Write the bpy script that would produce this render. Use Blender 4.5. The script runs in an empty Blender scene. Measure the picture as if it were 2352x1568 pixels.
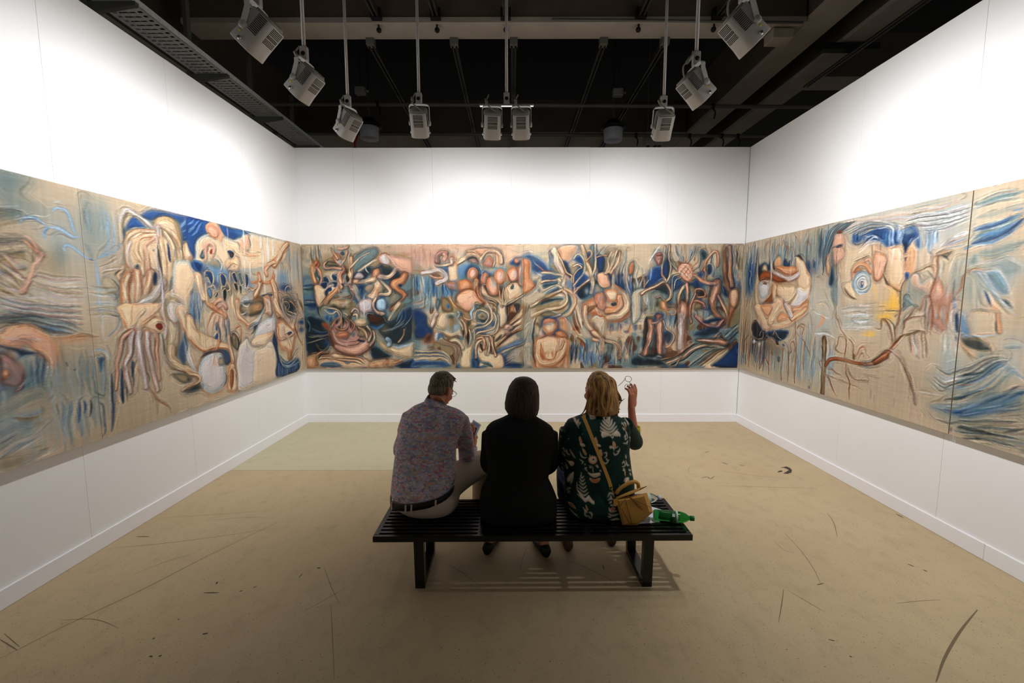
import bpy, math, random
import numpy as np
from mathutils import Vector, Matrix

# ---------------------------------------------------------------- camera, world, exposure
scene = bpy.context.scene
COL = scene.collection
CAM_H = 1.75
F_PX, PITCH, YAW, ROLL = 989.77, 0.10184, -0.0013, -0.00143


def pixel_ray(u, v):
    X, Y = u - 1176.0, v - 784.0
    c, s = math.cos(ROLL), math.sin(ROLL)
    X, Y = c * X + s * Y, -s * X + c * Y
    dx, dy, dz = X / F_PX, 1.0, -Y / F_PX
    c, s = math.cos(PITCH), math.sin(PITCH)
    dy, dz = c * dy + s * dz, -s * dy + c * dz
    c, s = math.cos(YAW), math.sin(YAW)
    dx, dy = c * dx + s * dy, -s * dx + c * dy
    return Vector((dx, dy, dz))


def at(u, v, y):
    """point of the room seen at photograph pixel u, v, standing at depth y"""
    d = pixel_ray(u, v)
    return Vector((0, 0, CAM_H)) + d * (y / d.y)


def on_z(u, v, z):
    d = pixel_ray(u, v)
    return Vector((0, 0, CAM_H)) + d * ((z - CAM_H) / d.z)


cam_data = bpy.data.cameras.new('camera')
cam = bpy.data.objects.new('camera', cam_data)
COL.objects.link(cam)
_f = pixel_ray(1176, 784).normalized()
_r = (pixel_ray(2176, 784) - pixel_ray(1176, 784)).normalized()
_u = _r.cross(_f)
cam.matrix_world = Matrix(((_r.x, _u.x, -_f.x, 0), (_r.y, _u.y, -_f.y, 0), (_r.z, _u.z, -_f.z, CAM_H), (0, 0, 0, 1)))
cam_data.sensor_fit = 'HORIZONTAL'
cam_data.sensor_width = 36.0
cam_data.lens = F_PX / 2352 * 36.0
cam_data.clip_start = 0.02
cam_data.clip_end = 200
scene.camera = cam

world = bpy.data.worlds.new('hall')
scene.world = world
world.use_nodes = True
world.node_tree.nodes['Background'].inputs[0].default_value = (1.0, 0.95, 0.89, 1)
world.node_tree.nodes['Background'].inputs[1].default_value = 0.095

LAMP_POWER = 56.0
PAINT_GAIN = 0.82
scene.view_settings.view_transform = 'Standard'
scene.view_settings.look = 'None'
scene.view_settings.gamma = 1.0
scene.view_settings.use_curve_mapping = False
scene.view_settings.exposure = 0.47

# room measures
WL, WR, D, H = 2.8926, 3.1549, 5.9406, 3.726
PZ0, PZ1 = 0.7755, 2.4657          # bottom and top of the paintings
NEAR = -0.6                        # side walls end here, behind the photographer
PI = math.pi


# ---------------------------------------------------------------- helpers
def lin(c):
    return tuple((x / 12.92 if x <= 0.04045 else ((x + 0.055) / 1.055) ** 2.4) for x in (v / 255 for v in c))


def tag(o, label=None, cat=None, group=None, kind=None):
    if label: o['label'] = label
    if cat: o['category'] = cat
    if group: o['group'] = group
    if kind: o['kind'] = kind
    return o


def empty(name, loc=(0, 0, 0), rz=0.0, parent=None):
    o = bpy.data.objects.new(name, None)
    COL.objects.link(o)
    o.location = loc
    o.rotation_euler = (0, 0, rz)
    o.empty_display_size = 0.05
    if parent: o.parent = parent
    return o


class MB:
    """collects shapes into one mesh"""
    def __init__(self):
        self.v, self.f, self.sm = [], [], []

    def add(self, vs, fs, smooth=False):
        n = len(self.v)
        self.v += [tuple(p) for p in vs]
        self.f += [tuple(i + n for i in f) for f in fs]
        self.sm += [smooth] * len(fs)
        return self

    def box(self, x0, x1, y0, y1, z0, z1, M=None):
        vs = [Vector((x, y, z)) for z in (z0, z1) for y in (y0, y1) for x in (x0, x1)]
        if M is not None: vs = [M @ p for p in vs]
        return self.add(vs, [(0, 2, 3, 1), (4, 5, 7, 6), (0, 1, 5, 4), (2, 6, 7, 3), (0, 4, 6, 2), (1, 3, 7, 5)])

    def bbox(self, x0, x1, y0, y1, z0, z1, b=0.004, M=None):
        """box with chamfered edges"""
        vs, idx = [], {}
        for i, (X, sx) in enumerate(((x0, 1), (x1, -1))):
            for j, (Y, sy) in enumerate(((y0, 1), (y1, -1))):
                for k, (Z, sz) in enumerate(((z0, 1), (z1, -1))):
                    for a in range(3):
                        q = [X + sx * b, Y + sy * b, Z + sz * b]
                        q[a] = (X, Y, Z)[a]
                        idx[i, j, k, a] = len(vs)
                        vs.append(Vector(q))
        fs = []
        for i in (0, 1):
            fs.append([idx[i, 0, 0, 0], idx[i, 1, 0, 0], idx[i, 1, 1, 0], idx[i, 0, 1, 0]])
            fs.append([idx[0, i, 0, 1], idx[1, i, 0, 1], idx[1, i, 1, 1], idx[0, i, 1, 1]])
            fs.append([idx[0, 0, i, 2], idx[1, 0, i, 2], idx[1, 1, i, 2], idx[0, 1, i, 2]])
            for j in (0, 1):
                fs.append([idx[i, j, 0, 0], idx[i, j, 1, 0], idx[i, j, 1, 1], idx[i, j, 0, 1]])
                fs.append([idx[i, 0, j, 0], idx[i, 1, j, 0], idx[i, 1, j, 2], idx[i, 0, j, 2]])
                fs.append([idx[0, i, j, 1], idx[1, i, j, 1], idx[1, i, j, 2], idx[0, i, j, 2]])
                for k in (0, 1):
                    fs.append([idx[i, j, k, a] for a in range(3)])
        c = Vector(((x0 + x1) / 2, (y0 + y1) / 2, (z0 + z1) / 2))
        out = []
        for f in fs:
            p = [vs[t] for t in f]
            n = (p[1] - p[0]).cross(p[2] - p[0])
            m = sum(p, Vector()) / len(p)
            out.append(tuple(f) if n.dot(m - c) > 0 else tuple(reversed(f)))
        if M is not None: vs = [M @ p for p in vs]
        return self.add(vs, out)

    def tube(self, pts, rad, n=10, cap=True, flat=1.0):
        pts = [Vector(p) for p in pts]
        if not hasattr(rad, '__len__'): rad = [rad] * len(pts)
        rings, vs, fs = [], [], []
        up = None
        for i, p in enumerate(pts):
            t = (pts[min(i + 1, len(pts) - 1)] - pts[max(i - 1, 0)]).normalized()
            if up is None:
                up = Vector((0, 0, 1)) if abs(t.z) < 0.9 else Vector((1, 0, 0))
            a = (up - t * up.dot(t)).normalized()
            b = t.cross(a)
            up = a
            rings.append([p + (a * math.cos(2 * PI * k / n) * flat + b * math.sin(2 * PI * k / n)) * rad[i] for k in range(n)])
        for r in rings: vs += r
        for i in range(len(pts) - 1):
            for k in range(n):
                a, b = i * n + k, i * n + (k + 1) % n
                fs.append((a, b, b + n, a + n))
        if cap:
            fs.append(tuple(range(n - 1, -1, -1)))
            fs.append(tuple(range((len(pts) - 1) * n, len(pts) * n)))
        return self.add(vs, fs, True)

    def loft(self, rings, cap=True, smooth=True):
        n = len(rings[0])
        vs, fs = [p for r in rings for p in r], []
        for i in range(len(rings) - 1):
            for k in range(n):
                a, b = i * n + k, i * n + (k + 1) % n
                fs.append((a, b, b + n, a + n))
        if cap:
            fs.append(tuple(range(n - 1, -1, -1)))
            fs.append(tuple(range((len(rings) - 1) * n, len(rings) * n)))
        return self.add(vs, fs, smooth)

    def lathe(self, prof, n=24, M=None):
        rings = [[Vector((r * math.cos(2 * PI * k / n), r * math.sin(2 * PI * k / n), z)) for k in range(n)] for r, z in prof]
        if M is not None: rings = [[M @ p for p in r] for r in rings]
        return self.loft(rings)

    def ball(self, c, r, n=16, m=10, M=None):
        c = Vector(c)
        if not hasattr(r, '__len__'): r = (r, r, r)
        rings = []
        for i in range(m + 1):
            a = PI * (i + 0.02) / (m + 0.04)
            ring = [Vector((r[0] * math.sin(a) * math.cos(2 * PI * k / n), r[1] * math.sin(a) * math.sin(2 * PI * k / n), -r[2] * math.cos(a))) for k in range(n)]
            rings.append([c + (M @ p if M is not None else p) for p in ring])
        return self.loft(rings)

    def prism(self, poly, y0, y1, M=None):
        """polygon in x,z extruded along y"""
        n = len(poly)
        vs = [Vector((p[0], y0, p[1])) for p in poly] + [Vector((p[0], y1, p[1])) for p in poly]
        if M is not None: vs = [M @ p for p in vs]
        fs = [tuple(range(n)), tuple(range(2 * n - 1, n - 1, -1))]
        fs += [(i, i + n, (i + 1) % n + n, (i + 1) % n) for i in range(n)]
        return self.add(vs, fs)

    def mesh(self, name):
        m = bpy.data.meshes.new(name)
        m.from_pydata(self.v, [], self.f)
        m.polygons.foreach_set('use_smooth', self.sm)
        m.update()
        return m

    def build(self, name, mat, parent=None, kind=None):
        o = bpy.data.objects.new(name, self.mesh(name))
        COL.objects.link(o)
        if mat: o.data.materials.append(mat)
        if parent: o.parent = parent
        if kind: o['kind'] = kind
        return o

    def fused(self, name, mat, parent=None, voxel=0.008, smooth=6):
        """one continuous skin around all the shapes collected"""
        o = bpy.data.objects.new(name, self.mesh(name))
        COL.objects.link(o)
        r = o.modifiers.new('r', 'REMESH'); r.mode = 'VOXEL'; r.voxel_size = voxel; r.use_smooth_shade = True
        s = o.modifiers.new('s', 'SMOOTH'); s.iterations = smooth; s.factor = 0.5
        dg = bpy.context.evaluated_depsgraph_get()
        me = bpy.data.meshes.new_from_object(o.evaluated_get(dg))
        old = o.data
        o.modifiers.clear()
        o.data = me
        me.name = name
        bpy.data.meshes.remove(old)
        me.polygons.foreach_set('use_smooth', [True] * len(me.polygons))
        me.materials.clear()
        if mat: me.materials.append(mat)
        if parent: o.parent = parent
        return o


def link_mesh(name, mesh, parent=None, loc=(0, 0, 0)):
    o = bpy.data.objects.new(name, mesh)
    COL.objects.link(o)
    o.location = loc
    if parent: o.parent = parent
    return o


def copy_tree(o, parent=None):
    c = o.copy()
    COL.objects.link(c)
    if parent: c.parent = parent
    for ch in list(o.children): copy_tree(ch, c)
    return c


def curve(pts, k=8):
    """smooth points through the given ones"""
    P = [Vector(p) for p in pts]
    P = [P[0] * 2 - P[1]] + P + [P[-1] * 2 - P[-2]]
    out = []
    for i in range(1, len(P) - 2):
        for j in range(k):
            t = j / k
            a, b, c, d = P[i - 1], P[i], P[i + 1], P[i + 2]
            out.append(0.5 * (2 * b + (c - a) * t + (2 * a - 5 * b + 4 * c - d) * t * t + (3 * b - a - 3 * c + d) * t ** 3))
    return out + [P[-2]]


# ---------------------------------------------------------------- materials
def mat(name, col, rough=0.6, metal=0.0, spec=0.4, noise=0.0, nscale=20, bump=0.0, bscale=200, emit=None, estr=0, trans=0, ior=1.45, sheen=0):
    m = bpy.data.materials.new(name)
    m.use_nodes = True
    nt = m.node_tree
    p = nt.nodes['Principled BSDF']
    c = lin(col)
    p.inputs['Base Color'].default_value = (*c, 1)
    p.inputs['Roughness'].default_value = rough
    p.inputs['Metallic'].default_value = metal
    p.inputs['Specular IOR Level'].default_value = spec
    p.inputs['IOR'].default_value = ior
    p.inputs['Transmission Weight'].default_value = trans
    if sheen: p.inputs['Sheen Weight'].default_value = sheen
    if emit:
        p.inputs['Emission Color'].default_value = (*lin(emit), 1)
        p.inputs['Emission Strength'].default_value = estr
    tc = nt.nodes.new('ShaderNodeTexCoord')
    if noise:
        n = nt.nodes.new('ShaderNodeTexNoise')
        n.inputs['Scale'].default_value = nscale
        n.inputs['Detail'].default_value = 5
        nt.links.new(tc.outputs['Object'], n.inputs['Vector'])
        r = nt.nodes.new('ShaderNodeValToRGB')
        r.color_ramp.elements[0].position, r.color_ramp.elements[1].position = 0.3, 0.7
        r.color_ramp.elements[0].color = (*[x * (1 - noise) for x in c], 1)
        r.color_ramp.elements[1].color = (*[min(1, x * (1 + noise)) for x in c], 1)
        nt.links.new(n.outputs['Fac'], r.inputs['Fac'])
        nt.links.new(r.outputs['Color'], p.inputs['Base Color'])
    if bump:
        n = nt.nodes.new('ShaderNodeTexNoise')
        n.inputs['Scale'].default_value = bscale
        n.inputs['Detail'].default_value = 3
        nt.links.new(tc.outputs['Object'], n.inputs['Vector'])
        b = nt.nodes.new('ShaderNodeBump')
        b.inputs['Strength'].default_value = bump
        b.inputs['Distance'].default_value = 0.004
        nt.links.new(n.outputs['Fac'], b.inputs['Height'])
        nt.links.new(b.outputs['Normal'], p.inputs['Normal'])
    return m


def floor_material(name, base, warm, dark):
    m = bpy.data.materials.new(name)
    m.use_nodes = True
    nt = m.node_tree
    N, L = nt.nodes.new, nt.links.new
    p = nt.nodes['Principled BSDF']
    p.inputs['Specular IOR Level'].default_value = 0.25
    tc = N('ShaderNodeTexCoord')

    def noise(scale, detail, rough=0.5, sc=(1, 1, 1)):
        mp = N('ShaderNodeMapping'); mp.inputs['Scale'].default_value = sc
        L(tc.outputs['Object'], mp.inputs['Vector'])
        n = N('ShaderNodeTexNoise'); n.inputs['Scale'].default_value = scale
        n.inputs['Detail'].default_value = detail; n.inputs['Roughness'].default_value = rough
        L(mp.outputs['Vector'], n.inputs['Vector'])
        return n.outputs['Fac']

    def ramp(fac, a, b):
        r = N('ShaderNodeMapRange'); r.inputs[1].default_value = a; r.inputs[2].default_value = b
        L(fac, r.inputs[0])
        return r.outputs[0]

    def mix(fac, a, b):
        x = N('ShaderNodeMix'); x.data_type = 'RGBA'
        L(fac, x.inputs[0])
        for sock, val in ((x.inputs[6], a), (x.inputs[7], b)):
            if isinstance(val, tuple): sock.default_value = (*val, 1)
            else: L(val, sock)
        return x.outputs[2]
    c = mix(ramp(noise(1.3, 6), 0.35, 0.68), lin(base), lin(warm))
    c = mix(ramp(noise(9, 8, 0.7, (1.0, 0.7, 1)), 0.5, 0.95), c, lin(tuple(v * 0.88 for v in base)))
    c = mix(ramp(noise(110, 2), 0.66, 0.72), c, lin(dark))
    c = mix(ramp(noise(260, 1), 0.70, 0.76), c, lin(tuple(min(255, v * 1.2) for v in base)))
    # long faint trolley and shoe scuffs
    c = mix(ramp(noise(2.2, 3, 0.5, (5, 0.5, 1)), 0.74, 0.84), c, lin(tuple(v * 0.86 for v in base)))
    L(c, p.inputs['Base Color'])
    L(ramp(noise(5, 5), 0.0, 1.6), p.inputs['Roughness'])
    rr = N('ShaderNodeMapRange'); rr.inputs[3].default_value = 0.42; rr.inputs[4].default_value = 0.7
    L(noise(4, 5), rr.inputs[0]); L(rr.outputs[0], p.inputs['Roughness'])
    b = N('ShaderNodeBump'); b.inputs['Strength'].default_value = 0.06; b.inputs['Distance'].default_value = 0.003
    L(noise(180, 3), b.inputs['Height']); L(b.outputs['Normal'], p.inputs['Normal'])
    return m


M = {}
M['wall'] = mat('white_board', (238, 238, 239), 0.75, spec=0.2, noise=0.012, nscale=2, bump=0.05, bscale=60)
M['base'] = mat('white_skirting', (240, 240, 244), 0.5, spec=0.3)
M['floor'] = floor_material('beige_vinyl', (180, 160, 126), (187, 168, 133), (104, 88, 64))
M['sheet'] = floor_material('greenish_vinyl', (188, 180, 150), (184, 177, 146), (128, 120, 94))
M['scuff'] = mat('rubber_scuff', (112, 96, 72), 0.7)
M['scuff_dark'] = mat('dark_scuff', (62, 52, 40), 0.7)
M['roof'] = mat('black_roof', (12, 12, 11), 0.9, noise=0.2, nscale=3)
M['beam'] = mat('grey_painted_beam', (168, 160, 150), 0.8, noise=0.08, nscale=3)
M['beam_shade'] = mat('shaded_beam_side', (92, 82, 72), 0.85, noise=0.1, nscale=3)  # darker than the soffit: shade on the beam sides put into the colour
M['steel_dark'] = mat('dark_steel', (104, 106, 100), 0.5, metal=0.2)
M['rail'] = mat('black_rail', (70, 67, 62), 0.4, metal=0.5)
M['galv'] = mat('galvanised_steel', (218, 224, 226), 0.45, metal=0.1, noise=0.15, nscale=30)
M['pole'] = mat('grey_pole', (186, 184, 180), 0.45, metal=0.2)
M['lamp'] = mat('light_grey_housing', (186, 184, 182), 0.5, metal=0.1)
M['lamp_dark'] = mat('vent_black', (20, 20, 20), 0.8)
M['lamp_recess'] = mat('grey_recess', (150, 149, 142), 0.6)
M['chrome'] = mat('bright_steel', (225, 225, 225), 0.25, metal=0.8)
M['yoke'] = mat('pale_grey_bracket', (206, 205, 203), 0.45, metal=0.1)
M['cable'] = mat('grey_cable', (150, 147, 132), 0.5)
M['yellow_dot'] = mat('yellow_sticker', (225, 205, 60), 0.5)
M['lens'] = mat('lit_glass', (255, 255, 255), 0.3, emit=(255, 253, 250), estr=3)
M['bench'] = mat('black_lacquer', (17, 17, 17), 0.25, spec=0.5, noise=0.1, nscale=40)
M['diffuser'] = mat('grey_diffuser', (178, 180, 188), 0.3)
M['black'] = mat('black_plastic', (14, 14, 14), 0.6)
M['red'] = mat('red_ribbon', (190, 55, 30), 0.7)


# ---------------------------------------------------------------- the room
def wall(name, axis, pos, out, a0, a1, seams, seed):
    """axis: 'y' wall stands at y=pos and runs along x; 'x' stands at x=pos and runs along y"""
    t0, t1 = 0.012, 0.10
    lo, hi = sorted((pos + out * t0, pos + out * t1))
    mb = MB()
    if axis == 'y': mb.box(a0, a1, lo, hi, 0, H - 0.002)
    else: mb.box(lo, hi, a0, a1, 0, H - 0.002)
    w = tag(mb.build(name, M['wall']), kind='structure')
    ed = [a0] + sorted(s for s in seams if a0 < s < a1) + [a1]
    rnd = random.Random(seed)
    for i in range(len(ed) - 1):
        g = 0.0007
        j = rnd.uniform(0, 0.0006)
        lo, hi = sorted((pos + out * (t0 + 0.002), pos + out * j))
        mb = MB()
        p0 = ed[i] + (g if i else 0); p1 = ed[i + 1] - (g if i < len(ed) - 2 else 0)
        if axis == 'y': mb.box(p0, p1, lo, hi, 0, H + rnd.uniform(-0.002, 0.002))
        else: mb.box(lo, hi, p0, p1, 0, H + rnd.uniform(-0.002, 0.002))
        mb.build('wall_panel', M['wall'], w)
    return w


wall('wall_back', 'y', D, 1, -WL, WR, [-2.118, -1.067, -0.017, 1.034, 2.078], 1)
wall('wall_left', 'x', -WL, -1, NEAR, D + 0.1, [5.78, 4.79, 3.795, 2.806, 1.815, 0.82], 2)
wall('wall_right', 'x', WR, 1, NEAR, D + 0.1, [5.064, 4.067, 3.068, 2.07, 1.07], 3)


MB().box(WR - 0.0045, WR - 0.0005, D - 0.0025, D - 0.0002, 0.115, H).build('corner_gap', M['lamp_recess'], bpy.data.objects['wall_right'])


def baseboard(name, axis, pos, out, a0, a1, joints):
    b = empty(name)
    tag(b, kind='structure')
    ed = [a0] + joints + [a1]
    for i in range(len(ed) - 1):
        lo, hi = sorted((pos, pos - out * 0.014))
        mb = MB()
        p0 = ed[i] + (0.0006 if i else 0); p1 = ed[i + 1] - (0.0006 if i < len(ed) - 2 else 0)
        if axis == 'y': mb.bbox(p0, p1, lo, hi, 0, 0.115, 0.003)
        else: mb.bbox(lo, hi, p0, p1, 0, 0.115, 0.003)
        mb.build('board', M['base'], b)
    return b


baseboard('baseboard_back', 'y', D, 1, -WL, WR, [0.4])
baseboard('baseboard_left', 'x', -WL, -1, NEAR, D - 0.014, [2.0, 4.65])
baseboard('baseboard_right', 'x', WR, 1, NEAR, D - 0.014, [2.72])

mb = MB().box(-14, 14, -8, 16, -0.05, 0.0)
floor = tag(mb.build('floor', M['floor']), kind='structure')
mb = MB().box(-WL, -0.33, 4.238, D, 0.0, 0.0015)
mb.build('vinyl_sheet', M['sheet'], floor)


def floor_lines(lines, name, m, z=0.0004):
    mb = MB()
    for pts, w in lines:
        P = curve([on_z(u, v, 0) for u, v in pts], 5)
        vs, fs = [], []
        for i, p in enumerate(P):
            t = (P[min(i + 1, len(P) - 1)] - P[max(i - 1, 0)]).normalized()
            nrm = Vector((-t.y, t.x, 0)) * w / 2 * (0.35 + 0.65 * math.sin(PI * (i + 0.3) / (len(P) - 0.4)))
            vs += [p + nrm + Vector((0, 0, z)), p - nrm + Vector((0, 0, z))]
            if i: fs.append((2 * i - 2, 2 * i - 1, 2 * i + 1, 2 * i))
        mb.add(vs, fs)
    return mb.build(name, m, floor, 'stuff')


floor_lines([
    ([(0, 1512), (160, 1432), (330, 1352), (480, 1275), (640, 1198)], 0.006),
    ([(40, 1493), (0, 1468)], 0.006), ([(45, 1485), (10, 1455)], 0.004),
    ([(140, 1424), (205, 1421), (240, 1428), (272, 1442)], 0.004),
    ([(252, 1259), (370, 1248), (500, 1232), (610, 1215)], 0.004),
    ([(360, 1190), (480, 1182), (620, 1172)], 0.003), ([(470, 1196), (560, 1188), (630, 1189)], 0.003),
    ([(744, 1300), (760, 1345), (782, 1392)], 0.003), ([(700, 1402), (760, 1370), (800, 1345)], 0.003),
    ([(760, 1385), (763, 1450), (768, 1560)], 0.003),
    ([(1800, 1352), (1795, 1390), (1788, 1430)], 0.005),
    ([(1800, 1222), (1840, 1265), (1868, 1305), (1885, 1340)], 0.004),
    ([(1900, 1178), (1915, 1200), (1923, 1233)], 0.005), ([(1810, 1355), (1860, 1385), (1895, 1405)], 0.004),
    ([(2245, 1400), (2205, 1450), (2170, 1510), (2150, 1566)], 0.012),
    ([(2060, 1385), (2110, 1380), (2160, 1377)], 0.003),
    ([(1300, 1284), (1360, 1310), (1430, 1345)], 0.004), ([(1030, 1297), (1058, 1312), (1095, 1340)], 0.004),
    ([(1210, 1255), (1200, 1285), (1195, 1310)], 0.003), ([(1652, 1080), (1720, 1090), (1815, 1100)], 0.004),
    ([(1640, 1115), (1760, 1118), (1880, 1122)], 0.004), ([(1776, 1240), (1800, 1262), (1826, 1270)], 0.003),
    ([(1585, 1070), (1581, 1082), (1588, 1090)], 0.003), ([(300, 1322), (380, 1290), (450, 1270)], 0.003),
    ([(600, 1060), (690, 1052), (750, 1056)], 0.004)], 'scuff_marks', M['scuff'])
floor_lines([
    ([(314, 1232), (344, 1232)], 0.008), ([(468, 1361), (503, 1361)], 0.008), ([(465, 1456), (478, 1454)], 0.010),
    ([(550, 1358), (557, 1356)], 0.009), ([(581, 1350), (590, 1346)], 0.008), ([(728, 1304), (736, 1304)], 0.011),
    ([(686, 1326), (695, 1317)], 0.006), ([(497, 1341), (499, 1336)], 0.011), ([(350, 1468), (356, 1464)], 0.009),
    ([(343, 1507), (350, 1507)], 0.010), ([(364, 1507), (372, 1505)], 0.010), ([(408, 1423), (412, 1421)], 0.010),
    ([(1658, 1062), (1672, 1066)], 0.012), ([(1697, 1067), (1710, 1070)], 0.010), ([(1610, 1098), (1624, 1095), (1632, 1099), (1642, 1093)], 0.008),
    ([(2058, 1180), (2076, 1189)], 0.012), ([(2085, 1295), (2100, 1301)], 0.009), ([(2120, 1308), (2130, 1312)], 0.010),
    ([(1385, 1297), (1387, 1308)], 0.006), ([(1620, 1038), (1628, 1037)], 0.010), ([(2028, 1151), (2030, 1155)], 0.008),
    ([(1951, 1506), (1957, 1509)], 0.008), ([(1903, 1468), (1918, 1472)], 0.006), ([(1876, 1343), (1892, 1339)], 0.006)],
    'dark_marks', M['scuff_dark'], 0.0006)
# torn patch of dark tape residue
mb = MB()
for poly in ([(1797, 1073), (1806, 1071), (1814, 1074), (1819, 1079), (1818, 1085), (1809, 1088), (1799, 1087), (1806, 1083), (1812, 1079), (1806, 1076)],
             [(1785, 1085), (1789, 1081), (1796, 1080), (1797, 1083)], [(1792, 1074), (1800, 1072), (1801, 1074)]):
    P = [on_z(u, v, 0) + Vector((0, 0, 0.0008)) for u, v in poly]
    mb.add(P, [tuple(range(len(P)))])
mb.build('tape_residue', M['scuff_dark'], floor)

# ---------------------------------------------------------------- roof of the hall
ZB = 5.05
mb = MB().box(-14, 14, -8, 16, 7.0, 7.1)
tag(mb.build('ceiling', M['roof']), kind='structure')


def beam(label, x0, x1, y0, y1, z0, z1):
    b = empty('roof_beam', ((x0 + x1) / 2, (y0 + y1) / 2, z0))
    o = b.location
    q = (x0 - o.x, x1 - o.x, y0 - o.y, y1 - o.y)
    fl = 0.06
    MB().box(*q, 0, fl).build('soffit', M['beam'], b)
    dx, dy = (0, 0.02) if x1 - x0 > y1 - y0 else (0.02, 0)
    MB().box(q[0] + dx, q[1] - dx, q[2] + dy, q[3] - dy, fl, z1 - z0).build('web', M['beam_shade'], b)
    tag(b, label, 'beam')
    return b


beam('grey roof beam crossing the dark ceiling nearest the viewer', -4.0, 3.55, 5.56, 5.90, ZB, 5.75)
beam('short grey cross beam above the right wall', 4.66, 9.5, 6.99, 7.30, ZB, 5.75)
beam('far grey roof beam just above the top of the back wall', -6.5, 3.55, 9.21, 11.2, ZB, 5.75)
beam('inner long roof beam running away above the right wall', 3.56, 3.93, -2.0, 11.0, ZB, 5.9)
beam('outer long roof beam running away beyond the right wall', 4.30, 4.655, -2.0, 11.0, ZB, 5.9)
beam('long roof beam running away above the left wall', -4.62, -4.30, -2.0, 11.0, ZB + 0.001, 5.9)
beam('outermost dark roof beam behind the cable tray on the left', -5.4, -4.66, -2.0, 11.0, ZB - 0.12, 5.9)


def bar(name, label, cat, group, m, x0, x1, y0, y1, z0, z1):
    c = ((x0 + x1) / 2, (y0 + y1) / 2, z0)
    r = empty(name, c)
    a, b2, h = (x1 - x0) / 2, (y1 - y0) / 2, z1 - z0
    MB().box(-a, a, -b2, b2, h * 0.45, h).build('channel', m, r)
    MB().box(-a, -a * 0.45, -b2, b2, 0, h * 0.45).build('lip', m, r)
    MB().box(a * 0.45, a, -b2, b2, 0, h * 0.45).build('lip', m, r)
    return tag(r, label, cat, group)


ord5 = ['leftmost', 'second from the left', 'middle', 'second from the right', 'rightmost']
for i, (x, ye) in enumerate([(-1.625, 5.55), (-0.915, 5.55), (-0.076, 5.55), (1.538, 5.55), (2.454, 5.55)]):
    r = bar('ceiling_rail', 'black ceiling rail in front of the near beam, %s of five' % ord5[i], 'rail', 'rails before the near beam',
            M['rail'], x - 0.035, x + 0.035, 1.0, ye, ZB + 0.02, ZB + 0.11)
    MB().box(-0.06, 0.06, 2.2, 2.275, -0.01, 0.1).tube([(0, 2.33, 0.0), (0, 2.33, -0.05)], 0.012, 8).ball((0, 2.34, -0.075), 0.032, 10, 8).build('end_clamp', M['black'], r)
for i, x in enumerate([-1.819, -0.746, 0.02, 1.172, 1.959]):
    r = bar('ceiling_rail', 'black ceiling rail beyond the near beam, %s of five' % ord5[i], 'rail', 'rails beyond the near beam',
            M['rail'], x - 0.035, x + 0.035, 5.91, 13.0, ZB - 0.08, ZB - 0.01)
    MB().box(-0.05, 0.05, -3.6, -3.5, 0.0, 0.12).build('end_clamp', M['steel_dark'], r)


def pipe(label, p0, p1, r, hooks):
    root = empty('ceiling_pipe', p0)
    d = Vector(p1) - Vector(p0)
    MB().tube([(0, 0, 0), d], r, 10).build('pipe', M['steel_dark'], root)
    for t in hooks:
        c = d * t
        MB().tube(curve([c + Vector((0, 0, -r)), c + Vector((0.03, -.01, -0.08)), c + Vector((0.035, -.01, -0.13)), c + Vector((0.02, -.01, -0.2))], 4), 0.012, 6).build('hook', M['black'], root)
        MB().tube([c - d.normalized() * 0.02, c + d.normalized() * 0.02], r * 1.5, 8).build('collar', M['black'], root)
    return tag(root, label, 'pipe')


pipe('thin dark pipe crossing the ceiling in front of the hanging dome lamps', at(560, 238, 7.40), at(1960, 246, 7.40), 0.030, (0.77, 0.22))
pipe('thin dark pipe crossing just above the back wall top', at(600, 306, 8.75), at(1830, 313, 8.75), 0.032, (0.70, 0.80, 0.86, 0.89))
pipe('thin conduit along the near roof beam on the right', at(1268, 45, 5.53), at(1845, 52, 5.53), 0.014, ())

# cable tray along the left wall
TX0, TX1, TZ = -3.64, -3.30, 4.31
tray = empty('cable_tray', ((TX0 + TX1) / 2, 4.0, TZ))
tag(tray, 'perforated galvanised cable tray on brackets above the left wall', 'cable tray')
hw = (TX1 - TX0) / 2
mb = MB()
y0, y1 = -1.5, 6.2
for x0, x1 in ((-hw, -hw + 0.03), (-hw + 0.075, -hw + 0.09), (hw - 0.09, hw - 0.075), (hw - 0.03, hw)):
    mb.box(x0, x1, y0, y1, 0, 0.003)
k = y0
while k < y1:
    mb.box(-hw + 0.09, hw - 0.09, k, k + 0.044, 0, 0.003)
    mb.box(-hw + 0.03, -hw + 0.075, k * 1.0, k + 0.034, 0, 0.003)
    mb.box(hw - 0.075, hw - 0.03, k * 1.0, k + 0.034, 0, 0.003)
    k += 0.062
mb.build('perforated_bottom', M['galv'], tray)
MB().box(-hw, -hw + 0.003, y0, y1, 0, 0.06).build('side_wall', M['galv'], tray)
MB().box(hw - 0.003, hw, y0, y1, 0, 0.06).build('side_wall', M['galv'], tray)
for y in (2.85, 4.03, 5.25, 6.43, 7.6):
    b = empty('tray_bracket', (-3.70, y, TZ - 0.09))
    MB().prism([(0, 0.09), (0.43, 0.09), (0.43, 0.06), (0.05, 0), (0, 0)], -0.02, 0.02).build('arm', M['steel_dark'], b)
    MB().box(-0.03, 0.012, -0.03, 0.03, -0.05, 0.9).build('hanger', M['steel_dark'], b)
    tag(b, {2.85: 'dark steel bracket under the cable tray nearest the viewer', 4.03: 'dark steel bracket under the cable tray at the top left of the frame',
            5.25: 'dark steel bracket under the middle of the cable tray', 6.43: 'dark steel bracket under the cable tray near the back corner',
            7.6: 'farthest dark steel bracket of the cable tray'}[y], 'bracket', 'cable tray brackets')
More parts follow.
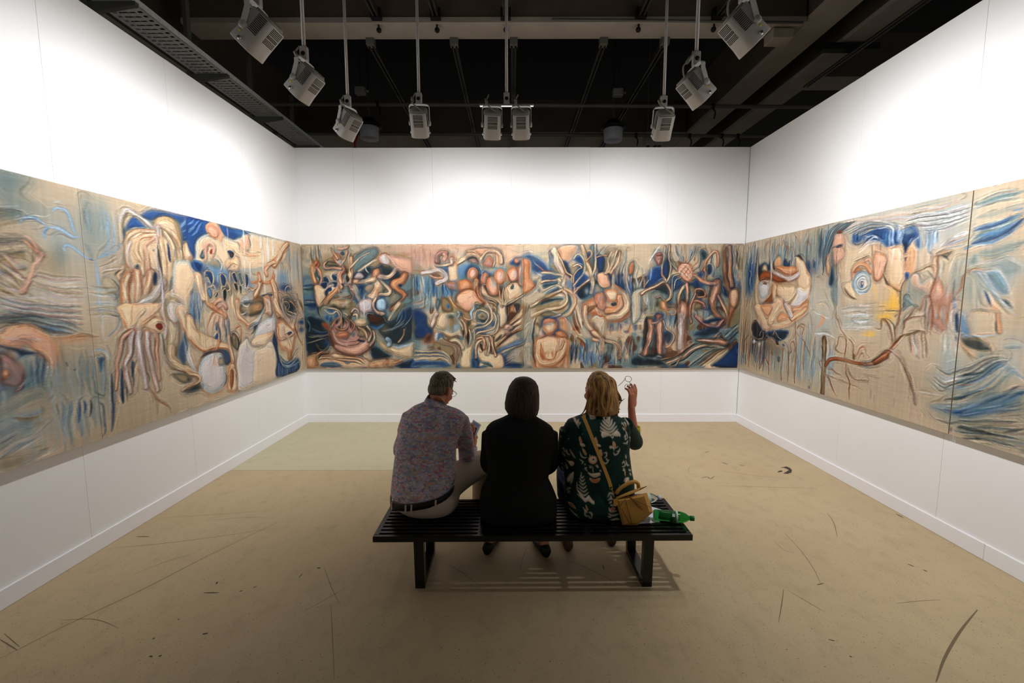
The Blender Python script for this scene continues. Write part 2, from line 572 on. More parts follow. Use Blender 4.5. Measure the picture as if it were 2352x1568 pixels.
# cables lying in the tray
for i, dx in enumerate((-0.1, -0.05, 0.02, 0.09)):
    c = MB().tube([(TX0 + hw + dx, -1.4, TZ + 0.02), (TX0 + hw + dx + 0.01, 2, TZ + 0.02), (TX0 + hw + dx - 0.01, 6.1, TZ + 0.02)], 0.014, 6).build('cable', M['black'])
    tag(c, ('first', 'second', 'third', 'fourth')[i] + ' black cable from the wall side inside the cable tray', 'cable', 'cables in the tray')
# black conduit pair on the right
tb = empty('double_conduit', (4.45, 5.0, ZB - 0.13))
for dx in (-0.022, 0.03):
    MB().tube([(dx, -6, 0), (dx, 1.9, 0)], 0.017, 8).build('conduit', M['rail'], tb)
MB().box(-0.42, 0.32, 0.95, 1.05, 0.03, 0.11).build('crosspiece', M['black'], tb)
tag(tb, 'pair of dark conduits below the outer roof beam on the right', 'conduit')
# small ceiling items
def socket(u, v, y, label, w=0.17):
    c = at(u, v, y)
    r = empty('junction_box', c)
    MB().bbox(-w / 2, w / 2, -0.05, 0.05, -0.06, 0.06, 0.01).build('box', M['lamp_recess'], r)
    MB().tube([(w / 2, 0, 0), (w / 2 + 0.05, 0, 0.0)], 0.02, 8).build('gland', M['lamp_recess'], r)
    MB().tube([(0, 0, 0.05), (0, 0, 7.0 - c.z)], 0.008, 6).build('drop_cable', M['black'], r)
    tag(r, label, 'junction box')


socket(828, 209, 7.6, 'small grey junction box hanging left of centre in the dark ceiling')
socket(1419, 213, 7.6, 'small grey junction box hanging right of centre in the dark ceiling')
tag(MB().bbox(0, 1, -0.04, 0.04, 0, 0.085, 0.01, Matrix.Translation(at(864, 297, 9.6)) @ Matrix.Diagonal((0.84, 1, 1, 1))).build('metal_trunking', M['lamp_recess']),
    'pale metal trunking bar behind the left dome lamp', 'trunking')
c = at(1500, 337, 9.0)
wb = empty('white_box', c)
for dx in (-0.12, 0.12): MB().tube([(dx, 0, 0.25), (dx, 0, 7.0 - c.z)], 0.012, 6).build('hanger', M['steel_dark'], wb)
MB().bbox(-0.18, 0.18, -0.1, 0.1, 0, 0.26, 0.01).build('housing', M['lamp_recess'], wb)
for dx in (-0.12, 0.02, 0.1): MB().box(dx - 0.02, dx + 0.02, -0.09, 0.09, -0.03, 0).build('foot', M['black'], wb)
tag(wb, 'grey equipment box peeping over the back wall top', 'box')
# beam clamp box beside the right beam
c = at(1788, 94, 5.75)
cb = empty('beam_box', c)
MB().bbox(-0.13, 0.13, -0.1, 0.1, -0.02, 0.1, 0.008).build('case', M['beam'], cb)
MB().tube(curve([(0.0, 0, 0.1), (0.04, 0, 0.16), (0.09, 0, 0.1)], 5), 0.012, 6).build('loop_cable', M['cable'], cb)
tag(cb, 'grey box under the near beam beside the right beam', 'box')
# red ribbon
P = [at(u, v, 8.72) for u, v in ((820, 305), (819, 318), (815, 328), (817, 345))]
mb = MB()
vs = []
for p in curve(P, 5): vs += [p + Vector((-0.02, 0, 0)), p + Vector((0.02, 0, 0)), p + Vector((0.02, 0.004, 0)), p + Vector((-0.02, 0.004, 0))]
n = len(vs) // 4
mb.loft([vs[4 * i:4 * i + 4] for i in range(n)])
tag(mb.build('ribbon', M['red']), 'short orange-red ribbon hanging from the far pipe', 'ribbon')


def dome_lamp(u, v, y, label):
    c = at(u, v, y)
    r = empty('dome_lamp', c)
    MB().lathe([(0.155, 0.0), (0.16, 0.004), (0.175, 0.2), (0.17, 0.21), (0.0, 0.21)]).build('diffuser', M['diffuser'], r)
    MB().lathe([(0.0, 0.2), (0.19, 0.2), (0.225, 0.225), (0.225, 0.25), (0.15, 0.28), (0.1, 0.36), (0.0, 0.38)]).build('heat_sink', M['black'], r)
    MB().tube(curve([(0, 0, 0.37), (0.01, 0, 0.45), (-0.01, 0, 0.6), (0, 0, 0.9)], 4), 0.014, 6).build('hook', M['steel_dark'], r)
    MB().tube([(0, 0, 0.88), (0, 0, 7.0 - c.z)], 0.01, 6).build('suspension', M['black'], r)
    tag(r, label, 'pendant lamp', 'unlit dome lamps')


dome_lamp(849, 320, 8.2, 'unlit grey dome lamp hanging left of centre above the back wall')
dome_lamp(1408, 324, 8.2, 'unlit grey dome lamp hanging right of centre above the back wall')


# ---------------------------------------------------------------- floodlights
def make_head(root, az, tilt, power=1.0):
    """lamp head hung at the origin of root; az turns it about the vertical, tilt is how far it looks below the horizon"""
    R = Matrix.Rotation(az, 4, 'Z') @ Matrix.Rotation(-tilt, 4, 'X')        # local +y = beam axis
    O = Matrix.Translation((0, 0, -0.155))
    T = O @ R
    W, HH, LB, LF = 0.080, 0.085, -0.115, 0.115
    def sec(y, w, h, e=4.5, n=28, dz=0):
        out = []
        for k in range(n):
            a = 2 * PI * k / n
            cx, sx = math.cos(a), math.sin(a)
            q = (abs(cx) ** e + abs(sx) ** e) ** (-1 / e)
            out.append(T @ Vector((w * cx * q, y, h * sx * q + dz)))
        return out
    body = MB().loft([sec(LB + 0.012, W - 0.006, HH - 0.006), sec(LB + 0.018, W, HH), sec(0.05, W, HH), sec(LF - 0.004, W + 0.003, HH + 0.003), sec(LF, W + 0.001, HH + 0.001), sec(LF - 0.001, W - 0.005, HH - 0.005), sec(LF - 0.03, W - 0.007, HH - 0.007)]).build('housing', M['lamp'], root)
    mb = MB().loft([sec(LB, W - 0.016, HH - 0.016), sec(LB + 0.013, W - 0.012, HH - 0.012)])
    mb.build('recessed_back', M['lamp_recess'], root)
    # vents: underside, then both flanks
    mb = MB()
    for grp in ((-0.088, -0.052, 5), (-0.040, -0.026, 3), (-0.014, 0.012, 4)):
        for i in range(grp[2]):
            y = grp[0] + (grp[1] - grp[0]) * i / (grp[2] - 1)
            mb.box(-0.043, 0.043, y - 0.0024, y + 0.0024, -HH - 0.0008, -HH + 0.004, T)
    mb.build('vent_slots', M['lamp_dark'], body, 'stuff')
    for s in (-1, 1):
        mb = MB()
        for i in range(11):
            y = -0.092 + i * 0.0105
            mb.box(s * (W + 0.0008), s * (W - 0.004), y - 0.0024, y + 0.0024, -0.058, 0.006, T)
        mb.build('vent_slots', M['lamp_dark'], body, 'stuff')
    for s in (-1, 1):
        M2 = T @ Matrix.Translation((s * W, 0.02, 0.03)) @ Matrix.Rotation(s * PI / 2, 4, 'Y')
        MB().lathe([(0.0, -0.004), (0.022, -0.004), (0.022, 0.018), (0.016, 0.022), (0.0, 0.022)], 12, M2).build('side_knob', M['lamp'], root)
        M2 = T @ Matrix.Translation((s * W, 0.09, 0.0)) @ Matrix.Rotation(s * PI / 2, 4, 'Y')
        MB().lathe([(0.0, -0.004), (0.012, -0.004), (0.012, 0.012), (0.0, 0.013)], 10, M2).build('latch', M['chrome'], root)
    M2 = T @ Matrix.Translation((W, 0.055, 0.03)) @ Matrix.Rotation(PI / 2, 4, 'Y')
    MB().lathe([(0.0, -0.001), (0.008, -0.001), (0.008, 0.0015), (0.0, 0.002)], 10, M2).build('sticker', M['yellow_dot'], root)
    M2 = T @ Matrix.Translation((-W, 0.055, 0.03)) @ Matrix.Rotation(-PI / 2, 4, 'Y')
    MB().lathe([(0.0, -0.001), (0.008, -0.001), (0.008, 0.0015), (0.0, 0.002)], 10, M2).build('sticker', M['yellow_dot'], root)
    # glass
    M2 = T @ Matrix.Translation((0, LF - 0.026, 0)) @ Matrix.Rotation(-PI / 2, 4, 'X')
    MB().box(-W + 0.014, W - 0.014, -HH + 0.014, HH - 0.014, -0.001, 0.002, M2).build('front_glass', M['lens'], root)
    # yoke from the knobs up to the pole
    A = Matrix.Rotation(az, 4, 'Z')
    kn = [T @ Vector((s * (W + 0.012), 0.02, 0.03)) for s in (-1, 1)]
    pts = [kn[0]]
    for lx, lz in ((-1, -0.05), (-1, -0.02), (-0.86, -0.004), (-0.5, 0), (0.5, 0), (0.86, -0.004), (1, -0.02), (1, -0.05)):
        pts.append(A @ Vector((lx * (W + 0.012), 0, lz)))
    pts.append(kn[1])
    rings = []
    for i, p in enumerate(pts):
        t = (pts[min(i + 1, len(pts) - 1)] - pts[max(i - 1, 0)]).normalized()
        yv = A @ Vector((0, 1, 0)); yv = (yv - t * yv.dot(t)).normalized()
        nv = t.cross(yv)
        rings.append([p + yv * 0.017 + nv * 0.0025, p - yv * 0.017 + nv * 0.0025, p - yv * 0.017 - nv * 0.0025, p + yv * 0.017 - nv * 0.0025])
    MB().loft(rings, smooth=False).build('yoke', M['yoke'], root)
    # mains lead
    b = T @ Vector((0.02, LB, 0.02))
    c = [Vector((-0.03, -0.01, 0.10)), Vector((-0.055, -0.03, 0.03)), b + Vector((-0.06, -0.05, 0.02)), b + A @ Vector((0.03, -0.05, -0.05)), b]
    MB().tube(curve(c, 6), 0.006, 7).build('mains_lead', M['cable'], root)
    MB().tube([c[1] + Vector((0, 0, 0.02)), (c[1] + c[2]) / 2], 0.013, 8).build('connector', M['cable'], root)
    ld = bpy.data.lights.new('floodlight_beam', 'SPOT')
    ld.energy = LAMP_POWER * power
    ld.color = (1.0, 0.985, 0.975)
    ld.spot_size = math.radians(146)
    ld.spot_blend = 1.0
    ld.shadow_soft_size = 0.045
    lo = bpy.data.objects.new('floodlight_beam', ld)
    COL.objects.link(lo)
    lo.parent = root
    lo.matrix_local = T @ Matrix.Translation((0, LF + 0.012, 0)) @ Matrix.Rotation(PI / 2 + math.radians(3), 4, 'X')
    return lo


def make_pole(root, ztop):
    MB().tube([(0, 0, 0.085), (0, 0, ztop)], 0.0135, 10).build('pole', M['pole'], root)
    MB().bbox(-0.027, 0.027, -0.02, 0.02, 0.0, 0.10, 0.004).build('clamp', M['pole'], root)
    MB().tube([(0.0, -0.024, 0.045), (0.0, -0.015, 0.045)], 0.016, 10).build('clamp_screw', M['black'], root)


def flood(p, az, tilt, label, power=1.0):
    r = empty('floodlight', p)
    make_pole(r, 5.07 - p[2])
    make_head(r, math.radians(az), math.radians(tilt), power)
    tag(r, label, 'floodlight', 'floodlights on poles')


# az: 0 looks at the back wall, +90 at the left wall, -90 at the right wall
flood((-1.545, 2.80, 3.50), 86, 44, 'floodlight aimed at the left wall, nearest the viewer of the left row', 0.8)
flood((-1.545, 3.40, 3.50), 78, 44, 'floodlight aimed at the left wall, middle one of the left row', 0.85)
flood((-1.525, 4.20, 3.51), 62, 46, 'floodlight turned to the left back corner beside the left dome lamp', 1.2)
flood((-0.865, 4.20, 3.53), 4, 48, 'floodlight aimed at the back wall, alone on its pole left of the pair', 1.25)
flood((1.405, 4.20, 3.50), -3, 48, 'floodlight aimed at the back wall near the right dome lamp', 1.8)
flood((1.375, 3.42, 3.47), -80, 44, 'floodlight aimed at the right wall, far one of the two', 1.55)
flood((1.400, 2.80, 3.52), -86, 44, 'floodlight aimed at the right wall, near one of the two', 1.15)
tw = empty('twin_floodlight_pole', (-0.052, 4.20, 3.53))
make_pole(tw, 5.07 - 3.53)
MB().bbox(-0.25, 0.25, -0.018, 0.018, -0.016, 0.0, 0.003).build('crossbar', M['chrome'], tw)
tag(tw, 'pole with a crossbar carrying two floodlights side by side', 'pole')
for dx, s in ((-0.135, 'left'), (0.135, 'right')):
    r = empty('floodlight', (-0.052 + dx, 4.20, 3.512))
    make_head(r, math.radians(5 if dx < 0 else -2), math.radians(49), 0.7)
    tag(r, 'floodlight on the %s end of the twin pole crossbar' % s, 'floodlight', 'floodlights on poles')
# the rows go on above the frame: one more lamp each
flood((1.50, 2.26, 3.54), -80, 62, 'floodlight of the right row just above the picture edge', 1.4)
flood((-1.545, 2.15, 3.52), 88, 48, 'floodlight of the left row just above the picture edge', 0.15)

# ---------------------------------------------------------------- bench
BX0, BX1, BY0, BY1, BZ = -0.945, 0.935, -0.235, 0.235, 0.36
bench = empty('slatted_bench', (0.1225, 2.632, 0), math.radians(0.5))
tag(bench, 'long black slatted wooden bench with two open frame legs', 'bench')
T = 0.036
NS = 12
pitch = (BY1 - BY0) / (NS - 0.42)
sw = pitch * 0.58
ms = None
for i in range(NS):
    y = BY0 + i * pitch
    if ms is None:
        ms = MB().bbox(BX0 + 0.02, BX1 - 0.02, 0, sw, BZ - T, BZ, 0.0015).mesh('slat')
        ms.materials.append(M['bench'])
    if i in (0, NS - 1): continue
    link_mesh('slat', ms, bench, (0, y, 0))
MB().bbox(BX0, BX1, BY0, BY0 + sw, BZ - T, BZ, 0.002).build('front_rail', M['bench'], bench)
MB().bbox(BX0, BX1, BY1 - sw, BY1, BZ - T, BZ, 0.002).build('front_rail', M['bench'], bench)
for x in (BX0, BX1 - 0.03): MB().bbox(x, x + 0.03, BY0 + sw, BY1 - sw, BZ - T, BZ + 0.0004, 0.002).build('end_rail', M['bench'], bench)
for x in (-0.335, 0.305): MB().bbox(x, x + 0.03, BY0 + sw, BY1 - sw, BZ - T - 0.002, BZ - 0.0006, 0.002).build('cross_rail', M['bench'], bench)
for cx in (-0.685, 0.69):
    mb = MB()
    w = 0.029
    prof_out = [(-0.205, BZ - T), (-0.185, 0.0), (0.185, 0.0), (0.205, BZ - T)]
    prof_in = [(-0.158, BZ - T), (-0.148, 0.036), (0.148, 0.036), (0.158, BZ - T)]
    n = 4
    vs = [Vector((cx + s * w, y, z)) for s in (-1, 1) for y, z in prof_out + prof_in]
    fs = []
    for i in range(3):
        a, b, c, d2 = i, i + 1, i + 5, i + 4
        fs += [(a, d2, c, b), (a + 8, b + 8, c + 8, d2 + 8), (a, b, b + 8, a + 8), (d2, d2 + 8, c + 8, c)]
    fs += [(0, 8, 12, 4), (3, 7, 15, 11)]
    mb.add(vs, fs)
    mb.build('leg', M['bench'], bench)


# ---------------------------------------------------------------- people
def skin_mat(name, col):
    m = mat(name, col, 0.5, spec=0.35, noise=0.06, nscale=60, bump=0.1, bscale=300)
    m.node_tree.nodes['Principled BSDF'].inputs['Subsurface Weight'].default_value = 0.08
    m.node_tree.nodes['Principled BSDF'].inputs['Subsurface Radius'].default_value = (0.01, 0.004, 0.002)
    return m


def hair_mat(name, dark, light, sx=90, grey=None):
    m = bpy.data.materials.new(name)
    m.use_nodes = True
    nt = m.node_tree
    N, L = nt.nodes.new, nt.links.new
    p = nt.nodes['Principled BSDF']
    p.inputs['Roughness'].default_value = 0.6
    p.inputs['Specular IOR Level'].default_value = 0.2
    tc = N('ShaderNodeTexCoord')
    mp = N('ShaderNodeMapping'); mp.inputs['Scale'].default_value = (sx, sx, 9)
    L(tc.outputs['Object'], mp.inputs['Vector'])
    n = N('ShaderNodeTexNoise'); n.inputs['Scale'].default_value = 1.0; n.inputs['Detail'].default_value = 4
    L(mp.outputs['Vector'], n.inputs['Vector'])
    r = N('ShaderNodeValToRGB')
    r.color_ramp.elements[0].position, r.color_ramp.elements[1].position = 0.32, 0.68
    r.color_ramp.elements[0].color = (*lin(dark), 1); r.color_ramp.elements[1].color = (*lin(light), 1)
    L(n.outputs['Fac'], r.inputs['Fac'])
    L(r.outputs['Color'], p.inputs['Base Color'])
    b = N('ShaderNodeBump'); b.inputs['Strength'].default_value = 0.55; b.inputs['Distance'].default_value = 0.006
    L(n.outputs['Fac'], b.inputs['Height']); L(b.outputs['Normal'], p.inputs['Normal'])
    return m


def paisley_mat():
    """small-scale print of red, ochre and slate leaves"""
    m = bpy.data.materials.new('paisley_cotton')
    m.use_nodes = True
    nt = m.node_tree
    N, L = nt.nodes.new, nt.links.new
    p = nt.nodes['Principled BSDF']
    p.inputs['Roughness'].default_value = 0.8
    p.inputs['Specular IOR Level'].default_value = 0.2
    tc = N('ShaderNodeTexCoord')
    wv = N('ShaderNodeTexNoise'); wv.inputs['Scale'].default_value = 55; wv.inputs['Detail'].default_value = 2
    L(tc.outputs['Object'], wv.inputs['Vector'])
    mixv = N('ShaderNodeVectorMath'); mixv.operation = 'MULTIPLY_ADD'
    mixv.inputs[1].default_value = (0.022, 0.022, 0.022)
    L(wv.outputs['Color'], mixv.inputs[0]); L(tc.outputs['Object'], mixv.inputs[2])
    mp = N('ShaderNodeMapping'); mp.inputs['Rotation'].default_value = (0, 0.6, 0); mp.inputs['Scale'].default_value = (0.75, 1, 1.5)
    L(mixv.outputs[0], mp.inputs['Vector'])
    v = N('ShaderNodeTexVoronoi'); v.inputs['Scale'].default_value = 62
    L(mp.outputs['Vector'], v.inputs['Vector'])
    r = N('ShaderNodeValToRGB')
    els = [(0.0, (218, 92, 108)), (0.09, (232, 150, 136)), (0.17, (200, 168, 104)), (0.30, (226, 196, 182)), (0.46, (150, 158, 178)),
           (0.6, (194, 186, 206)), (0.78, (118, 126, 150)), (0.88, (220, 202, 202))]
    cr = r.color_ramp
    cr.interpolation = 'CONSTANT'
    while len(cr.elements) < len(els): cr.elements.new(0.5)
    for e, (q, c) in zip(cr.elements, els):
        e.position = q; e.color = (*lin(c), 1)
    sp = N('ShaderNodeSeparateColor')
    L(v.outputs['Color'], sp.inputs[0]); L(sp.outputs[0], r.inputs['Fac'])
    v2 = N('ShaderNodeTexVoronoi'); v2.feature = 'DISTANCE_TO_EDGE'; v2.inputs['Scale'].default_value = 62
    L(mp.outputs['Vector'], v2.inputs['Vector'])
    v3 = N('ShaderNodeTexWave'); v3.inputs['Scale'].default_value = 62; v3.inputs['Distortion'].default_value = 14; v3.inputs['Detail'].default_value = 2; v3.inputs['Detail Scale'].default_value = 3
    L(mixv.outputs[0], v3.inputs['Vector'])
    mr = N('ShaderNodeMapRange'); mr.inputs[1].default_value = 0.02; mr.inputs[2].default_value = 0.06
    L(v2.outputs['Distance'], mr.inputs[0])
    mx = N('ShaderNodeMix'); mx.data_type = 'RGBA'; mx.inputs[6].default_value = (*lin((124, 130, 154)), 1)
    L(mr.outputs[0], mx.inputs[0]); L(r.outputs['Color'], mx.inputs[7])
    mr2 = N('ShaderNodeMapRange'); mr2.inputs[1].default_value = 0.62; mr2.inputs[2].default_value = 0.72; mr2.inputs[4].default_value = 0.75
    L(v3.outputs['Fac'], mr2.inputs[0])
    mx2 = N('ShaderNodeMix'); mx2.data_type = 'RGBA'; mx2.inputs[7].default_value = (*lin((178, 176, 198)), 1)
    L(mr2.outputs[0], mx2.inputs[0]); L(mx.outputs[2], mx2.inputs[6])
    L(mx2.outputs[2], p.inputs['Base Color'])
    n = N('ShaderNodeTexNoise'); n.inputs['Scale'].default_value = 14; n.inputs['Detail'].default_value = 3
    L(tc.outputs['Object'], n.inputs['Vector'])
    b = N('ShaderNodeBump'); b.inputs['Strength'].default_value = 0.5; b.inputs['Distance'].default_value = 0.02
    L(n.outputs['Fac'], b.inputs['Height']); L(b.outputs['Normal'], p.inputs['Normal'])
    return m


def attr_mat(name, rough=0.7, weave=0.0, wscale=900, spec=0.2):
    """cloth or canvas whose pigment is stored in the mesh"""
    m = bpy.data.materials.new(name)
    m.use_nodes = True
    nt = m.node_tree
    N, L = nt.nodes.new, nt.links.new
    p = nt.nodes['Principled BSDF']
    p.inputs['Roughness'].default_value = rough
    p.inputs['Specular IOR Level'].default_value = spec
    a = N('ShaderNodeAttribute'); a.attribute_name = 'pigment'
    tc = N('ShaderNodeTexCoord')
    n = N('ShaderNodeTexNoise'); n.inputs['Scale'].default_value = 260; n.inputs['Detail'].default_value = 2
    L(tc.outputs['Object'], n.inputs['Vector'])
    mr = N('ShaderNodeMapRange'); mr.inputs[3].default_value = 1 - weave; mr.inputs[4].default_value = 1 + weave
    L(n.outputs['Fac'], mr.inputs[0])
    mx = N('ShaderNodeVectorMath'); mx.operation = 'SCALE'
    L(a.outputs['Color'], mx.inputs[0]); L(mr.outputs[0], mx.inputs['Scale'])
    L(mx.outputs[0], p.inputs['Base Color'])
    n2 = N('ShaderNodeTexNoise'); n2.inputs['Scale'].default_value = wscale; n2.inputs['Detail'].default_value = 1
    L(tc.outputs['Object'], n2.inputs['Vector'])
    b = N('ShaderNodeBump'); b.inputs['Strength'].default_value = 0.15; b.inputs['Distance'].default_value = 0.002
    L(n2.outputs['Fac'], b.inputs['Height']); L(b.outputs['Normal'], p.inputs['Normal'])
    return m


M['skin_m'] = skin_mat('tanned_skin', (188, 122, 92))
M['skin_w'] = skin_mat('pale_skin', (206, 146, 116))
M['skin_b'] = skin_mat('rosy_skin', (186, 116, 90))
M['hair_m'] = hair_mat('grey_brown_hair', (58, 48, 40), (132, 120, 106), 120)
M['hair_d'] = hair_mat('dark_brown_hair', (36, 26, 19), (72, 54, 40), 130)
M['hair_b'] = hair_mat('blonde_hair', (66, 42, 20), (196, 148, 88), 48)
M['paisley'] = paisley_mat()
M['chino'] = mat('beige_chino', (196, 178, 160), 0.85, spec=0.15, noise=0.05, nscale=8, bump=0.5, bscale=9)
M['jacket'] = mat('black_wool', (25, 25, 24), 0.85, spec=0.15, noise=0.12, nscale=12, bump=0.4, bscale=10)
M['trouser_b'] = mat('black_trousers', (16, 16, 16), 0.85, spec=0.15)
M['jeans'] = mat('blue_jeans', (62, 72, 98), 0.85, noise=0.12, nscale=60)
M['belt'] = mat('black_leather', (20, 17, 16), 0.5)
M['shoe_br'] = mat('brown_leather', (92, 70, 52), 0.5, noise=0.1)
M['shoe_bk'] = mat('black_shoe', (15, 15, 16), 0.5)
M['wire'] = mat('dark_wire_frame', (46, 46, 48), 0.35, metal=0.6)
M['eye'] = mat('eye_white', (230, 226, 220), 0.25)
M['lip'] = mat('lip', (150, 82, 72), 0.5)
M['bag'] = mat('tan_leather', (202, 152, 76), 0.48, spec=0.35, noise=0.05, nscale=15, bump=0.15, bscale=250)
M['bag_seam'] = mat('dark_tan_seam', (112, 76, 28), 0.6)
M['gold'] = mat('gold_metal', (214, 178, 96), 0.25, metal=1.0)
M['yellow_cuff'] = mat('mustard_lining', (168, 156, 22), 0.8)


def sring(c, hx, hy, e=2.5, n=36, sag=0.0, tilt=0.0, yaw=0.0):
    out = []
    cy, sy = math.cos(yaw), math.sin(yaw)
    for k in range(n):
        a = 2 * PI * k / n
        cx, sx = math.cos(a), math.sin(a)
        q = (abs(cx) ** e + abs(sx) ** e) ** (-1 / e)
        x, y = hx * cx * q, hy * sx * q
        out.append(Vector((c[0] + x * cy - y * sy, c[1] + x * sy + y * cy, c[2] + tilt * (x / hx) - sag * max(0, -sx))))
    return out


def prow(uL, vL, uR, vR, Y, hd, sag=0.0, e=2.5):
    a, b = at(uL, vL, Y), at(uR, vR, Y)
    return sring((a + b) / 2, (b.x - a.x) / 2, hd, e, sag=sag, tilt=(b.z - a.z) / 2)


def zrow(z, cx, hx, Y, hd, e=2.5):
    return sring((cx, Y, z), hx, hd, e)


def head_matrix(c, yaw, pitch, roll=0.0):
    return Matrix.Translation(c) @ Matrix.Rotation(yaw, 4, 'Z') @ Matrix.Rotation(pitch, 4, 'X') @ Matrix.Rotation(roll, 4, 'Y')


def add_head(mb, T, s=1.0, neck_to=None, nr=0.056):
    """local +y is where the face looks"""
    R = T.to_3x3()
    P = lambda x, y, z: T @ (Vector((x, y, z)) * s)
    B = lambda x, y, z, r: mb.ball(P(x, y, z), tuple(q * s for q in r), 20, 14, R)
    B(0, -0.012, 0.032, (0.075, 0.096, 0.088))
    B(0, 0.032, -0.035, (0.059, 0.060, 0.078))
    B(0, 0.052, -0.092, (0.034, 0.032, 0.028))
    B(0, 0.07, 0.018, (0.052, 0.024, 0.02))
    for x in (-1, 1):
        B(x * 0.038, 0.060, -0.035, (0.024, 0.026, 0.026))
        B(x * 0.077, -0.006, -0.012, (0.011, 0.02, 0.034))
        B(x * 0.080, -0.014, 0.004, (0.007, 0.014, 0.02))
    mb.tube([P(0, 0.088, 0.012), P(0, 0.103, -0.018), P(0, 0.112, -0.038)], [0.009 * s, 0.011 * s, 0.013 * s], 8)
    B(0, 0.098, -0.044, (0.019, 0.013, 0.010))
    B(0, 0.087, -0.068, (0.024, 0.011, 0.008))
    B(0, 0.085, -0.078, (0.021, 0.011, 0.008))
    if neck_to is not None:
        mb.tube([P(0, -0.022, -0.03), (P(0, -0.026, -0.10) * 0.6 + Vector(neck_to) * 0.4), Vector(neck_to)], [nr, nr, nr * 1.25], 18)


def face_parts(T, s, root, lip=True):
    R = T.to_3x3()
    for x in (-1, 1):
        e = MB().ball(T @ (Vector((x * 0.031, 0.083, 0.0)) * s), 0.0125 * s, 12, 8).build('eye', M['eye'], root)
        MB().ball(T @ (Vector((x * 0.031, 0.0925, 0.0)) * s), 0.0055 * s, 10, 6).build('iris', M['hair_d'], e)
    MB().ball(T @ (Vector((0, 0.094, -0.072)) * s), (0.022 * s, 0.006 * s, 0.006 * s), 12, 8, R).build('mouth', M['lip'], root)


def add_hand(mb, wrist, d, palm_n, side, curl=(0.5, 0.6, 0.7, 0.8), spread=0.10, thumb=0.6, s=1.0):
    """wrist point, pointing direction, direction the palm faces, side=+1 thumb on d x palm_n"""
    d = Vector(d).normalized()
    nrm = Vector(palm_n); nrm = (nrm - d * nrm.dot(d)).normalized()
    lat = d.cross(nrm) * side
    w = Vector(wrist)
    L = 0.092 * s
    rings = []
    for t, hw, ht in ((-0.02, 0.026, 0.019), (0.2, 0.030, 0.018), (0.6, 0.040, 0.016), (1.0, 0.041, 0.012)):
        c = w + d * (L * t)
        rings.append([c + lat * (hw * s * math.cos(2 * PI * k / 16)) + nrm * (ht * s * math.sin(2 * PI * k / 16)) for k in range(16)])
    mb.loft(rings)
    lens = (0.072, 0.080, 0.074, 0.060)
    for i in range(4):
        off = (1.5 - i) * 0.0205 * s
        base = w + d * (L * 0.96) + lat * off
        a = (1.5 - i) * spread
        dd = (d * math.cos(a) + lat * math.sin(a)).normalized()
        pts, ang, p = [base - dd * 0.02 * s], 0.0, base
        pts.append(p)
        for seg, ratio in enumerate((0.45, 0.31, 0.24)):
            ang += curl[i] * (0.75, 1.0, 0.7)[seg]
            p = p + (dd * math.cos(ang) + nrm * math.sin(ang)) * lens[i] * ratio * s
            pts.append(p)
        mb.tube(curve(pts, 3), [0.0095 * s] * 3 + [0.009 * s] * 3 + [0.0085 * s] * 3 + [0.008 * s] * 3 + [0.005 * s], 10)
    b = w + d * (L * 0.28) + lat * 0.028 * s
    td = (lat * 0.75 + d * 0.6 + nrm * thumb).normalized()
    t2 = (lat * 0.15 + d * 0.85 + nrm * thumb).normalized()
    mb.tube(curve([b - td * 0.02 * s, b + td * 0.025 * s, b + td * 0.032 * s + t2 * 0.028 * s, b + td * 0.032 * s + t2 * 0.052 * s], 3),
            [0.0135 * s] * 3 + [0.0115 * s] * 3 + [0.0095 * s] * 3 + [0.006 * s], 10)
    return w + d * (L * 0.5) + nrm * 0.02 * s


def shoe(ank, toe, m, root, name='shoe', heel=0.0):
    a, t = Vector(ank), Vector(toe)
    d = (t - a); d.z = 0
    L = d.length; d.normalize()
    side = Vector((-d.y, d.x, 0))
    rings = []
    for q, hw, top in ((-0.3, 0.022, 0.05), (-0.26, 0.033, 0.075), (0.0, 0.037, 0.09), (0.35, 0.04, 0.07), (0.7, 0.044, 0.05), (0.93, 0.034, 0.034), (1.0, 0.016, 0.02)):
        c = Vector((a.x, a.y, 0)) + d * (L * q)
        ring = []
        for k in range(16):
            an = 2 * PI * k / 16
            z = (0.5 + 0.5 * math.sin(an)) * top + heel * max(0, 1 - max(0, q + 0.3) / 0.7)
            ring.append(c + side * (hw * math.cos(an)) + Vector((0, 0, max(0.001, z))))
        rings.append(ring)
    return MB().loft(rings).build(name, m, root)


def glasses(T, s, name, parent=None, mtl=None):
    mtl = mtl or M['wire']
    P = lambda x, y, z: T @ (Vector((x, y, z)) * s)
    mb = MB()
    for x in (-1, 1):
        ring = [P(x * 0.034 + 0.024 * math.cos(a), 0.106, 0.001 + 0.020 * math.sin(a)) for a in [2 * PI * k / 20 for k in range(21)]]
        mb.tube(ring, 0.0014, 6, False)
    mb.tube(curve([P(-0.010, 0.106, 0.004), P(0, 0.11, 0.009), P(0.010, 0.106, 0.004)], 4), 0.0014, 6)
    rim = mb.build(name + '_rims' if parent else name, mtl, parent)
    for x in (-1, 1):
        MB().tube(curve([P(x * 0.058, 0.106, 0.004), P(x * 0.074, 0.085, 0.006), P(x * 0.08, 0.0, 0.006), P(x * 0.078, -0.028, -0.02)], 5), 0.0014, 6).build('temple', mtl, rim if not parent else parent)
    return rim


# ---- man in the patterned shirt
man = empty('person', (-0.56, 2.70, 0.36))
tag(man, 'grey-haired man in a patterned shirt and beige trousers bent over a leaflet', 'person', 'people on the bench')
mo = man.location.copy()


def place(o, root):
    o.parent = root
    o.matrix_parent_inverse = Matrix.Translation(-Vector(root.location))
    return o


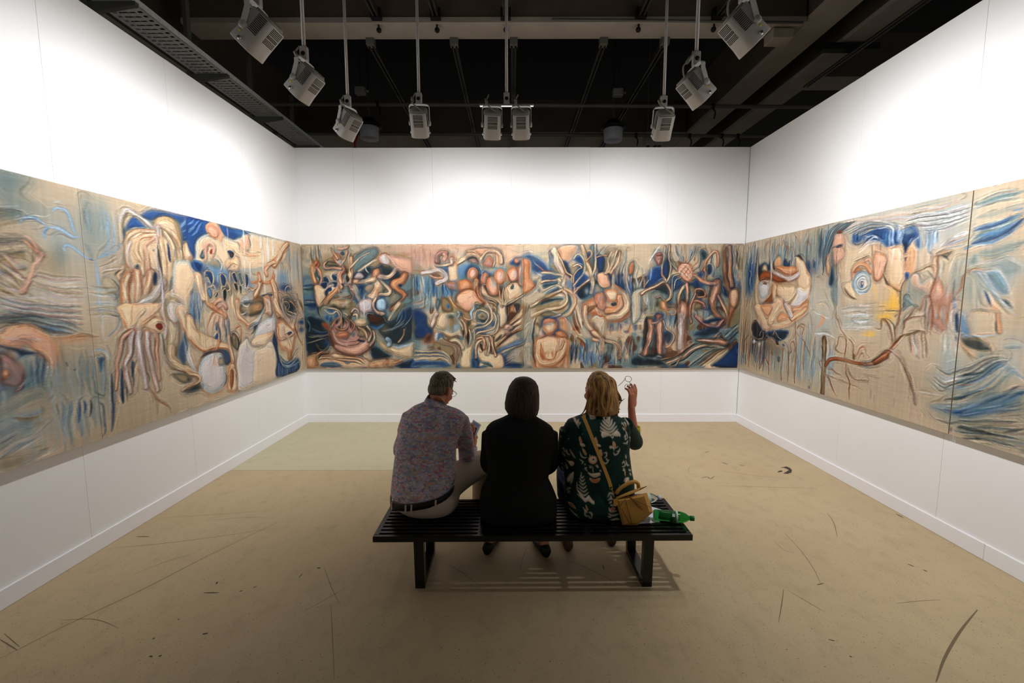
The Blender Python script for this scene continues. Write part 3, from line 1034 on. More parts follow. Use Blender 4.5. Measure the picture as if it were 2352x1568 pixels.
# head bowed to the right
TH = head_matrix(at(1014, 895, 3.02), math.radians(-32), math.radians(-26))
body = MB()
add_head(body, TH, 0.98, at(1000, 930, 2.92))
body.loft([zrow(0.42, -0.56, 0.15, 2.72, 0.12), zrow(0.6, -0.565, 0.14, 2.76, 0.11), prow(930, 1000, 1045, 1005, 2.83, 0.10), prow(945, 955, 1055, 960, 2.88, 0.08), prow(975, 935, 1025, 940, 2.92, 0.05)])
elbR, wriR = at(1073, 1058, 2.97), at(1089, 1010, 3.17)
elbL, wriL = at(925, 1040, 2.98), at(1060, 1020, 3.20)
shR, shL = at(1062, 962, 2.875), at(938, 956, 2.87)
body.tube([shR, (shR + elbR) / 2, elbR, (elbR * 0.5 + wriR * 0.5), wriR], [0.045, 0.042, 0.037, 0.034, 0.026], 14)
body.tube([shL, (shL + elbL) / 2, elbL, (elbL * 0.5 + wriL * 0.5), wriL], [0.045, 0.042, 0.037, 0.034, 0.026], 14)
add_hand(body, wriR, (0.05, 0.35, 0.9), (-0.9, 0.3, 0.0), -1, (0.75, 0.8, 0.85, 0.9), 0.06, 0.9)
add_hand(body, wriL, (0.5, 0.5, 0.4), (0.2, 0.2, 0.9), 1, (0.5, 0.5, 0.5, 0.5), 0.06, 0.5)
kneeR, ankR = at(1106, 1062, 3.06), Vector((-0.262, 3.10, 0.09))
kneeL, ankL = Vector((-0.74, 3.16, 0.48)), Vector((-0.72, 3.20, 0.09))
for hip, kn, an in ((Vector((-0.47, 2.76, 0.46)), kneeR, ankR), (Vector((-0.65, 2.76, 0.46)), kneeL, ankL)):
    body.tube([hip, kn, (kn + an) / 2, an, an + Vector((0, 0.0, -0.05))], [0.07, 0.05, 0.042, 0.034, 0.03], 14)
place(body.fused('body', M['skin_m'], None, 0.007, 3), man)
for hp, kn, an, nm in ((0, 0, 0, 0),): pass
tr = MB()
tr.loft([zrow(0.362, -0.535, 0.12, 2.71, 0.11), zrow(0.372, -0.545, 0.165, 2.715, 0.145), zrow(0.405, -0.56, 0.203, 2.72, 0.17), zrow(0.46, -0.565, 0.217, 2.725, 0.176),
         zrow(0.50, -0.572, 0.195, 2.74, 0.15), zrow(0.56, -0.572, 0.16, 2.76, 0.11)])
tr.tube(curve([Vector((-0.47, 2.74, 0.478)), Vector((-0.40, 2.87, 0.50)), kneeR - Vector((0.05, 0.06, 0.01)), kneeR + Vector((0.012, 0.02, -0.01)), kneeR + Vector((0.0, 0.035, -0.09)), (kneeR + ankR) / 2, ankR + Vector((0, 0, 0.03))], 4),
        [0.112 - 0.0018 * i for i in range(12)] + [0.085 - 0.0035 * (i) for i in range(13)], 18)
tr.tube(curve([Vector((-0.65, 2.74, 0.47)), Vector((-0.70, 2.95, 0.48)), kneeL, kneeL + Vector((0, 0.03, -0.09)), (kneeL + ankL) / 2, ankL + Vector((0, 0, 0.03))], 4), [0.105] * 5 + [0.085] * 5 + [0.068] * 6 + [0.058] * 5, 18)
trousers = place(tr.fused('trousers', M['chino'], None, 0.008, 8), man)
sh = MB()
rows = [(902, 1127, 1043, 1108, 2.735, .183, .028), (901, 1115, 1047, 1096, 2.742, .178, .012), (903, 1090, 1050, 1078, 2.762, .158, 0), (908, 1050, 1047, 1052, 2.79, .146, 0), (913, 1015, 1048, 1024, 2.815, .142, 0),
        (920, 985, 1060, 990, 2.845, .137, 0), (925, 962, 1070, 965, 2.872, .120, 0), (934, 944, 1067, 950, 2.89, .098, 0), (950, 932, 1052, 941, 2.905, .075, 0), (972, 923, 1026, 933, 2.918, .058, 0)]
sh.loft([prow(*r) for r in rows])
sh.tube(curve([shR + Vector((-0.02, 0, 0)), (shR + elbR) / 2 + Vector((0.004, -.005, 0)), elbR + Vector((0, -.01, 0.015)), elbR + Vector((0.0, 0.02, -0.012)), elbR * 0.6 + wriR * 0.4 + Vector((0, 0, -0.015)), elbR * 0.3 + wriR * 0.7 + Vector((0, 0, -.01))], 5), [0.064] * 5 + [0.058] * 6 + [0.056] * 5 + [0.05] * 5 + [0.043] * 5, 18)
sh.tube(curve([shL + Vector((0.02, 0, 0)), (shL + elbL) / 2, elbL, elbL * 0.5 + wriL * 0.5, elbL * 0.25 + wriL * 0.75], 5), [0.064] * 5 + [0.056] * 6 + [0.05] * 5 + [0.044] * 5, 18)
shirt = place(sh.fused('shirt', M['paisley'], None, 0.0075, 6), man)
# collar
cl = MB()
rr = []
for (uL, vL, uR, vR, Y, hd) in ((975, 924, 1024, 935, 2.915, .062), (979, 914, 1020, 927, 2.925, .060), (983, 907, 1017, 921, 2.93, .057), (975, 919, 1026, 934, 2.917, .069)):
    rr.append(prow(uL, vL, uR, vR, Y, hd))
place(cl.loft(rr, False).build('collar', M['paisley'], None), shirt)
shirt.children[0].matrix_parent_inverse = Matrix.Identity(4)
bl = MB().loft([prow(902, 1141, 1042, 1120, 2.735, .184, .030), prow(900, 1140, 1045, 1119, 2.735, .190, .030), prow(900, 1128, 1046, 1108, 2.735, .189, .028), prow(902, 1127, 1044, 1107, 2.735, .180, .028)], False)
place(bl.build('belt', M['belt']), man)
for k in (250, 262, 300, 225):
    a = math.radians(k)
    ring0, ring1 = prow(900, 1142, 1045, 1121, 2.735, .192, .031), prow(900, 1127, 1046, 1107, 2.735, .191, .028)
    i = int(k / 10) % 36
    p0, p1 = ring0[i], ring1[i]
    n = Vector((math.cos(a), math.sin(a), 0)); t = Vector((-n.y, n.x, 0)) * 0.005
    bl2 = MB().loft([[p + t + n * 0.003, p - t + n * 0.003, p - t - n * 0.004, p + t - n * 0.004] for p in (p0, p1)], smooth=False).build('belt_loop', M['chino'])
    place(bl2, trousers)
    bl2.matrix_parent_inverse = Matrix.Identity(4)
hr = MB()
RH = TH.to_3x3()
hr.ball(TH @ Vector((0, -0.018, 0.042)), (0.079, 0.095, 0.086), 24, 16, RH)
hr.ball(TH @ Vector((0, -0.044, -0.004)), (0.071, 0.064, 0.072), 24, 16, RH)
for i in range(60):
    rnd = random.Random(i)
    a, b = rnd.uniform(0, 2 * PI), rnd.uniform(0.0, 1.1)
    c = Vector((math.sin(b) * math.cos(a) * 0.074, -0.02 + math.sin(b) * math.sin(a) * 0.088, 0.045 + math.cos(b) * 0.08))
    hr.tube([TH @ c, TH @ (c + Vector((rnd.uniform(-.012, .012), 0.02, 0.006))), TH @ (c + Vector((rnd.uniform(-.02, .02), 0.042, 0.0)))], [0.009, 0.008, 0.003], 6)
place(hr.fused('hair', M['hair_m'], None, 0.004, 2), man)
place(glasses(TH, 0.98, 'spectacles', None), man)
for o in [c for c in man.children if c.name.startswith('spectacles')]:
    for ch in o.children: ch.matrix_parent_inverse = Matrix.Identity(4)
for side in (ankL, ankR):
    place(shoe(side, side + Vector((-0.03, 0.17, 0)), M['shoe_br'], None), man)


def face(T, s, root):
    before = set(bpy.data.objects)
    face_parts(T, s, None)
    for o in [q for q in bpy.data.objects if q not in before]:
        if o.parent is None: place(o, root)


face(TH, 0.98, man)

# leaflet and phone in his hands
c = at(1089, 983, 3.19)
TL = Matrix.Translation(c) @ Matrix.Rotation(math.radians(28), 4, 'Y') @ Matrix.Rotation(math.radians(-42), 4, 'X') @ Matrix.Rotation(math.radians(12), 4, 'Z')
M['paper'] = mat('white_paper', (232, 234, 246), 0.7)
M['print'] = mat('blue_print', (168, 176, 214), 0.7)
lf = MB()
for k, a in enumerate((0.0, 0.22, 0.42)):
    R2 = TL @ Matrix.Translation((-0.035, 0, 0)) @ Matrix.Rotation(a, 4, 'Z')
    lf.box(0.0, 0.075, -0.0006, 0.0006, -0.055, 0.055, R2)
leaflet = lf.build('leaflet', M['paper'])
tag(leaflet, "white folded leaflet in the man's hand", 'leaflet')
MB().box(0.008, 0.066, -0.0012, -0.0007, 0.02, 0.045, TL @ Matrix.Translation((-0.035, 0, 0))).build('printed_block', M['print'], leaflet)
ph = MB().bbox(-0.011, 0.011, -0.0035, 0.0035, -0.07, 0.03, 0.003, TL @ Matrix.Translation((0.012, -0.008, -0.02))).build('phone', M['shoe_bk'])
tag(ph, 'slim dark phone held against the leaflet', 'phone')
MB().box(-0.009, 0.009, -0.004, -0.0036, -0.064, 0.024, TL @ Matrix.Translation((0.012, -0.008, -0.02))).build('screen', mat('navy_screen', (30, 32, 66), 0.2), ph)

# ---- woman in black
w1 = empty('person', (0.04, 2.62, 0.36))
tag(w1, 'woman with a dark brown bob in a plain black jacket and black trousers', 'person', 'people on the bench')
TH = head_matrix(at(1202, 907, 2.76), math.radians(-4), math.radians(2))
body = MB()
add_head(body, TH, 0.92, at(1198, 962, 2.71), 0.05)
body.loft([zrow(0.42, 0.04, 0.16, 2.62, 0.11), zrow(0.6, 0.04, 0.13, 2.65, 0.10), prow(1135, 1000, 1255, 1000, 2.68, 0.09), prow(1150, 970, 1240, 970, 2.70, 0.06)])
for sx, el, wr in ((1124, at(1122, 1070, 2.73), at(1165, 1095, 2.98)), (1263, at(1264, 1068, 2.73), at(1225, 1095, 2.98))):
    s_ = at(sx, 992, 2.69)
    body.tube([s_, el, wr], [0.038, 0.034, 0.024], 14)
    add_hand(body, wr, (0.25 if sx < 1200 else -0.25, 0.9, -0.15), (0, 0.1, -1), 1 if sx < 1200 else -1, (0.3,) * 4, 0.05, 0.3, 0.92)
legs = ((Vector((-0.06, 2.66, 0.44)), Vector((-0.09, 3.03, 0.46)), Vector((-0.165, 2.83, 0.10))), (Vector((0.14, 2.66, 0.44)), Vector((0.17, 3.03, 0.46)), Vector((0.215, 2.80, 0.10))))
for hip, kn, an in legs: body.tube([hip, kn, an, an - Vector((0, 0, 0.05))], [0.07, 0.05, 0.034, 0.03], 14)
place(body.fused('body', M['skin_w'], None, 0.007, 3), w1)
jk = MB()
jk.loft([zrow(0.362, 0.035, 0.225, 2.63, 0.135, 3), zrow(0.375, 0.035, 0.243, 2.63, 0.150, 3), zrow(0.42, 0.037, 0.246, 2.63, 0.160, 2.7), prow(1102, 1142, 1279, 1142, 2.635, .158), prow(1105, 1122, 1270, 1120, 2.645, .15),
         prow(1119, 1094, 1259, 1097, 2.655, .135), prow(1120, 1060, 1264, 1060, 2.665, .13), prow(1114, 1020, 1273, 1020, 2.675, .128), prow(1113, 997, 1274, 997, 2.68, .12), prow(1117, 981, 1269, 981, 2.69, .105),
         prow(1128, 970, 1256, 971, 2.70, .085), prow(1150, 961, 1239, 961, 2.708, .066), prow(1166, 953, 1226, 953, 2.715, .056)])
for sx, el, wr in ((1124, at(1121, 1066, 2.73), at(1160, 1092, 2.94)), (1264, at(1266, 1064, 2.73), at(1230, 1092, 2.94))):
    s_ = at(sx, 992, 2.69)
    jk.tube(curve([s_, (s_ + el) / 2 + Vector((0, -0.01, 0)), el, (el + wr) / 2, wr], 5), [0.05] * 5 + [0.05] * 5 + [0.05] * 5 + [0.043] * 6, 16)
jacket = place(jk.fused('jacket', M['jacket'], None, 0.008, 6), w1)
cl = MB().loft([prow(1163, 960, 1228, 960, 2.708, .068), prow(1168, 948, 1224, 948, 2.72, .060), prow(1168, 947, 1224, 947, 2.72, .055)], False).build('collar', M['jacket'])
place(cl, jacket); cl.matrix_parent_inverse = Matrix.Identity(4)
for hip, kn, an in legs:
    pass
tr = MB()
for hip, kn, an in legs:
    tr.tube(curve([hip, (hip + kn) / 2, kn, (kn + an) / 2, an + Vector((0, 0, 0.0))], 5), [0.10] * 5 + [0.088] * 5 + [0.076] * 5 + [0.068] * 6, 18)
place(tr.fused('trousers', M['trouser_b'], None, 0.009, 4), w1)
place(shoe(legs[0][2], legs[0][2] + Vector((0.05, 0.17, 0)), M['shoe_bk'], None), w1)
place(shoe(legs[1][2], legs[1][2] + Vector((-0.05, 0.17, 0)), M['shoe_bk'], None), w1)
# bob
hr = MB()
bob = [(866, 1191, 1214, 2.755, .03), (869, 1183, 1221, 2.755, .055), (876, 1176, 1230, 2.75, .08), (887, 1169, 1236, 2.745, .098), (905, 1163, 1238.5, 2.742, .104), (925, 1159.5, 1238.5, 2.74, .104), (938, 1160, 1238, 2.738, .1), (950, 1167, 1235, 2.735, .092), (958, 1174, 1228, 2.733, .082)]
rings = []
rnd = random.Random(5)
amp = [rnd.uniform(-1, 1) for _ in range(72)]
for j, (v, uL, uR, Y, hd) in enumerate(bob):
    a, b = at(uL, v, Y), at(uR, v, Y)
    c, hx = (a + b) / 2, (b.x - a.x) / 2
    ring = []
    for k in range(72):
        an = 2 * PI * k / 72
        q = 1 + 0.012 * amp[k] * min(1, j / 3)
        dz = 0.006 * amp[(k * 7) % 72] if j == len(bob) - 1 else 0
        ring.append(Vector((c.x + hx * math.cos(an) * q, c.y + hd * math.sin(an) * q, c.z + dz)))
    rings.append(ring)
hair = place(hr.loft(rings).build('hair', M['hair_d']), w1)
place(glasses(TH, 0.92, 'spectacles', None), w1)
for o in [c for c in w1.children if c.name.startswith('spectacles')]:
    for ch in o.children: ch.matrix_parent_inverse = Matrix.Identity(4)
face(TH, 0.92, w1)

# ---- blonde woman
w2 = empty('person', (0.56, 2.68, 0.36))
tag(w2, 'blonde woman in a dark green blouse with cream motifs raising her hand', 'person', 'people on the bench')
TH = head_matrix(at(1371, 900, 2.82), math.radians(20), math.radians(-2))
body = MB()
add_head(body, TH, 0.97, at(1378, 955, 2.76), 0.05)
body.loft([zrow(0.42, 0.56, 0.15, 2.68, 0.11), zrow(0.6, 0.57, 0.13, 2.70, 0.10), prow(1315, 1000, 1430, 1000, 2.73, 0.09), prow(1330, 968, 1420, 968, 2.745, 0.06)])
sL, eL, wL = at(1303, 985, 2.735), at(1298, 1062, 2.78), at(1325, 1080, 3.02)
sR, eR, wR = at(1437, 976, 2.745), at(1457, 1014, 2.95), at(1450, 936, 2.985)
body.tube([sL, eL, wL], [0.04, 0.036, 0.025], 14)
body.tube([sR, eR], [0.04, 0.038], 14)
body.tube(curve([eR, eR * 0.55 + wR * 0.45, wR], 5), [0.037, 0.037, 0.036, 0.035, 0.034, 0.033, 0.031, 0.029, 0.027, 0.026, 0.026], 14)
add_hand(body, wL, (0.2, 0.9, 0), (0, 0, -1), 1, (0.4,) * 4, 0.05, 0.4, 0.92)
hold = add_hand(body, wR, (0.10, 0.02, 1), (-0.55, 0.8, 0.0), -1, (0.30, 0.40, 0.55, 0.66), 0.05, 0.55, 1.08)
legs = ((Vector((0.47, 2.72, 0.44)), Vector((0.39, 3.06, 0.49)), Vector((0.385, 2.87, 0.10))), (Vector((0.66, 2.72, 0.44)), Vector((0.70, 3.08, 0.48)), Vector((0.70, 2.93, 0.10))))
for hip, kn, an in legs: body.tube([hip, kn, an, an - Vector((0, 0, 0.05))], [0.07, 0.05, 0.034, 0.03], 14)
place(body.fused('body', M['skin_b'], None, 0.0055, 2), w2)
bz = MB()
bz.loft([zrow(0.362, 0.575, 0.175, 2.68, 0.115), zrow(0.372, 0.57, 0.205, 2.68, 0.135), zrow(0.41, 0.565, 0.222, 2.68, 0.15), zrow(0.47, 0.563, 0.222, 2.685, 0.148), prow(1298, 1112, 1455, 1106, 2.70, .14),
         prow(1294, 1075, 1449, 1075, 2.71, .132), prow(1293, 1035, 1444, 1035, 2.72, .13), prow(1293, 1000, 1446, 1000, 2.73, .125), prow(1296, 978, 1446, 980, 2.738, .108), prow(1304, 965, 1440, 966, 2.745, .086),
         prow(1324, 957, 1424, 958, 2.752, .066), prow(1343, 950, 1412, 951, 2.757, .056)])
bz.tube(curve([sL, (sL + eL) / 2 + Vector((-.003, -.005, 0)), eL, (eL + wL) / 2], 5), [0.052] * 5 + [0.052] * 5 + [0.05] * 6, 16)
cuff = eR * 0.68 + wR * 0.32
bz.tube(curve([sR + Vector((-.01, 0, 0)), (sR + eR) / 2, eR + Vector((0, -.01, 0.005)), eR + Vector((0.0, 0.015, 0.0)), cuff + Vector((0, 0, -0.015)), cuff], 4), [0.058] * 4 + [0.058] * 4 + [0.056] * 4 + [0.05] * 4 + [0.046] * 5, 16)
blouse = place(bz.fused('blouse', None, None, 0.0035, 9), w2)
dirn = (wR - eR).normalized()
yc = MB().loft([[cuff + dirn * h + (Vector((1, 0, 0)) * math.cos(2 * PI * k / 20) + Vector((0, 1, 0)) * math.sin(2 * PI * k / 20)) * r for k in range(20)] for h, r in ((-0.012, 0.040), (-0.014, 0.047), (0.030, 0.050), (0.031, 0.044), (0.0, 0.040))], False).build('cuff', M['yellow_cuff'])
place(yc, blouse); yc.matrix_parent_inverse = Matrix.Identity(4)
tr = MB()
for hip, kn, an in legs:
    tr.tube(curve([hip, (hip + kn) / 2, kn, (kn + an) / 2, an + Vector((0, 0, 0.12))], 5), [0.095] * 5 + [0.08] * 5 + [0.066] * 5 + [0.052] * 6, 18)
place(tr.fused('jeans', M['jeans'], None, 0.009, 4), w2)
for hip, kn, an in legs:
    b = place(shoe(an, an + Vector((0.0, 0.17, 0)), M['shoe_br'], None, 'ankle_boot'), w2)
    sft = MB().tube([an + Vector((0, 0, -0.02)), an + Vector((0, 0.01, 0.06)), an * 0.72 + kn * 0.28], [0.04, 0.043, 0.046], 16).build('boot_shaft', M['shoe_bk'])
    place(sft, b); sft.matrix_parent_inverse = Matrix.Identity(4)
# wavy hair
hr = MB()
rows = [(853, 1369, 1385, 2.82, .03), (857, 1360, 1394, 2.82, .055), (865, 1354, 1402, 2.815, .08), (877, 1351, 1409, 2.81, .095), (890, 1354, 1413, 2.80, .098), (906, 1357, 1417, 2.795, .094), (920, 1356, 1421, 2.79, .09), (935, 1351, 1421, 2.785, .085), (946, 1350, 1418, 2.775, .078), (952, 1356, 1410, 2.77, .07)]
hr.loft([prow(a, v, b, v, Y, hd, 0, 2.0) for v, a, b, Y, hd in rows])
rnd = random.Random(11)
for i in range(46):
    t = rnd.random()
    u0 = 1362 + 30 * t
    u1 = 1349 + 74 * t + rnd.uniform(-3, 3)
    um = 1357 + 59 * t
    vend = rnd.uniform(935, 956)
    near = -0.1 * math.sin(PI * t) - rnd.uniform(0.0, 0.012)
    pts = [at(u0, 858 + 6 * abs(t - .45), 2.81 + near * 0.6), at((u0 + um) / 2 + (t - .5) * 14, 874, 2.80 + near), at(um, 898, 2.80 + near * 1.05), at(um + rnd.uniform(-7, 8), 920, 2.795 + near), at(u1, vend, 2.785 + near * 0.95)]
    hr.tube(curve(pts, 5), [0.006 + 0.006 * math.sin(PI * min(1, (k + 3) / 24)) for k in range(21)], 7)
for pts in ([(1408, 880), (1418, 900), (1426, 915), (1424, 926), (1414, 934)], [(1410, 890), (1420, 908), (1427, 920), (1436, 914)], [(1412, 905), (1421, 925), (1420, 940), (1421, 952)], [(1352, 915), (1347, 932), (1340, 946), (1332, 953)], [(1356, 925), (1349, 942), (1344, 951), (1338, 956)]):
    hr.tube(curve([at(u, v, 2.79) for u, v in pts], 5), [0.010 * (1 - 0.8 * k / (5 * (len(pts) - 1))) for k in range(5 * (len(pts) - 1) + 1)], 7)
place(hr.fused('hair', M['hair_b'], None, 0.0035, 1), w2)
face(TH, 0.97, w2)
ring = MB()
rp = wR + Vector((0.030, 0.012, 0.108))
ring.lathe([(0.0095, -0.0015), (0.0108, -0.0015), (0.0108, 0.0015), (0.0095, 0.0015)], 16, Matrix.Translation(rp))
place(ring.build('finger_ring', M['gold']), w2)

# folded spectacles held up in her right hand
gl = empty('spectacles', at(1446, 886, 2.985))
tag(gl, "thin dark spectacles held up in the blonde woman's hand", 'spectacles')
go = gl.location
def gp(u, v, y=2.985): return at(u, v, y) - go
rg = MB()
for cu, cv, ru, rv, t in ((1443, 870, 7.6, 6.4, 0.3), (1441, 889, 6.0, 7.0, -0.2)):
    pts = []
    for k in range(25):
        a = 2 * PI * k / 24
        x, y = ru * math.cos(a), rv * math.sin(a)
        pts.append(gp(cu + x * math.cos(t) - y * math.sin(t), cv + x * math.sin(t) + y * math.cos(t), 2.985 + 0.01 * math.cos(a)))
    rg.tube(pts, 0.0016, 6, False)
rg.build('rims', M['wire'], gl)
MB().tube(curve([gp(1446, 877), gp(1447, 881), gp(1446, 885)], 4), 0.0016, 6).build('bridge', M['wire'], gl)
for q in ([(1437, 869), (1430, 877), (1420, 886)], [(1446, 884), (1450, 887), (1455, 893)]):
    MB().tube(curve([gp(u, v, 2.985 + 0.01 * i) for i, (u, v) in enumerate(q)], 4), 0.0016, 6).build('temple', M['wire'], gl)

# ---------------------------------------------------------------- handbag
bag = empty('handbag', at(1450, 1208, 2.55))
tag(bag, 'tan leather handbag with faceted sides and shoulder strap on the bench', 'handbag')
bo = bag.location.copy()
def bp(u, v, y): return at(u, v, y) - bo
front = [(1413, 1144), (1429, 1210.5), (1464, 1207), (1500, 1176), (1486, 1131), (1440, 1141)]
rings = []
for sc, y in ((0.80, 2.492), (0.985, 2.512), (1.0, 2.55), (0.97, 2.60), (0.8, 2.625)):
    ring = []
    for u, v in front:
        uu, vv = 1456 + (u - 1456) * sc, 1172 + (v - 1172) * sc
        q = bp(uu, vv, y)
        q.z = max(q.z + bo.z, 0.3625) - bo.z
        ring.append(q)
    rings.append(ring)
bb = MB().loft(rings, smooth=False)
bag_body = bb.build('bag_body', M['bag'], bag)
for a, b in (((1436, 1146), (1452, 1203)), ((1436, 1146), (1424, 1162)), ((1445, 1140), (1465, 1152)), ((1465, 1152), (1497, 1166)), ((1428, 1168), (1447, 1203)), ((1447, 1203), (1463, 1203))):
    MB().tube([bp(a[0], a[1], 2.491), bp((a[0] + b[0]) / 2, (a[1] + b[1]) / 2, 2.489), bp(b[0], b[1], 2.491)], 0.0014, 6).build('seam', M['bag_seam'], bag_body)
flap = MB().loft([[bp(u, v, y) for u, v, y in r] for r in (
    [(1414, 1146, 2.50), (1445, 1135, 2.50), (1468, 1125, 2.51), (1486, 1117, 2.52)],
    [(1415, 1141, 2.53), (1446, 1128, 2.53), (1468, 1120, 2.54), (1485, 1116, 2.55)],
    [(1416, 1140, 2.60), (1446, 1128, 2.60), (1468, 1120, 2.60), (1485, 1117, 2.60)])], cap=False)
flap.fuse = None
fo = flap.build('flap', M['bag'], bag)
sm = fo.modifiers.new('s', 'SOLIDIFY'); sm.thickness = 0.004
MB().tube(curve([bp(1415, 1133, 2.55), bp(1424, 1122, 2.545), bp(1440, 1111, 2.545), bp(1456, 1106, 2.55), bp(1465, 1110, 2.555), bp(1467, 1120, 2.56)], 6), 0.0115, 10).build('handle', M['bag'], bag)
for pts in ([(1441, 1138), (1458, 1153), (1466, 1164), (1477, 1171)], [(1443, 1138), (1457, 1151), (1468, 1160), (1472, 1165)]):
    MB().tube(curve([bp(u, v, 2.484) for u, v in pts], 4), 0.0024, 6).build('tie_cord', M['bag_seam'], bag)
sp = [(1339, 955, 2.665), (1346, 970, 2.628), (1358, 1000, 2.594), (1372, 1035, 2.575), (1386, 1070, 2.562), (1397, 1098, 2.548), (1403, 1117, 2.54)]
P = curve([bp(*q) for q in sp], 6)
rings = []
for i, p in enumerate(P):
    t = (P[min(i + 1, len(P) - 1)] - P[max(i - 1, 0)]).normalized()
    w = t.cross(Vector((0, -1, 0.25))).normalized() * 0.0105
    nn = t.cross(w).normalized() * 0.0016
    rings.append([p + w + nn, p - w + nn, p - w - nn, p + w - nn])
strap = MB().loft(rings, smooth=False).build('shoulder_strap', M['bag'], bag)
MB().tube(curve([bp(1401, 1117, 2.54), bp(1407, 1119, 2.538), bp(1406, 1124, 2.538), bp(1400, 1122, 2.538), bp(1401, 1117, 2.54)], 4), 0.0016, 6).build('ring', M['gold'], strap)
MB().tube(curve([bp(1404, 1121, 2.535), bp(1408, 1130, 2.535), bp(1411, 1138, 2.535)], 4), 0.003, 6).build('snap_hook', M['gold'], strap)
MB().loft([[bp(u, v, y) for u, v in ((1409, 1146), (1418, 1144), (1420, 1158), (1414, 1163), (1409, 1160))] for y in (2.492, 2.497)], smooth=False).build('leather_tab', M['bag'], bag)

# ---------------------------------------------------------------- bottles and papers
def bottle(p, d, s, label, mt, cap_m, prof):
    d = Vector(d).normalized()
    R = d.to_track_quat('Z', 'Y').to_matrix().to_4x4()
    r = empty('bottle', p)
    b = MB().lathe([(x * s, z * s) for x, z in prof], 28, R).build('bottle_body', mt, r)
    return r, b, R


M['green_pet'] = mat('green_plastic', (52, 158, 70), 0.12, spec=0.5, trans=0.75, ior=1.2)
M['clear_pet'] = mat('clear_plastic', (214, 226, 236), 0.08, spec=0.5, trans=0.9, ior=1.15)
M['green_cap'] = mat('green_cap', (20, 104, 52), 0.4)
M['white_cap'] = mat('white_cap', (205, 212, 220), 0.4)
M['lbl_green'] = mat('dark_green_label', (22, 92, 34), 0.5)
M['lbl_white'] = mat('pale_label', (190, 214, 196), 0.5)
pet = [(0.0, 0.002), (0.022, 0.0), (0.030, 0.006), (0.032, 0.02), (0.0315, 0.06), (0.032, 0.1), (0.0325, 0.128), (0.0325, 0.158), (0.031, 0.17), (0.024, 0.19), (0.014, 0.203), (0.0125, 0.212), (0.0125, 0.222)]
p0 = Vector((0.880, 2.575, 0.3635 + 0.0325 * 1.05))
dr = Vector((1.084, 2.528, 0)) - Vector((0.868, 2.575, 0))
g, gb, R = bottle(p0, dr, 1.02, '', M['green_pet'], None, pet)
tag(g, 'green plastic bottle lying on the bench end beside the handbag', 'bottle')
MB().lathe([(0.0125, 0.216), (0.0155, 0.216), (0.0155, 0.238), (0.014, 0.240), (0.0, 0.240)], 20, R).build('cap', M['green_cap'], g)
lb = MB().lathe([(0.0327, 0.100), (0.0334, 0.100), (0.0338, 0.128), (0.0327, 0.128)], 28, R).build('label_band', M['lbl_green'], g)
MB().lathe([(0.0327, 0.130), (0.0337, 0.130), (0.0337, 0.143), (0.0327, 0.143)], 28, R).build('label_band', M['lbl_white'], g)
T2 = R @ Matrix.Rotation(math.radians(0), 4, 'Z')
st = R.to_3x3() @ Vector((0, 0, 0.11))
nv = Vector((0, -0.8, 0.6)).normalized()
ax = Vector(dr).normalized(); tv = nv.cross(ax)
c = st + nv * 0.0345
MB().add([c + ax * a * 0.008 + tv * b * 0.009 for a, b in ((-1, -1), (1, -1), (1, 1), (-1, 1))] + [c - nv * .001 + ax * a * 0.008 + tv * b * 0.009 for a, b in ((-1, -1), (1, -1), (1, 1), (-1, 1))],
         [(0, 1, 2, 3), (7, 6, 5, 4), (0, 4, 5, 1), (1, 5, 6, 2), (2, 6, 7, 3), (3, 7, 4, 0)]).build('sticker', M['white_cap'], lb)
p1 = Vector((0.80, 2.79, 0.3635 + 0.031))
dr2 = Vector((1, 0.08, 0))
g2, gb2, R = bottle(p1 + Vector((-0.02, 0, 0)), dr2, 0.97, '', M['clear_pet'], None, pet)
tag(g2, 'clear plastic bottle lying behind the handbag on the bench', 'bottle')
MB().lathe([(0.0125, 0.206), (0.0155, 0.206), (0.0155, 0.226), (0.0, 0.227)], 20, R).build('cap', M['white_cap'], g2)
MB().lathe([(0.0312, 0.105), (0.032, 0.105), (0.0324, 0.15), (0.0314, 0.15)], 28, R).build('label_band', M['lbl_white'], g2)
for (cx, cy, rz, z, l) in ((0.865, 2.66, 0.9, 0.3612, 'white printed sheet sticking out behind the green bottle'), (0.80, 2.60, 0.15, 0.3626, 'white folded sheet under the handbag on the bench')):
    T3 = Matrix.Translation((cx, cy, z)) @ Matrix.Rotation(rz, 4, 'Z')
    o = MB().box(-0.105, 0.105, -0.07, 0.07, 0, 0.0011, T3).build('paper_sheet', M['paper'])
    tag(o, l, 'paper')
    MB().box(-0.08, 0.02, -0.05, 0.0, 0.0011, 0.0014, T3).build('printed_block', M['print'], o)


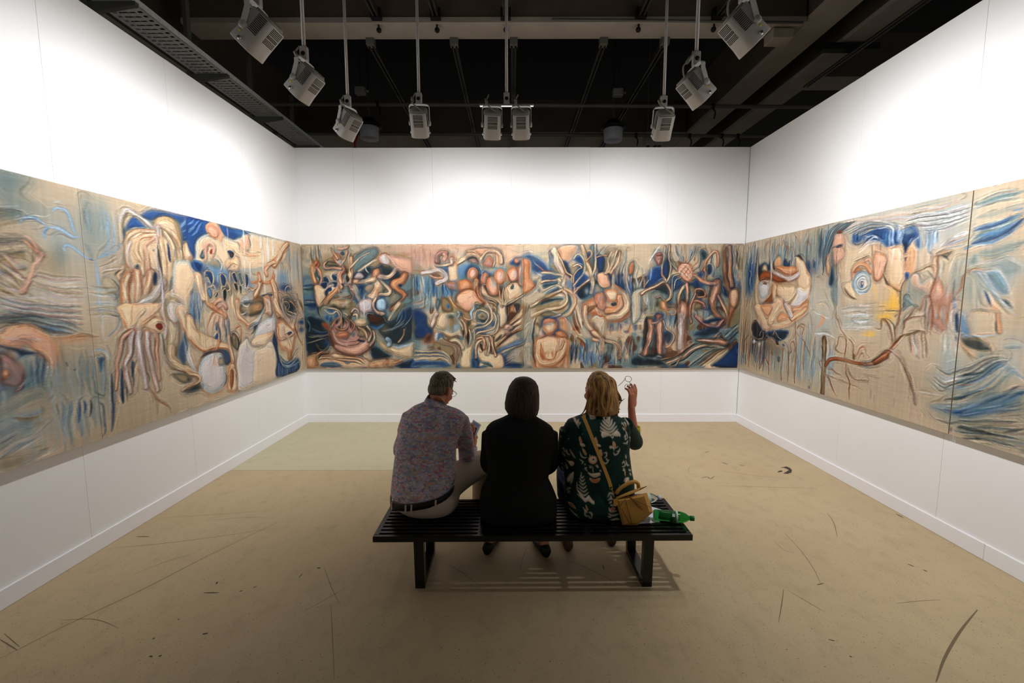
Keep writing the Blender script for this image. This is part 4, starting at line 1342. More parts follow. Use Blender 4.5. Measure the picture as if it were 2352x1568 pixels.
# ---------------------------------------------------------------- brushwork of the paintings, in millimetres on each wall
# letter = kind of mark (B wash, T rounded form, L line, P area, V drips, U flowing lines), pigments, opacity, sizes, points
STROKES = {
'L': '''B t 0.55 2524 2414 131 90
B t 0.45 2612 2283 163 82
B g 0.4 2822 2074 192 192
B t 0.4 3003 2209 130 177
B g 0.45 3027 1732 119 167
B g 0.4 2673 1796 245 86
B t 0.5 2501 2381 79 112
B t 0.35 2600 2417 86 47
B s 0.6 2675 2366 114 72
B t 0.4 2530 2233 61 51
B g 0.35 2768 2142 160 163
B h 0.35 2702 1963 118 86
B t 0.4 2756 2029 43 94
B t 0.45 2966 2315 56 134
B t 0.4 3071 2308 53 125
B g 0.4 3085 2228 122 209
V tbg 0.35 2928 2340 2985 2173 10 10 3
V tgb 0.35 3044 2330 3184 2129 12 9 4
U pcmhmd 0.55 9 14 3 2436 2025 2499 1930 2569 1865 2400 1770 2502 1719 2617 1693
U hpcmp 0.5 9 15 3 2589 1907 2717 1884 2907 1886 2575 1771 2724 1722 2896 1707
U pmctpk 0.6 8 16 4 2405 1770 2503 1725 2664 1716 2895 1700 2426 1653 2543 1612 2710 1590 2889 1573
L d 0.6 6 2425 1925 2464 1883 2508 1822 2532 1806
L d 0.7 5 2413 1803 2439 1779 2472 1773
L r 0.5 6 2457 1955 2497 1913 2558 1911
L m 0.6 9 2453 2010 2492 1958 2565 1929
L p 0.6 10 2421 1886 2466 1804 2559 1771
L p 0.6 12 2409 1764 2505 1748 2622 1747 2734 1703
L d 0.7 5 2518 1874 2538 1864 2554 1870
L h 0.5 18 2486 2047 2531 1995 2574 1965
T qm 0.9 35 31 2524 1782 2563 1853 2603 1938 2649 2007
T qm 0.9 31 16 2649 2007 2625 2046 2602 2084 2593 2094
T qr 0.75 26 11 2629 2022 2604 2043 2560 2079 2536 2076
L d 0.8 6 2598 2019 2600 1978 2589 1954
L r 0.7 5 2590 2071 2608 2038 2629 2022
L p 0.55 7 2662 2020 2621 1945 2578 1848
L b 0.45 20 2549 2174 2557 2204 2590 2224 2638 2224 2675 2201 2701 2181
L l 0.85 9 2549 2174 2557 2204 2590 2224 2638 2224 2675 2201 2701 2181
L b 0.45 23 2701 2181 2748 2182 2795 2171 2842 2143 2887 2145
L l 0.85 11 2701 2181 2748 2182 2795 2171 2842 2143 2887 2145
L b 0.45 18 2682 2106 2676 2135 2685 2167 2707 2179
L l 0.85 8 2682 2106 2676 2135 2685 2167 2707 2179
L b 0.45 25 2744 2285 2755 2305 2791 2313 2832 2290 2846 2242 2859 2180 2876 2164
L l 0.85 11 2744 2285 2755 2305 2791 2313 2832 2290 2846 2242 2859 2180 2876 2164
L b 0.45 20 2779 2044 2785 2076 2811 2085 2853 2065 2903 2037 2969 2010
L l 0.85 9 2779 2044 2785 2076 2811 2085 2853 2065 2903 2037 2969 2010
L n 0.6 5 2561 2193 2589 2215 2638 2215 2674 2195
L u 0.6 5 2679 2130 2684 2154 2712 2177
L l 0.7 3 2526 2198 2533 2216 2555 2232
L w 0.6 4 2752 2341 2789 2349 2818 2337
L l 0.5 4 2739 2330 2784 2360 2813 2348
L b 0.35 25 2989 2005 2986 1903 2986 1767 2982 1588
L l 0.8 12 2990 2012 2986 1903 2986 1767 2982 1588
L b 0.4 14 3005 2020 3054 2066 3090 2132 3097 2230 3113 2315 3098 2347 3074 2328
L l 0.6 6 3005 2020 3054 2066 3090 2132 3097 2230 3113 2315 3098 2347 3074 2328
L b 0.4 14 3005 2013 3076 2061 3128 2123 3143 2195 3146 2265
L l 0.6 6 3005 2013 3076 2061 3128 2123 3143 2195 3146 2265
L b 0.4 14 3009 2021 3089 2049 3166 2113 3189 2215
L l 0.6 6 3009 2021 3089 2049 3166 2113 3189 2215
L n 0.7 7 2948 2015 2975 2004
L t 0.35 30 2924 2112 2954 2069 2969 2017
U chsp 0.6 4 12 3 3007 1966 3077 1999 3168 2056 3015 1905 3070 1936 3150 1955
L p 0.6 9 3011 1870 3015 1905 3052 1907 3110 1874
L k 0.7 9 3095 1881 3144 1825 3146 1768 3111 1739
B b 0.6 3114 1767 47 29
P sh 0.5 15 18 3043 1892 3101 1867 3133 1796 3104 1746 3056 1802 3024 1850
U shpgs 0.5 9 17 3 2931 1847 3001 1836 3153 1833 2899 1606 2977 1609 3121 1602
L k 0.7 7 3143 1739 3140 1674 3123 1580
L k 0.6 9 3054 1633 3131 1623
B t 0.5 2578 1259 147 149
B g 0.45 2480 963 160 121
B t 0.45 2786 1219 132 148
B g 0.45 2757 944 157 121
B t 0.4 2949 1144 89 185
B g 0.4 2368 1088 77 115
B k 0.8 2511 1624 90 27
B b 0.6 2645 1561 106 28
U ktbgk 0.7 5 11 4 2440 1634 2550 1635 2722 1607 2886 1515 2437 1605 2543 1568 2652 1522 2776 1504
B o 0.6 2773 1478 130 30
B r 0.3 2814 1494 134 13
B o 0.5 2674 1384 36 103
P qo 0.95 14 35 2386 1545 2466 1597 2561 1585 2639 1510 2679 1429 2671 1352 2643 1311 2592 1395 2511 1473 2451 1445 2379 1477
L m 0.7 15 2451 1451 2503 1493 2549 1463
L r 0.6 8 2507 1480 2552 1444 2597 1382 2644 1324
P kn 0.85 11 14 2379 1477 2451 1445 2473 1412 2506 1419 2550 1426 2452 1462 2380 1482
L p 0.5 13 2385 1534 2483 1507 2603 1495
V tkgnt 0.5 2491 1434 2593 1179 16 17 7
V tgbs 0.4 2606 1419 2890 1071 24 17 8
V tsgb 0.5 2646 1108 2917 757 26 16 9
V ggs 0.35 2405 1107 2610 756 16 18 10
T md 0.8 32 18 2402 1410 2424 1389 2439 1333 2460 1281 2460 1233 2427 1216
P md 0.6 13 22 2375 1437 2434 1429 2483 1350 2474 1267 2428 1228 2376 1262 2360 1295
L d 0.8 7 2374 1426 2381 1401 2369 1380
L r 0.7 12 2361 1300 2391 1312 2419 1337
P cr 0.8 6 13 2375 1344 2405 1351 2412 1320 2386 1307
L p 0.7 7 2439 1237 2466 1244 2478 1278
L k 0.8 3 2462 1232 2474 1254
L p 0.4 15 2355 1243 2369 1193 2360 1149
L m 0.4 10 2398 1181 2441 1207 2473 1206
L h 0.7 24 2396 1068 2451 1046 2527 1037
L h 0.35 18 2527 1037 2563 1058 2550 1100
L p 0.4 13 2319 897 2396 917 2494 939 2545 993 2536 1066
L b 0.4 13 2315 857 2378 887 2465 918
L g 0.5 15 2332 1016 2385 1059 2415 1099
L h 0.3 32 2500 994 2551 998
B t 0.35 2463 1005 42 36
B h 0.4 2361 821 97 35
L g 0.5 16 2606 1355 2609 1214 2619 1082 2630 955 2623 884 2596 801
L g 0.5 16 2656 1322 2667 1189 2673 1069
L g 0.5 16 2714 1286 2750 1131 2768 1044
L n 0.4 8 2645 1102 2638 1064 2642 1011
L b 0.7 14 2727 1095 2725 1042 2718 989
L n 0.7 15 2778 1076 2775 1005 2766 934
L n 0.7 15 2811 1068 2811 1023 2805 979
L k 0.7 16 2851 1058 2850 1006 2843 954
L g 0.7 14 2700 1082 2697 1022 2690 963
L k 0.7 7 2763 1283 2776 1283
L r 0.4 5 2806 1215 2815 1172 2826 1142
L k 0.5 8 2720 1345 2730 1310
L l 0.75 12 2902 1367 2916 1393 2960 1391 3002 1361 3003 1295
P nt 0.85 10 18 2932 1341 2963 1348 2979 1320 2961 1258 2938 1247 2931 1291
T gb 0.7 27 23 2970 1307 2961 1258 2961 1185 2947 1086
L k 0.8 10 2888 1121 2900 1100 2949 1071
V tgs 0.4 2884 1228 2936 795 8 17 11
L n 0.7 12 2908 1037 2935 1009 2941 956 2938 883 2935 818 2913 795
L n 0.75 22 3017 1204 3013 1086 3014 981 3003 879 2984 810
L k 0.7 9 3016 1234 3014 1131 3012 1012 3006 938
L g 0.5 15 2990 1238 2987 1136 2986 1018 2980 916
L b 0.6 9 3006 1469 3065 1508 3110 1556 3128 1608
L p 0.6 11 3004 1448 3010 1469 3030 1481
L p 0.7 12 2982 1643 2985 1557 2989 1449
L t 0.5 8 3009 1425 3026 1365 3026 1291
P un 0.95 23 15 3393 2391 3492 2442 3688 2455 4141 2459 4156 2282 3977 2314 3933 2253 3802 2230 3764 2376 3619 2408 3483 2359 3420 2372
L l 0.6 16 3779 2345 3837 2401 3877 2434
L l 0.5 14 3802 2316 3888 2363 3933 2437
L l 0.5 15 3854 2297 3944 2364 3990 2434
L l 0.5 15 3889 2289 4002 2359 4048 2430
L l 0.5 14 3781 2365 3829 2406 3850 2436
L l 0.5 13 3815 2272 3900 2304
B n 0.6 3887 2268 113 27
B n 0.5 3420 2372 65 18
P un 0.95 10 13 3244 2245 3263 2304 3321 2354 3399 2310 3411 2294 3285 2263
L b 0.6 10 3326 2338 3358 2320 3385 2307
B k 0.5 3230 2232 14 34
L n 0.7 16 3234 2266 3224 2208 3213 2162
T ph 1 45 44 3198 2171 3200 2249 3215 2335 3260 2393 3299 2401 3350 2371 3416 2336 3499 2296
L w 0.6 10 3224 2353 3274 2410 3325 2395
L h 0.6 7 3227 2265 3239 2323 3282 2364 3322 2366
L l 0.6 7 3351 2377 3418 2354 3474 2340
T ch 0.8 26 22 3196 2149 3189 2204 3204 2283
P ch 1 13 21 3243 2234 3325 2263 3476 2286 3532 2325 3490 2355 3587 2408 3716 2400 3776 2325 3789 2196 3784 2063 3795 1997 3922 1963 3897 1907 3876 1796 3803 1727 3792 1613 3577 1621 3548 1729 3314 1630 3143 1637 3158 1844 3202 1959 3226 2130
P ch 1 9 29 3504 2345 3587 2405 3699 2397 3751 2335 3767 2232 3742 2164 3675 2246 3574 2282 3530 2307
L m 0.6 8 3571 2332 3613 2351 3659 2327 3693 2262 3755 2198
T pm 0.9 73 47 3530 2307 3548 2254 3510 2261
T cr 1 33 41 3496 2271 3408 2264 3310 2243 3253 2201 3232 2131 3234 2018 3253 1956
T co 1 35 48 3486 2245 3389 2214 3327 2153 3320 2083 3349 2027 3361 1939
T qo 1 29 47 3500 2229 3412 2164 3397 2091 3413 2032 3408 1912 3404 1803
T po 0.9 34 42 3275 2170 3241 2086 3247 2019 3281 1964
T pm 0.9 27 22 3509 2249 3519 2195 3504 2126 3503 2040 3501 1947 3483 1853
T co 1 56 47 3553 2230 3559 2138 3574 2058 3570 1944 3559 1830
T ch 1 48 60 3605 2275 3657 2231 3682 2157 3688 2055 3692 1925
T ch 0.9 44 36 3689 2299 3741 2229 3759 2153 3767 2061
T cr 0.6 34 40 3226 1943 3169 1884 3148 1922 3191 1981
T cr 1 69 77 3223 1915 3193 1817 3191 1731 3187 1635
T cr 1 75 68 3305 1942 3304 1860 3303 1789 3296 1719
T cr 0.9 71 51 3433 1949 3410 1863 3373 1790 3325 1730
T ph 0.9 103 81 3532 1880 3444 1766 3322 1701 3260 1632
T wm 0.9 20 24 3528 1992 3532 1880 3528 1729 3521 1623
L k 0.85 21 3519 2164 3526 2085 3537 2005 3539 1943
P kn 0.95 6 18 3625 2202 3642 2166 3644 2064 3626 2050 3617 2125
P kn 0.9 7 17 3454 1938 3485 1946 3486 1878 3461 1853 3446 1889
P kt 0.9 6 18 3643 1935 3644 1871 3604 1806 3600 1844
P kt 0.85 4 16 3288 1973 3320 2013 3329 1973 3308 1963
L k 0.8 9 3171 1962 3130 1932 3121 1904
L t 0.7 10 3692 2171 3688 2094
L k 0.8 9 3752 2178 3755 2156
P tt 0.8 3 17 3462 2121 3482 2136 3480 2111
L r 0.55 5 3236 2165 3305 2197 3391 2232
L r 0.55 5 3315 2164 3373 2194 3463 2236
L r 0.55 5 3397 2150 3488 2185 3537 2228
L r 0.55 6 3214 2016 3253 1956 3297 1988
L r 0.55 6 3382 2148 3377 2029 3375 1940
L r 0.55 7 3436 2119 3436 1974 3444 1913
L r 0.55 6 3264 1934 3239 1818 3269 1719
L r 0.55 6 3365 1910 3348 1820 3355 1754
L r 0.55 6 3169 1889 3152 1788 3141 1675
L k 0.3 7 3705 1800 3721 1794
T co 1 110 96 3862 2204 3857 2150 3842 2094
P co 1 8 24 3798 2197 3829 2234 3885 2247 3935 2226 3934 2171 3880 2104 3830 2073 3790 2116
L w 0.5 18 3838 2148 3863 2123
P cg 1 16 32 3680 2054 3804 2077 3848 2068 3942 1978 3999 1953 3982 1797 3911 1866 3877 1809 3820 1713 3783 1613 3585 1620 3619 1793 3650 1923
L l 0.6 16 3831 2080 3872 2029 3942 1978
L r 0.6 10 3645 1877 3632 1832 3653 1793
L m 0.3 6 3626 1857 3673 1826 3724 1819
L r 0.35 4 3759 1734 3851 1788
L m 0.3 6 3631 1842 3677 1810 3731 1802
L r 0.35 4 3767 1724 3844 1771
L m 0.3 6 3636 1827 3680 1795 3738 1785
L r 0.35 4 3775 1715 3837 1753
L m 0.3 6 3641 1811 3683 1779 3745 1767
L r 0.35 4 3783 1705 3829 1735
L m 0.3 6 3646 1796 3687 1763 3752 1750
L r 0.35 4 3791 1696 3822 1717
L m 0.3 6 3651 1780 3690 1747 3759 1733
L r 0.35 5 3799 1686 3814 1699
L m 0.3 6 3657 1764 3694 1732 3766 1715
L r 0.35 6 3807 1676 3807 1682
L r 0.5 12 3908 1921 3893 1962
B g 0.3 3709 1674 78 53
V nbtg 0.7 3842 1836 4052 1603 14 22 12
P cg 1 12 26 3940 2144 3972 2258 4058 2333 4162 2341 4134 2069 4001 2066 3933 2075
P nu 0.95 12 21 3864 2049 3933 2075 4010 2060 3962 1979 3907 2004
P nt 0.9 7 21 3980 2148 4034 2196 4035 2111 3984 2100
T qm 0.9 49 29 4034 2097 4053 2184 4081 2258 4155 2267
T ch 0.9 26 19 4063 2085 4016 2025 3961 1965
P co 1 13 26 3150 1700 3513 1694 3533 1579 3508 1491 3489 1461 3400 1487 3193 1497 3154 1558 3136 1627
L r 0.7 10 3146 1609 3171 1539 3193 1503
L r 0.5 10 3246 1698 3227 1641 3209 1560
T co 0.7 51 38 3332 1661 3270 1604 3223 1536
T co 0.8 58 46 3463 1657 3415 1628 3352 1582 3320 1547
T cr 0.8 26 25 3501 1580 3442 1602 3366 1575 3320 1553
P ed 0.95 6 17 3435 1534 3467 1548 3497 1536 3497 1498 3464 1485 3440 1509
L d 0.6 5 3366 1581 3427 1603 3494 1587
L d 0.6 4 3392 1478 3443 1465 3489 1461
L h 0.5 15 3484 1638 3515 1567 3525 1503
T qd 1 54 31 3192 1492 3130 1451 3102 1363 3063 1278 3060 1199 3044 1100
T pr 1 59 38 3225 1495 3198 1421 3189 1340 3136 1267 3144 1149 3160 1052
T pm 1 57 35 3286 1490 3264 1414 3273 1294 3289 1182 3298 1058
T pr 1 62 39 3356 1484 3340 1394 3362 1256 3372 1143 3396 1012
T qr 0.95 45 30 3427 1460 3423 1348 3427 1234 3427 1094
L p 0.6 14 3217 1478 3200 1374 3158 1287
L w 0.5 11 3268 1450 3271 1342 3288 1243
L w 0.5 10 3345 1443 3352 1307
L d 0.7 7 3305 1434 3305 1338 3316 1239 3315 1153
L d 0.6 9 3411 1449 3410 1362 3406 1250
L d 0.5 7 3230 1477 3228 1395 3191 1293
L d 0.5 6 3178 1481 3170 1401 3126 1291
L k 0.7 13 3237 1287 3204 1221 3192 1175 3190 1087
P kn 0.9 6 15 3096 1239 3109 1190 3107 1104 3102 1001 3081 977 3079 1081
L k 0.7 11 3123 1141 3126 1042 3127 994
P kn 0.85 5 15 3189 1270 3210 1279 3201 1197 3180 1154
L r 0.6 11 3238 1227 3251 1153
L k 0.6 10 3324 1176 3330 1089
L h 0.5 19 3356 989 3386 913 3377 826
L r 0.75 9 3305 1130 3326 1052 3369 967 3424 910 3489 854 3523 786
L h 0.5 11 3390 1102 3413 1034 3432 985
T ch 1 155 140 3626 1692 3596 1563 3605 1418 3577 1303
P pg 0.7 15 19 3576 1693 3728 1690 3710 1597 3643 1534 3581 1577
L r 0.6 9 3567 1603 3602 1549 3643 1534 3698 1571
T pm 0.8 39 32 3513 1694 3521 1618 3535 1528 3517 1427
L k 0.6 15 3480 1455 3497 1390 3502 1287
T ch 1 98 70 3571 1330 3570 1239 3672 1156 3829 1074 3864 1039
L h 0.6 9 3513 1234 3592 1209 3681 1155 3760 1135
L d 0.5 7 3538 1165 3619 1138 3737 1090
P hk 0.75 11 19 3566 1121 3692 1092 3779 1048 3766 1015 3659 1023 3580 1092
T cr 0.7 48 39 3871 1009 3828 1060 3773 1084
T cr 0.9 47 35 3870 1002 3819 977 3743 971 3670 966
B k 0.6 3805 937 103 35
T co 1 129 103 3721 1623 3778 1485 3879 1365 4010 1278
L r 0.8 11 3796 1394 3874 1316 3967 1262 4015 1248
L r 0.5 7 3693 1518 3722 1462
P nt 0.7 15 19 3646 1321 3697 1396 3738 1447 3760 1308 3709 1164 3645 1228
L g 0.8 22 3716 1408 3730 1284 3756 1184 3822 1097
L w 0.7 12 3757 1370 3763 1252 3799 1150 3849 1078
V ntgb 0.7 3799 1689 3947 1451 8 23 13
P pg 0.8 12 21 4012 1219 3919 1188 3872 1110 3866 1053 3897 975 3976 870 4012 1219
L b 0.6 17 4012 1219 3940 1193 3884 1136
P un 0.95 13 17 3860 2447 3956 2459 4143 2453 4097 2401 4108 2347 4001 2304 3947 2227 3905 2114 3845 2236
L l 0.5 13 3861 2390 3923 2427 3948 2453
L l 0.5 13 3871 2344 3966 2407 4016 2454
L l 0.5 14 3910 2302 3992 2368 4046 2437
L l 0.5 13 3869 2323 3940 2376
P un 0.95 16 20 4253 2455 4388 2459 4641 2459 4779 2457 4700 2419 4571 2370 4499 2342 4377 2356 4307 2382
B b 0.7 4617 2420 114 32
B n 0.5 4495 2403 79 25
L b 0.5 9 4310 2411 4340 2357
P cg 1 19 24 3936 2117 3973 2262 4057 2323 4183 2352 4308 2387 4358 2347 4507 2331 4591 2366 4743 2426 4812 2448 5559 2458 5568 2398 5474 2214 5188 2118 4596 2026 4305 2020 4167 2035 4014 2058 3946 2075
P qo 1 10 22 4090 2411 4160 2456 4254 2460 4293 2420 4331 2356 4298 2292 4248 2327 4179 2317 4108 2347
P qr 0.6 10 14 4114 2404 4191 2433 4255 2391 4240 2331 4180 2323 4117 2354
L r 0.6 5 4109 2353 4164 2332 4196 2314 4239 2320
P tk 0.9 7 17 3983 2138 4035 2187 4057 2162 4044 2116 3996 2112
T qm 0.95 49 37 4059 2106 4059 2184 4073 2242 4116 2264 4172 2248 4184 2198 4142 2125
P er 0.95 4 18 4120 2191 4144 2216 4160 2195 4146 2159 4117 2162
L e 0.8 12 4094 2211 4094 2171
P kn 0.95 7 20 4375 2206 4409 2222 4466 2215 4467 2178 4421 2150 4395 2178
B r 0.5 4429 2181 25 18
P co 0.9 13 24 4348 2083 4409 2130 4540 2167 4561 2087 4515 2027 4397 2014 4363 2042
L t 0.6 13 4510 2170 4557 2137 4550 2073 4516 2033
T oh 0.6 41 34 4363 2048 4435 2102 4461 2079
P ht 0.7 12 18 4088 2075 4210 2119 4247 2064 4216 2015 4134 2044
L k 0.6 10 4218 2114 4249 2076 4244 2028
T cg 0.9 32 21 4212 2143 4260 2100 4273 2054 4240 1993 4210 1956 4193 1874 4125 1797
L g 0.5 18 4338 2333 4313 2270 4324 2201
L r 0.5 11 4487 2322 4555 2312 4592 2279
P qo 0.9 14 26 4576 2327 4633 2385 4732 2418 4754 2317 4737 2256 4638 2233 4602 2280
L k 0.6 13 4743 2426 4768 2351 4761 2285
L k 0.6 9 4701 2426 4765 2429 4784 2399
P hg 0.8 7 22 4684 2263 4708 2292 4739 2282 4724 2242
L k 0.4 10 4527 2333 4574 2302 4576 2227
U orqc 0.45 6 10 3 4602 2280 4724 2242 4952 2252 4613 2192 4763 2193 4934 2196
L w 0.4 21 4396 2454 4399 2353
L w 0.7 28 4652 2463 4652 2324
L w 0.6 19 4658 2325 4641 2015
L w 0.5 20 4801 2453 4799 2289
L w 0.7 29 4962 2457 4963 2307
L w 0.7 22 4996 2325 4982 2035
L w 0.75 43 5108 2456 5094 2154
L w 0.6 34 5210 2456 5207 2249
L w 0.6 20 5005 2064 4990 1757
L w 0.6 41 5244 2151 5241 1940
L w 0.5 26 4732 2112 4731 1955
L w 0.5 22 5000 1785 4995 1574
V ggbp 0.55 5555 2419 5843 1839 18 29 14
V bgtp 0.6 5299 2155 5525 1850 14 26 15
B n 0.75 5439 1879 161 46
B b 0.6 5393 1983 129 90
T cr 1 102 81 5217 2149 5336 2246 5431 2345 5556 2427
L r 0.7 14 5558 2450 5550 2373 5439 2293
L m 0.6 11 5321 2369 5374 2346 5425 2292
L h 0.6 20 5332 2209 5412 2164 5418 2089
L h 0.5 20 5504 2216 5585 2130 5578 2068
T qr 0.8 45 73 5247 2180 5112 2134 5029 2065 5050 2024
L r 0.6 8 5017 2064 5046 2108 5111 2127
L r 0.6 11 5210 2076 5176 2002 5143 1944
B b 0.8 4145 1988 152 69
B n 0.7 3971 2022 93 50
B n 0.8 4134 1883 110 58
B b 0.7 4317 1961 110 72
B k 0.7 4321 1817 111 73
B n 0.75 4487 1944 119 63
B b 0.7 4687 1888 108 105
P nb 0.9 9 16 3895 2087 4014 2058 3975 1978 3917 2013
P nk 0.85 4 17 4032 1925 4030 1981 4072 2006 4129 1992 4148 1942 4135 1889 4098 1859 4087 1910 4067 1949
T ch 0.95 18 13 4032 1925 4030 1981 4072 2006 4129 1992 4148 1942 4135 1889 4098 1859 4087 1910 4067 1949 4032 1925
P bk 0.85 4 17 4037 1824 4082 1859 4111 1825 4114 1768 4077 1733 4049 1779
T ch 0.95 11 15 4037 1824 4082 1859 4111 1825 4114 1768 4077 1733 4049 1779 4037 1824
P nk 0.85 5 19 4237 1963 4274 1983 4317 1955 4329 1902 4288 1858 4254 1875 4241 1922
T ch 0.95 11 16 4237 1963 4274 1983 4317 1955 4329 1902 4288 1858 4254 1875 4241 1922 4237 1963
P nk 0.85 4 18 4123 1779 4169 1815 4202 1797 4181 1762 4146 1756
T ch 0.95 11 12 4123 1779 4169 1815 4202 1797 4181 1762 4146 1756 4123 1779
P kk 0.85 5 19 4257 1816 4305 1841 4329 1805 4313 1744 4281 1696 4259 1744
T ch 0.95 12 16 4257 1816 4305 1841 4329 1805 4313 1744 4281 1696 4259 1744 4257 1816
P nk 0.85 5 20 4414 1990 4463 2005 4489 1969 4514 1920 4481 1894 4438 1942
T ch 0.95 11 17 4414 1990 4463 2005 4489 1969 4514 1920 4481 1894 4438 1942 4414 1990
P tk 0.85 5 21 4512 1996 4564 2011 4589 1962 4603 1898 4561 1884 4537 1947
T ch 0.95 11 18 4512 1996 4564 2011 4589 1962 4603 1898 4561 1884 4537 1947 4512 1996
P kk 0.85 5 20 4432 1893 4473 1906 4508 1864 4503 1819 4464 1825
T ch 0.95 10 15 4432 1893 4473 1906 4508 1864 4503 1819 4464 1825 4432 1893
P kk 0.85 5 21 4529 1877 4570 1871 4575 1820 4540 1782
T ch 0.95 9 14 4529 1877 4570 1871 4575 1820 4540 1782 4529 1877
P nk 0.85 5 22 4633 1976 4667 2004 4705 1954 4687 1888 4640 1847
T ch 0.95 12 17 4633 1976 4667 2004 4705 1954 4687 1888 4640 1847 4633 1976
T ch 0.9 16 15 4141 1872 4178 1815 4138 1762
T ch 0.9 18 13 4396 2002 4379 1928 4389 1842 4339 1817
T ch 0.9 17 18 4253 1863 4236 1786 4254 1696
T ch 0.9 18 14 4564 1820 4602 1782 4636 1808 4771 1850
T ch 0.9 17 16 4640 1847 4680 1822 4633 1782
T ch 0.9 18 19 4348 1902 4381 1854 4374 1793
L w 0.5 8 4036 1892 4094 1899 4123 1854
L l 0.6 10 4211 1968 4205 1909 4221 1898
T co 0.95 93 86 3940 1943 3961 1845 3998 1756
V nbtp 0.7 3824 1820 3975 1606 9 18 16
V cohtc 0.75 4322 1829 4530 1585 14 25 17
T ch 0.8 32 39 4027 1880 4033 1784 4041 1699 4090 1618
T qr 0.9 46 49 4094 1664 4168 1715 4239 1726 4303 1647
L r 0.6 7 4157 1698 4162 1662 4229 1637
T or 0.95 26 43 4756 1916 4848 1933 4919 1935 5040 1926 5170 1952 5204 2018
T cr 1 96 76 4906 1921 4876 1866 4797 1770
T qr 1 53 39 4908 1942 4901 1989 4880 2015
B e 0.5 4886 2016 24 10
T cr 0.8 42 22 4832 1885 4770 1837 4706 1855 4648 1822
L r 0.6 11 4853 1980 4872 1940
L h 0.5 22 4766 2016 4855 2001
B b 0.6 4624 1691 95 52
L w 0.7 7 4576 1737 4630 1750 4681 1724
L w 0.7 7 4587 1720 4639 1730 4679 1701
L w 0.7 8 4598 1703 4647 1711 4676 1679
L w 0.7 8 4609 1686 4656 1691 4674 1656
L w 0.7 9 4620 1669 4665 1671 4672 1634
L w 0.6 15 4565 1731 4559 1667 4607 1627 4662 1645
P hd 0.9 18 46 4734 1703 4831 1770 4937 1763 4965 1687 4917 1571 4721 1578 4705 1637
B c 0.5 4789 1689 57 40
P cr 0.95 14 29 4948 1757 5025 1785 5099 1764 5129 1685 5104 1564 4978 1569 4975 1659
P kn 0.8 10 24 4927 1784 5128 1800 5125 1764 5026 1792 4962 1770
T cr 0.95 116 136 5169 1937 5211 1830 5226 1720 5250 1558
T pr 0.7 38 37 5218 1903 5276 1801 5324 1734
L r 0.6 8 5169 1815 5248 1801
T cr 0.8 25 19 5293 1831 5388 1802 5458 1772
B k 0.8 5506 1664 196 139
B n 0.6 5438 1863 131 38
T pd 0.95 21 23 5460 1795 5436 1848 5500 1895 5573 1874 5583 1819
T cd 0.95 12 20 5369 1757 5489 1788 5559 1733 5644 1662 5716 1580
T cd 0.95 21 22 5381 1734 5360 1666 5411 1604 5420 1552
T cd 0.95 12 22 5614 1820 5707 1805 5716 1733 5649 1709 5624 1765
T od 0.95 12 22 5492 1680 5570 1694 5659 1645 5698 1564
T cd 0.95 15 14 5420 1696 5476 1664 5442 1619 5528 1586
T hd 0.95 24 24 5739 1797 5777 1692 5852 1609 5879 1542
T ld 0.95 23 22 5573 1874 5564 1928 5587 2007
T cd 0.95 15 23 5474 1649 5560 1600 5554 1547
T wd 0.95 24 24 5691 1645 5684 1581
L c 0.7 7 5347 1817 5430 1787 5487 1772
V tbgns 0.7 3807 1727 3959 1444 12 20 18
P co 0.95 16 21 3779 1593 3845 1573 3887 1450 4021 1392 4164 1329 4291 1277 4334 1207 4268 1241 4121 1259 3964 1254 3865 1313 3800 1366 3760 1415
L r 0.8 13 3773 1391 3843 1327 3948 1256 4086 1269 4212 1254 4287 1233 4330 1175 4323 1104
V gsht 0.35 3869 1578 4103 1261 14 17 19
U rqmpoq 0.7 9 19 4 4184 1687 4255 1661 4303 1571 4310 1365 4198 1650 4131 1615 4065 1569 3992 1442
T or 0.9 59 52 4052 1689 4127 1658 4212 1612 4283 1565
T qm 0.7 38 46 4181 1663 4257 1680 4292 1654
V tqngh 0.6 4245 1567 4338 1246 10 19 20
V cgtq 0.45 3989 1572 4103 1347 10 19 44
L n 0.8 36 4148 1516 4142 1461
P nu 0.9 6 19 4123 1456 4154 1491 4158 1441 4135 1437
P nu 0.9 6 19 4107 1384 4146 1417 4156 1379 4140 1356 4104 1359
L n 0.85 24 4171 1478 4181 1402 4175 1340
T ph 0.8 16 16 4141 1541 4153 1479 4162 1391 4146 1331
T or 0.95 35 26 4166 1341 4132 1282 4108 1223
L d 0.4 3 3997 1406 4096 1366 4183 1327 4292 1283
L d 0.4 4 4184 1339 4226 1379 4304 1398
P nk 0.8 11 19 3901 1203 3963 1242 4084 1251 4193 1244 4285 1213 4317 1144 4292 1089 4233 1086 4203 1160 4135 1220 4047 1225 3943 1209
P pg 0.97 10 37 3866 1091 3906 1167 3968 1206 4064 1223 4152 1211 4203 1160 4223 1081 4222 978 4184 890 4114 847 4024 842 3934 881 3875 953 3858 1022
L k 0.5 21 4225 1010 4228 945 4193 881
L r 0.7 10 4108 1217 4077 1178 4056 1107
L r 0.5 9 4108 1217 4128 1152 4114 1111
P hk 0.6 11 19 4148 1168 4203 1160 4224 1093 4176 1088 4131 1096
B o 0.4 4090 1133 53 49
L w 0.6 9 3744 1259 3765 1177 3818 1087 3925 1039
T cr 0.9 33 29 3727 1092 3815 1059 3874 1013 3822 976 3715 981
P kh 0.8 7 16 3724 1064 3767 1050 3781 1031 3749 1019 3720 1031
B k 0.6 3802 939 99 29
T cr 0.9 58 58 4310 1365 4321 1274 4340 1174 4352 1100
P hk 0.85 12 21 4350 1362 4384 1398 4440 1354 4475 1284 4446 1207 4386 1227 4351 1284
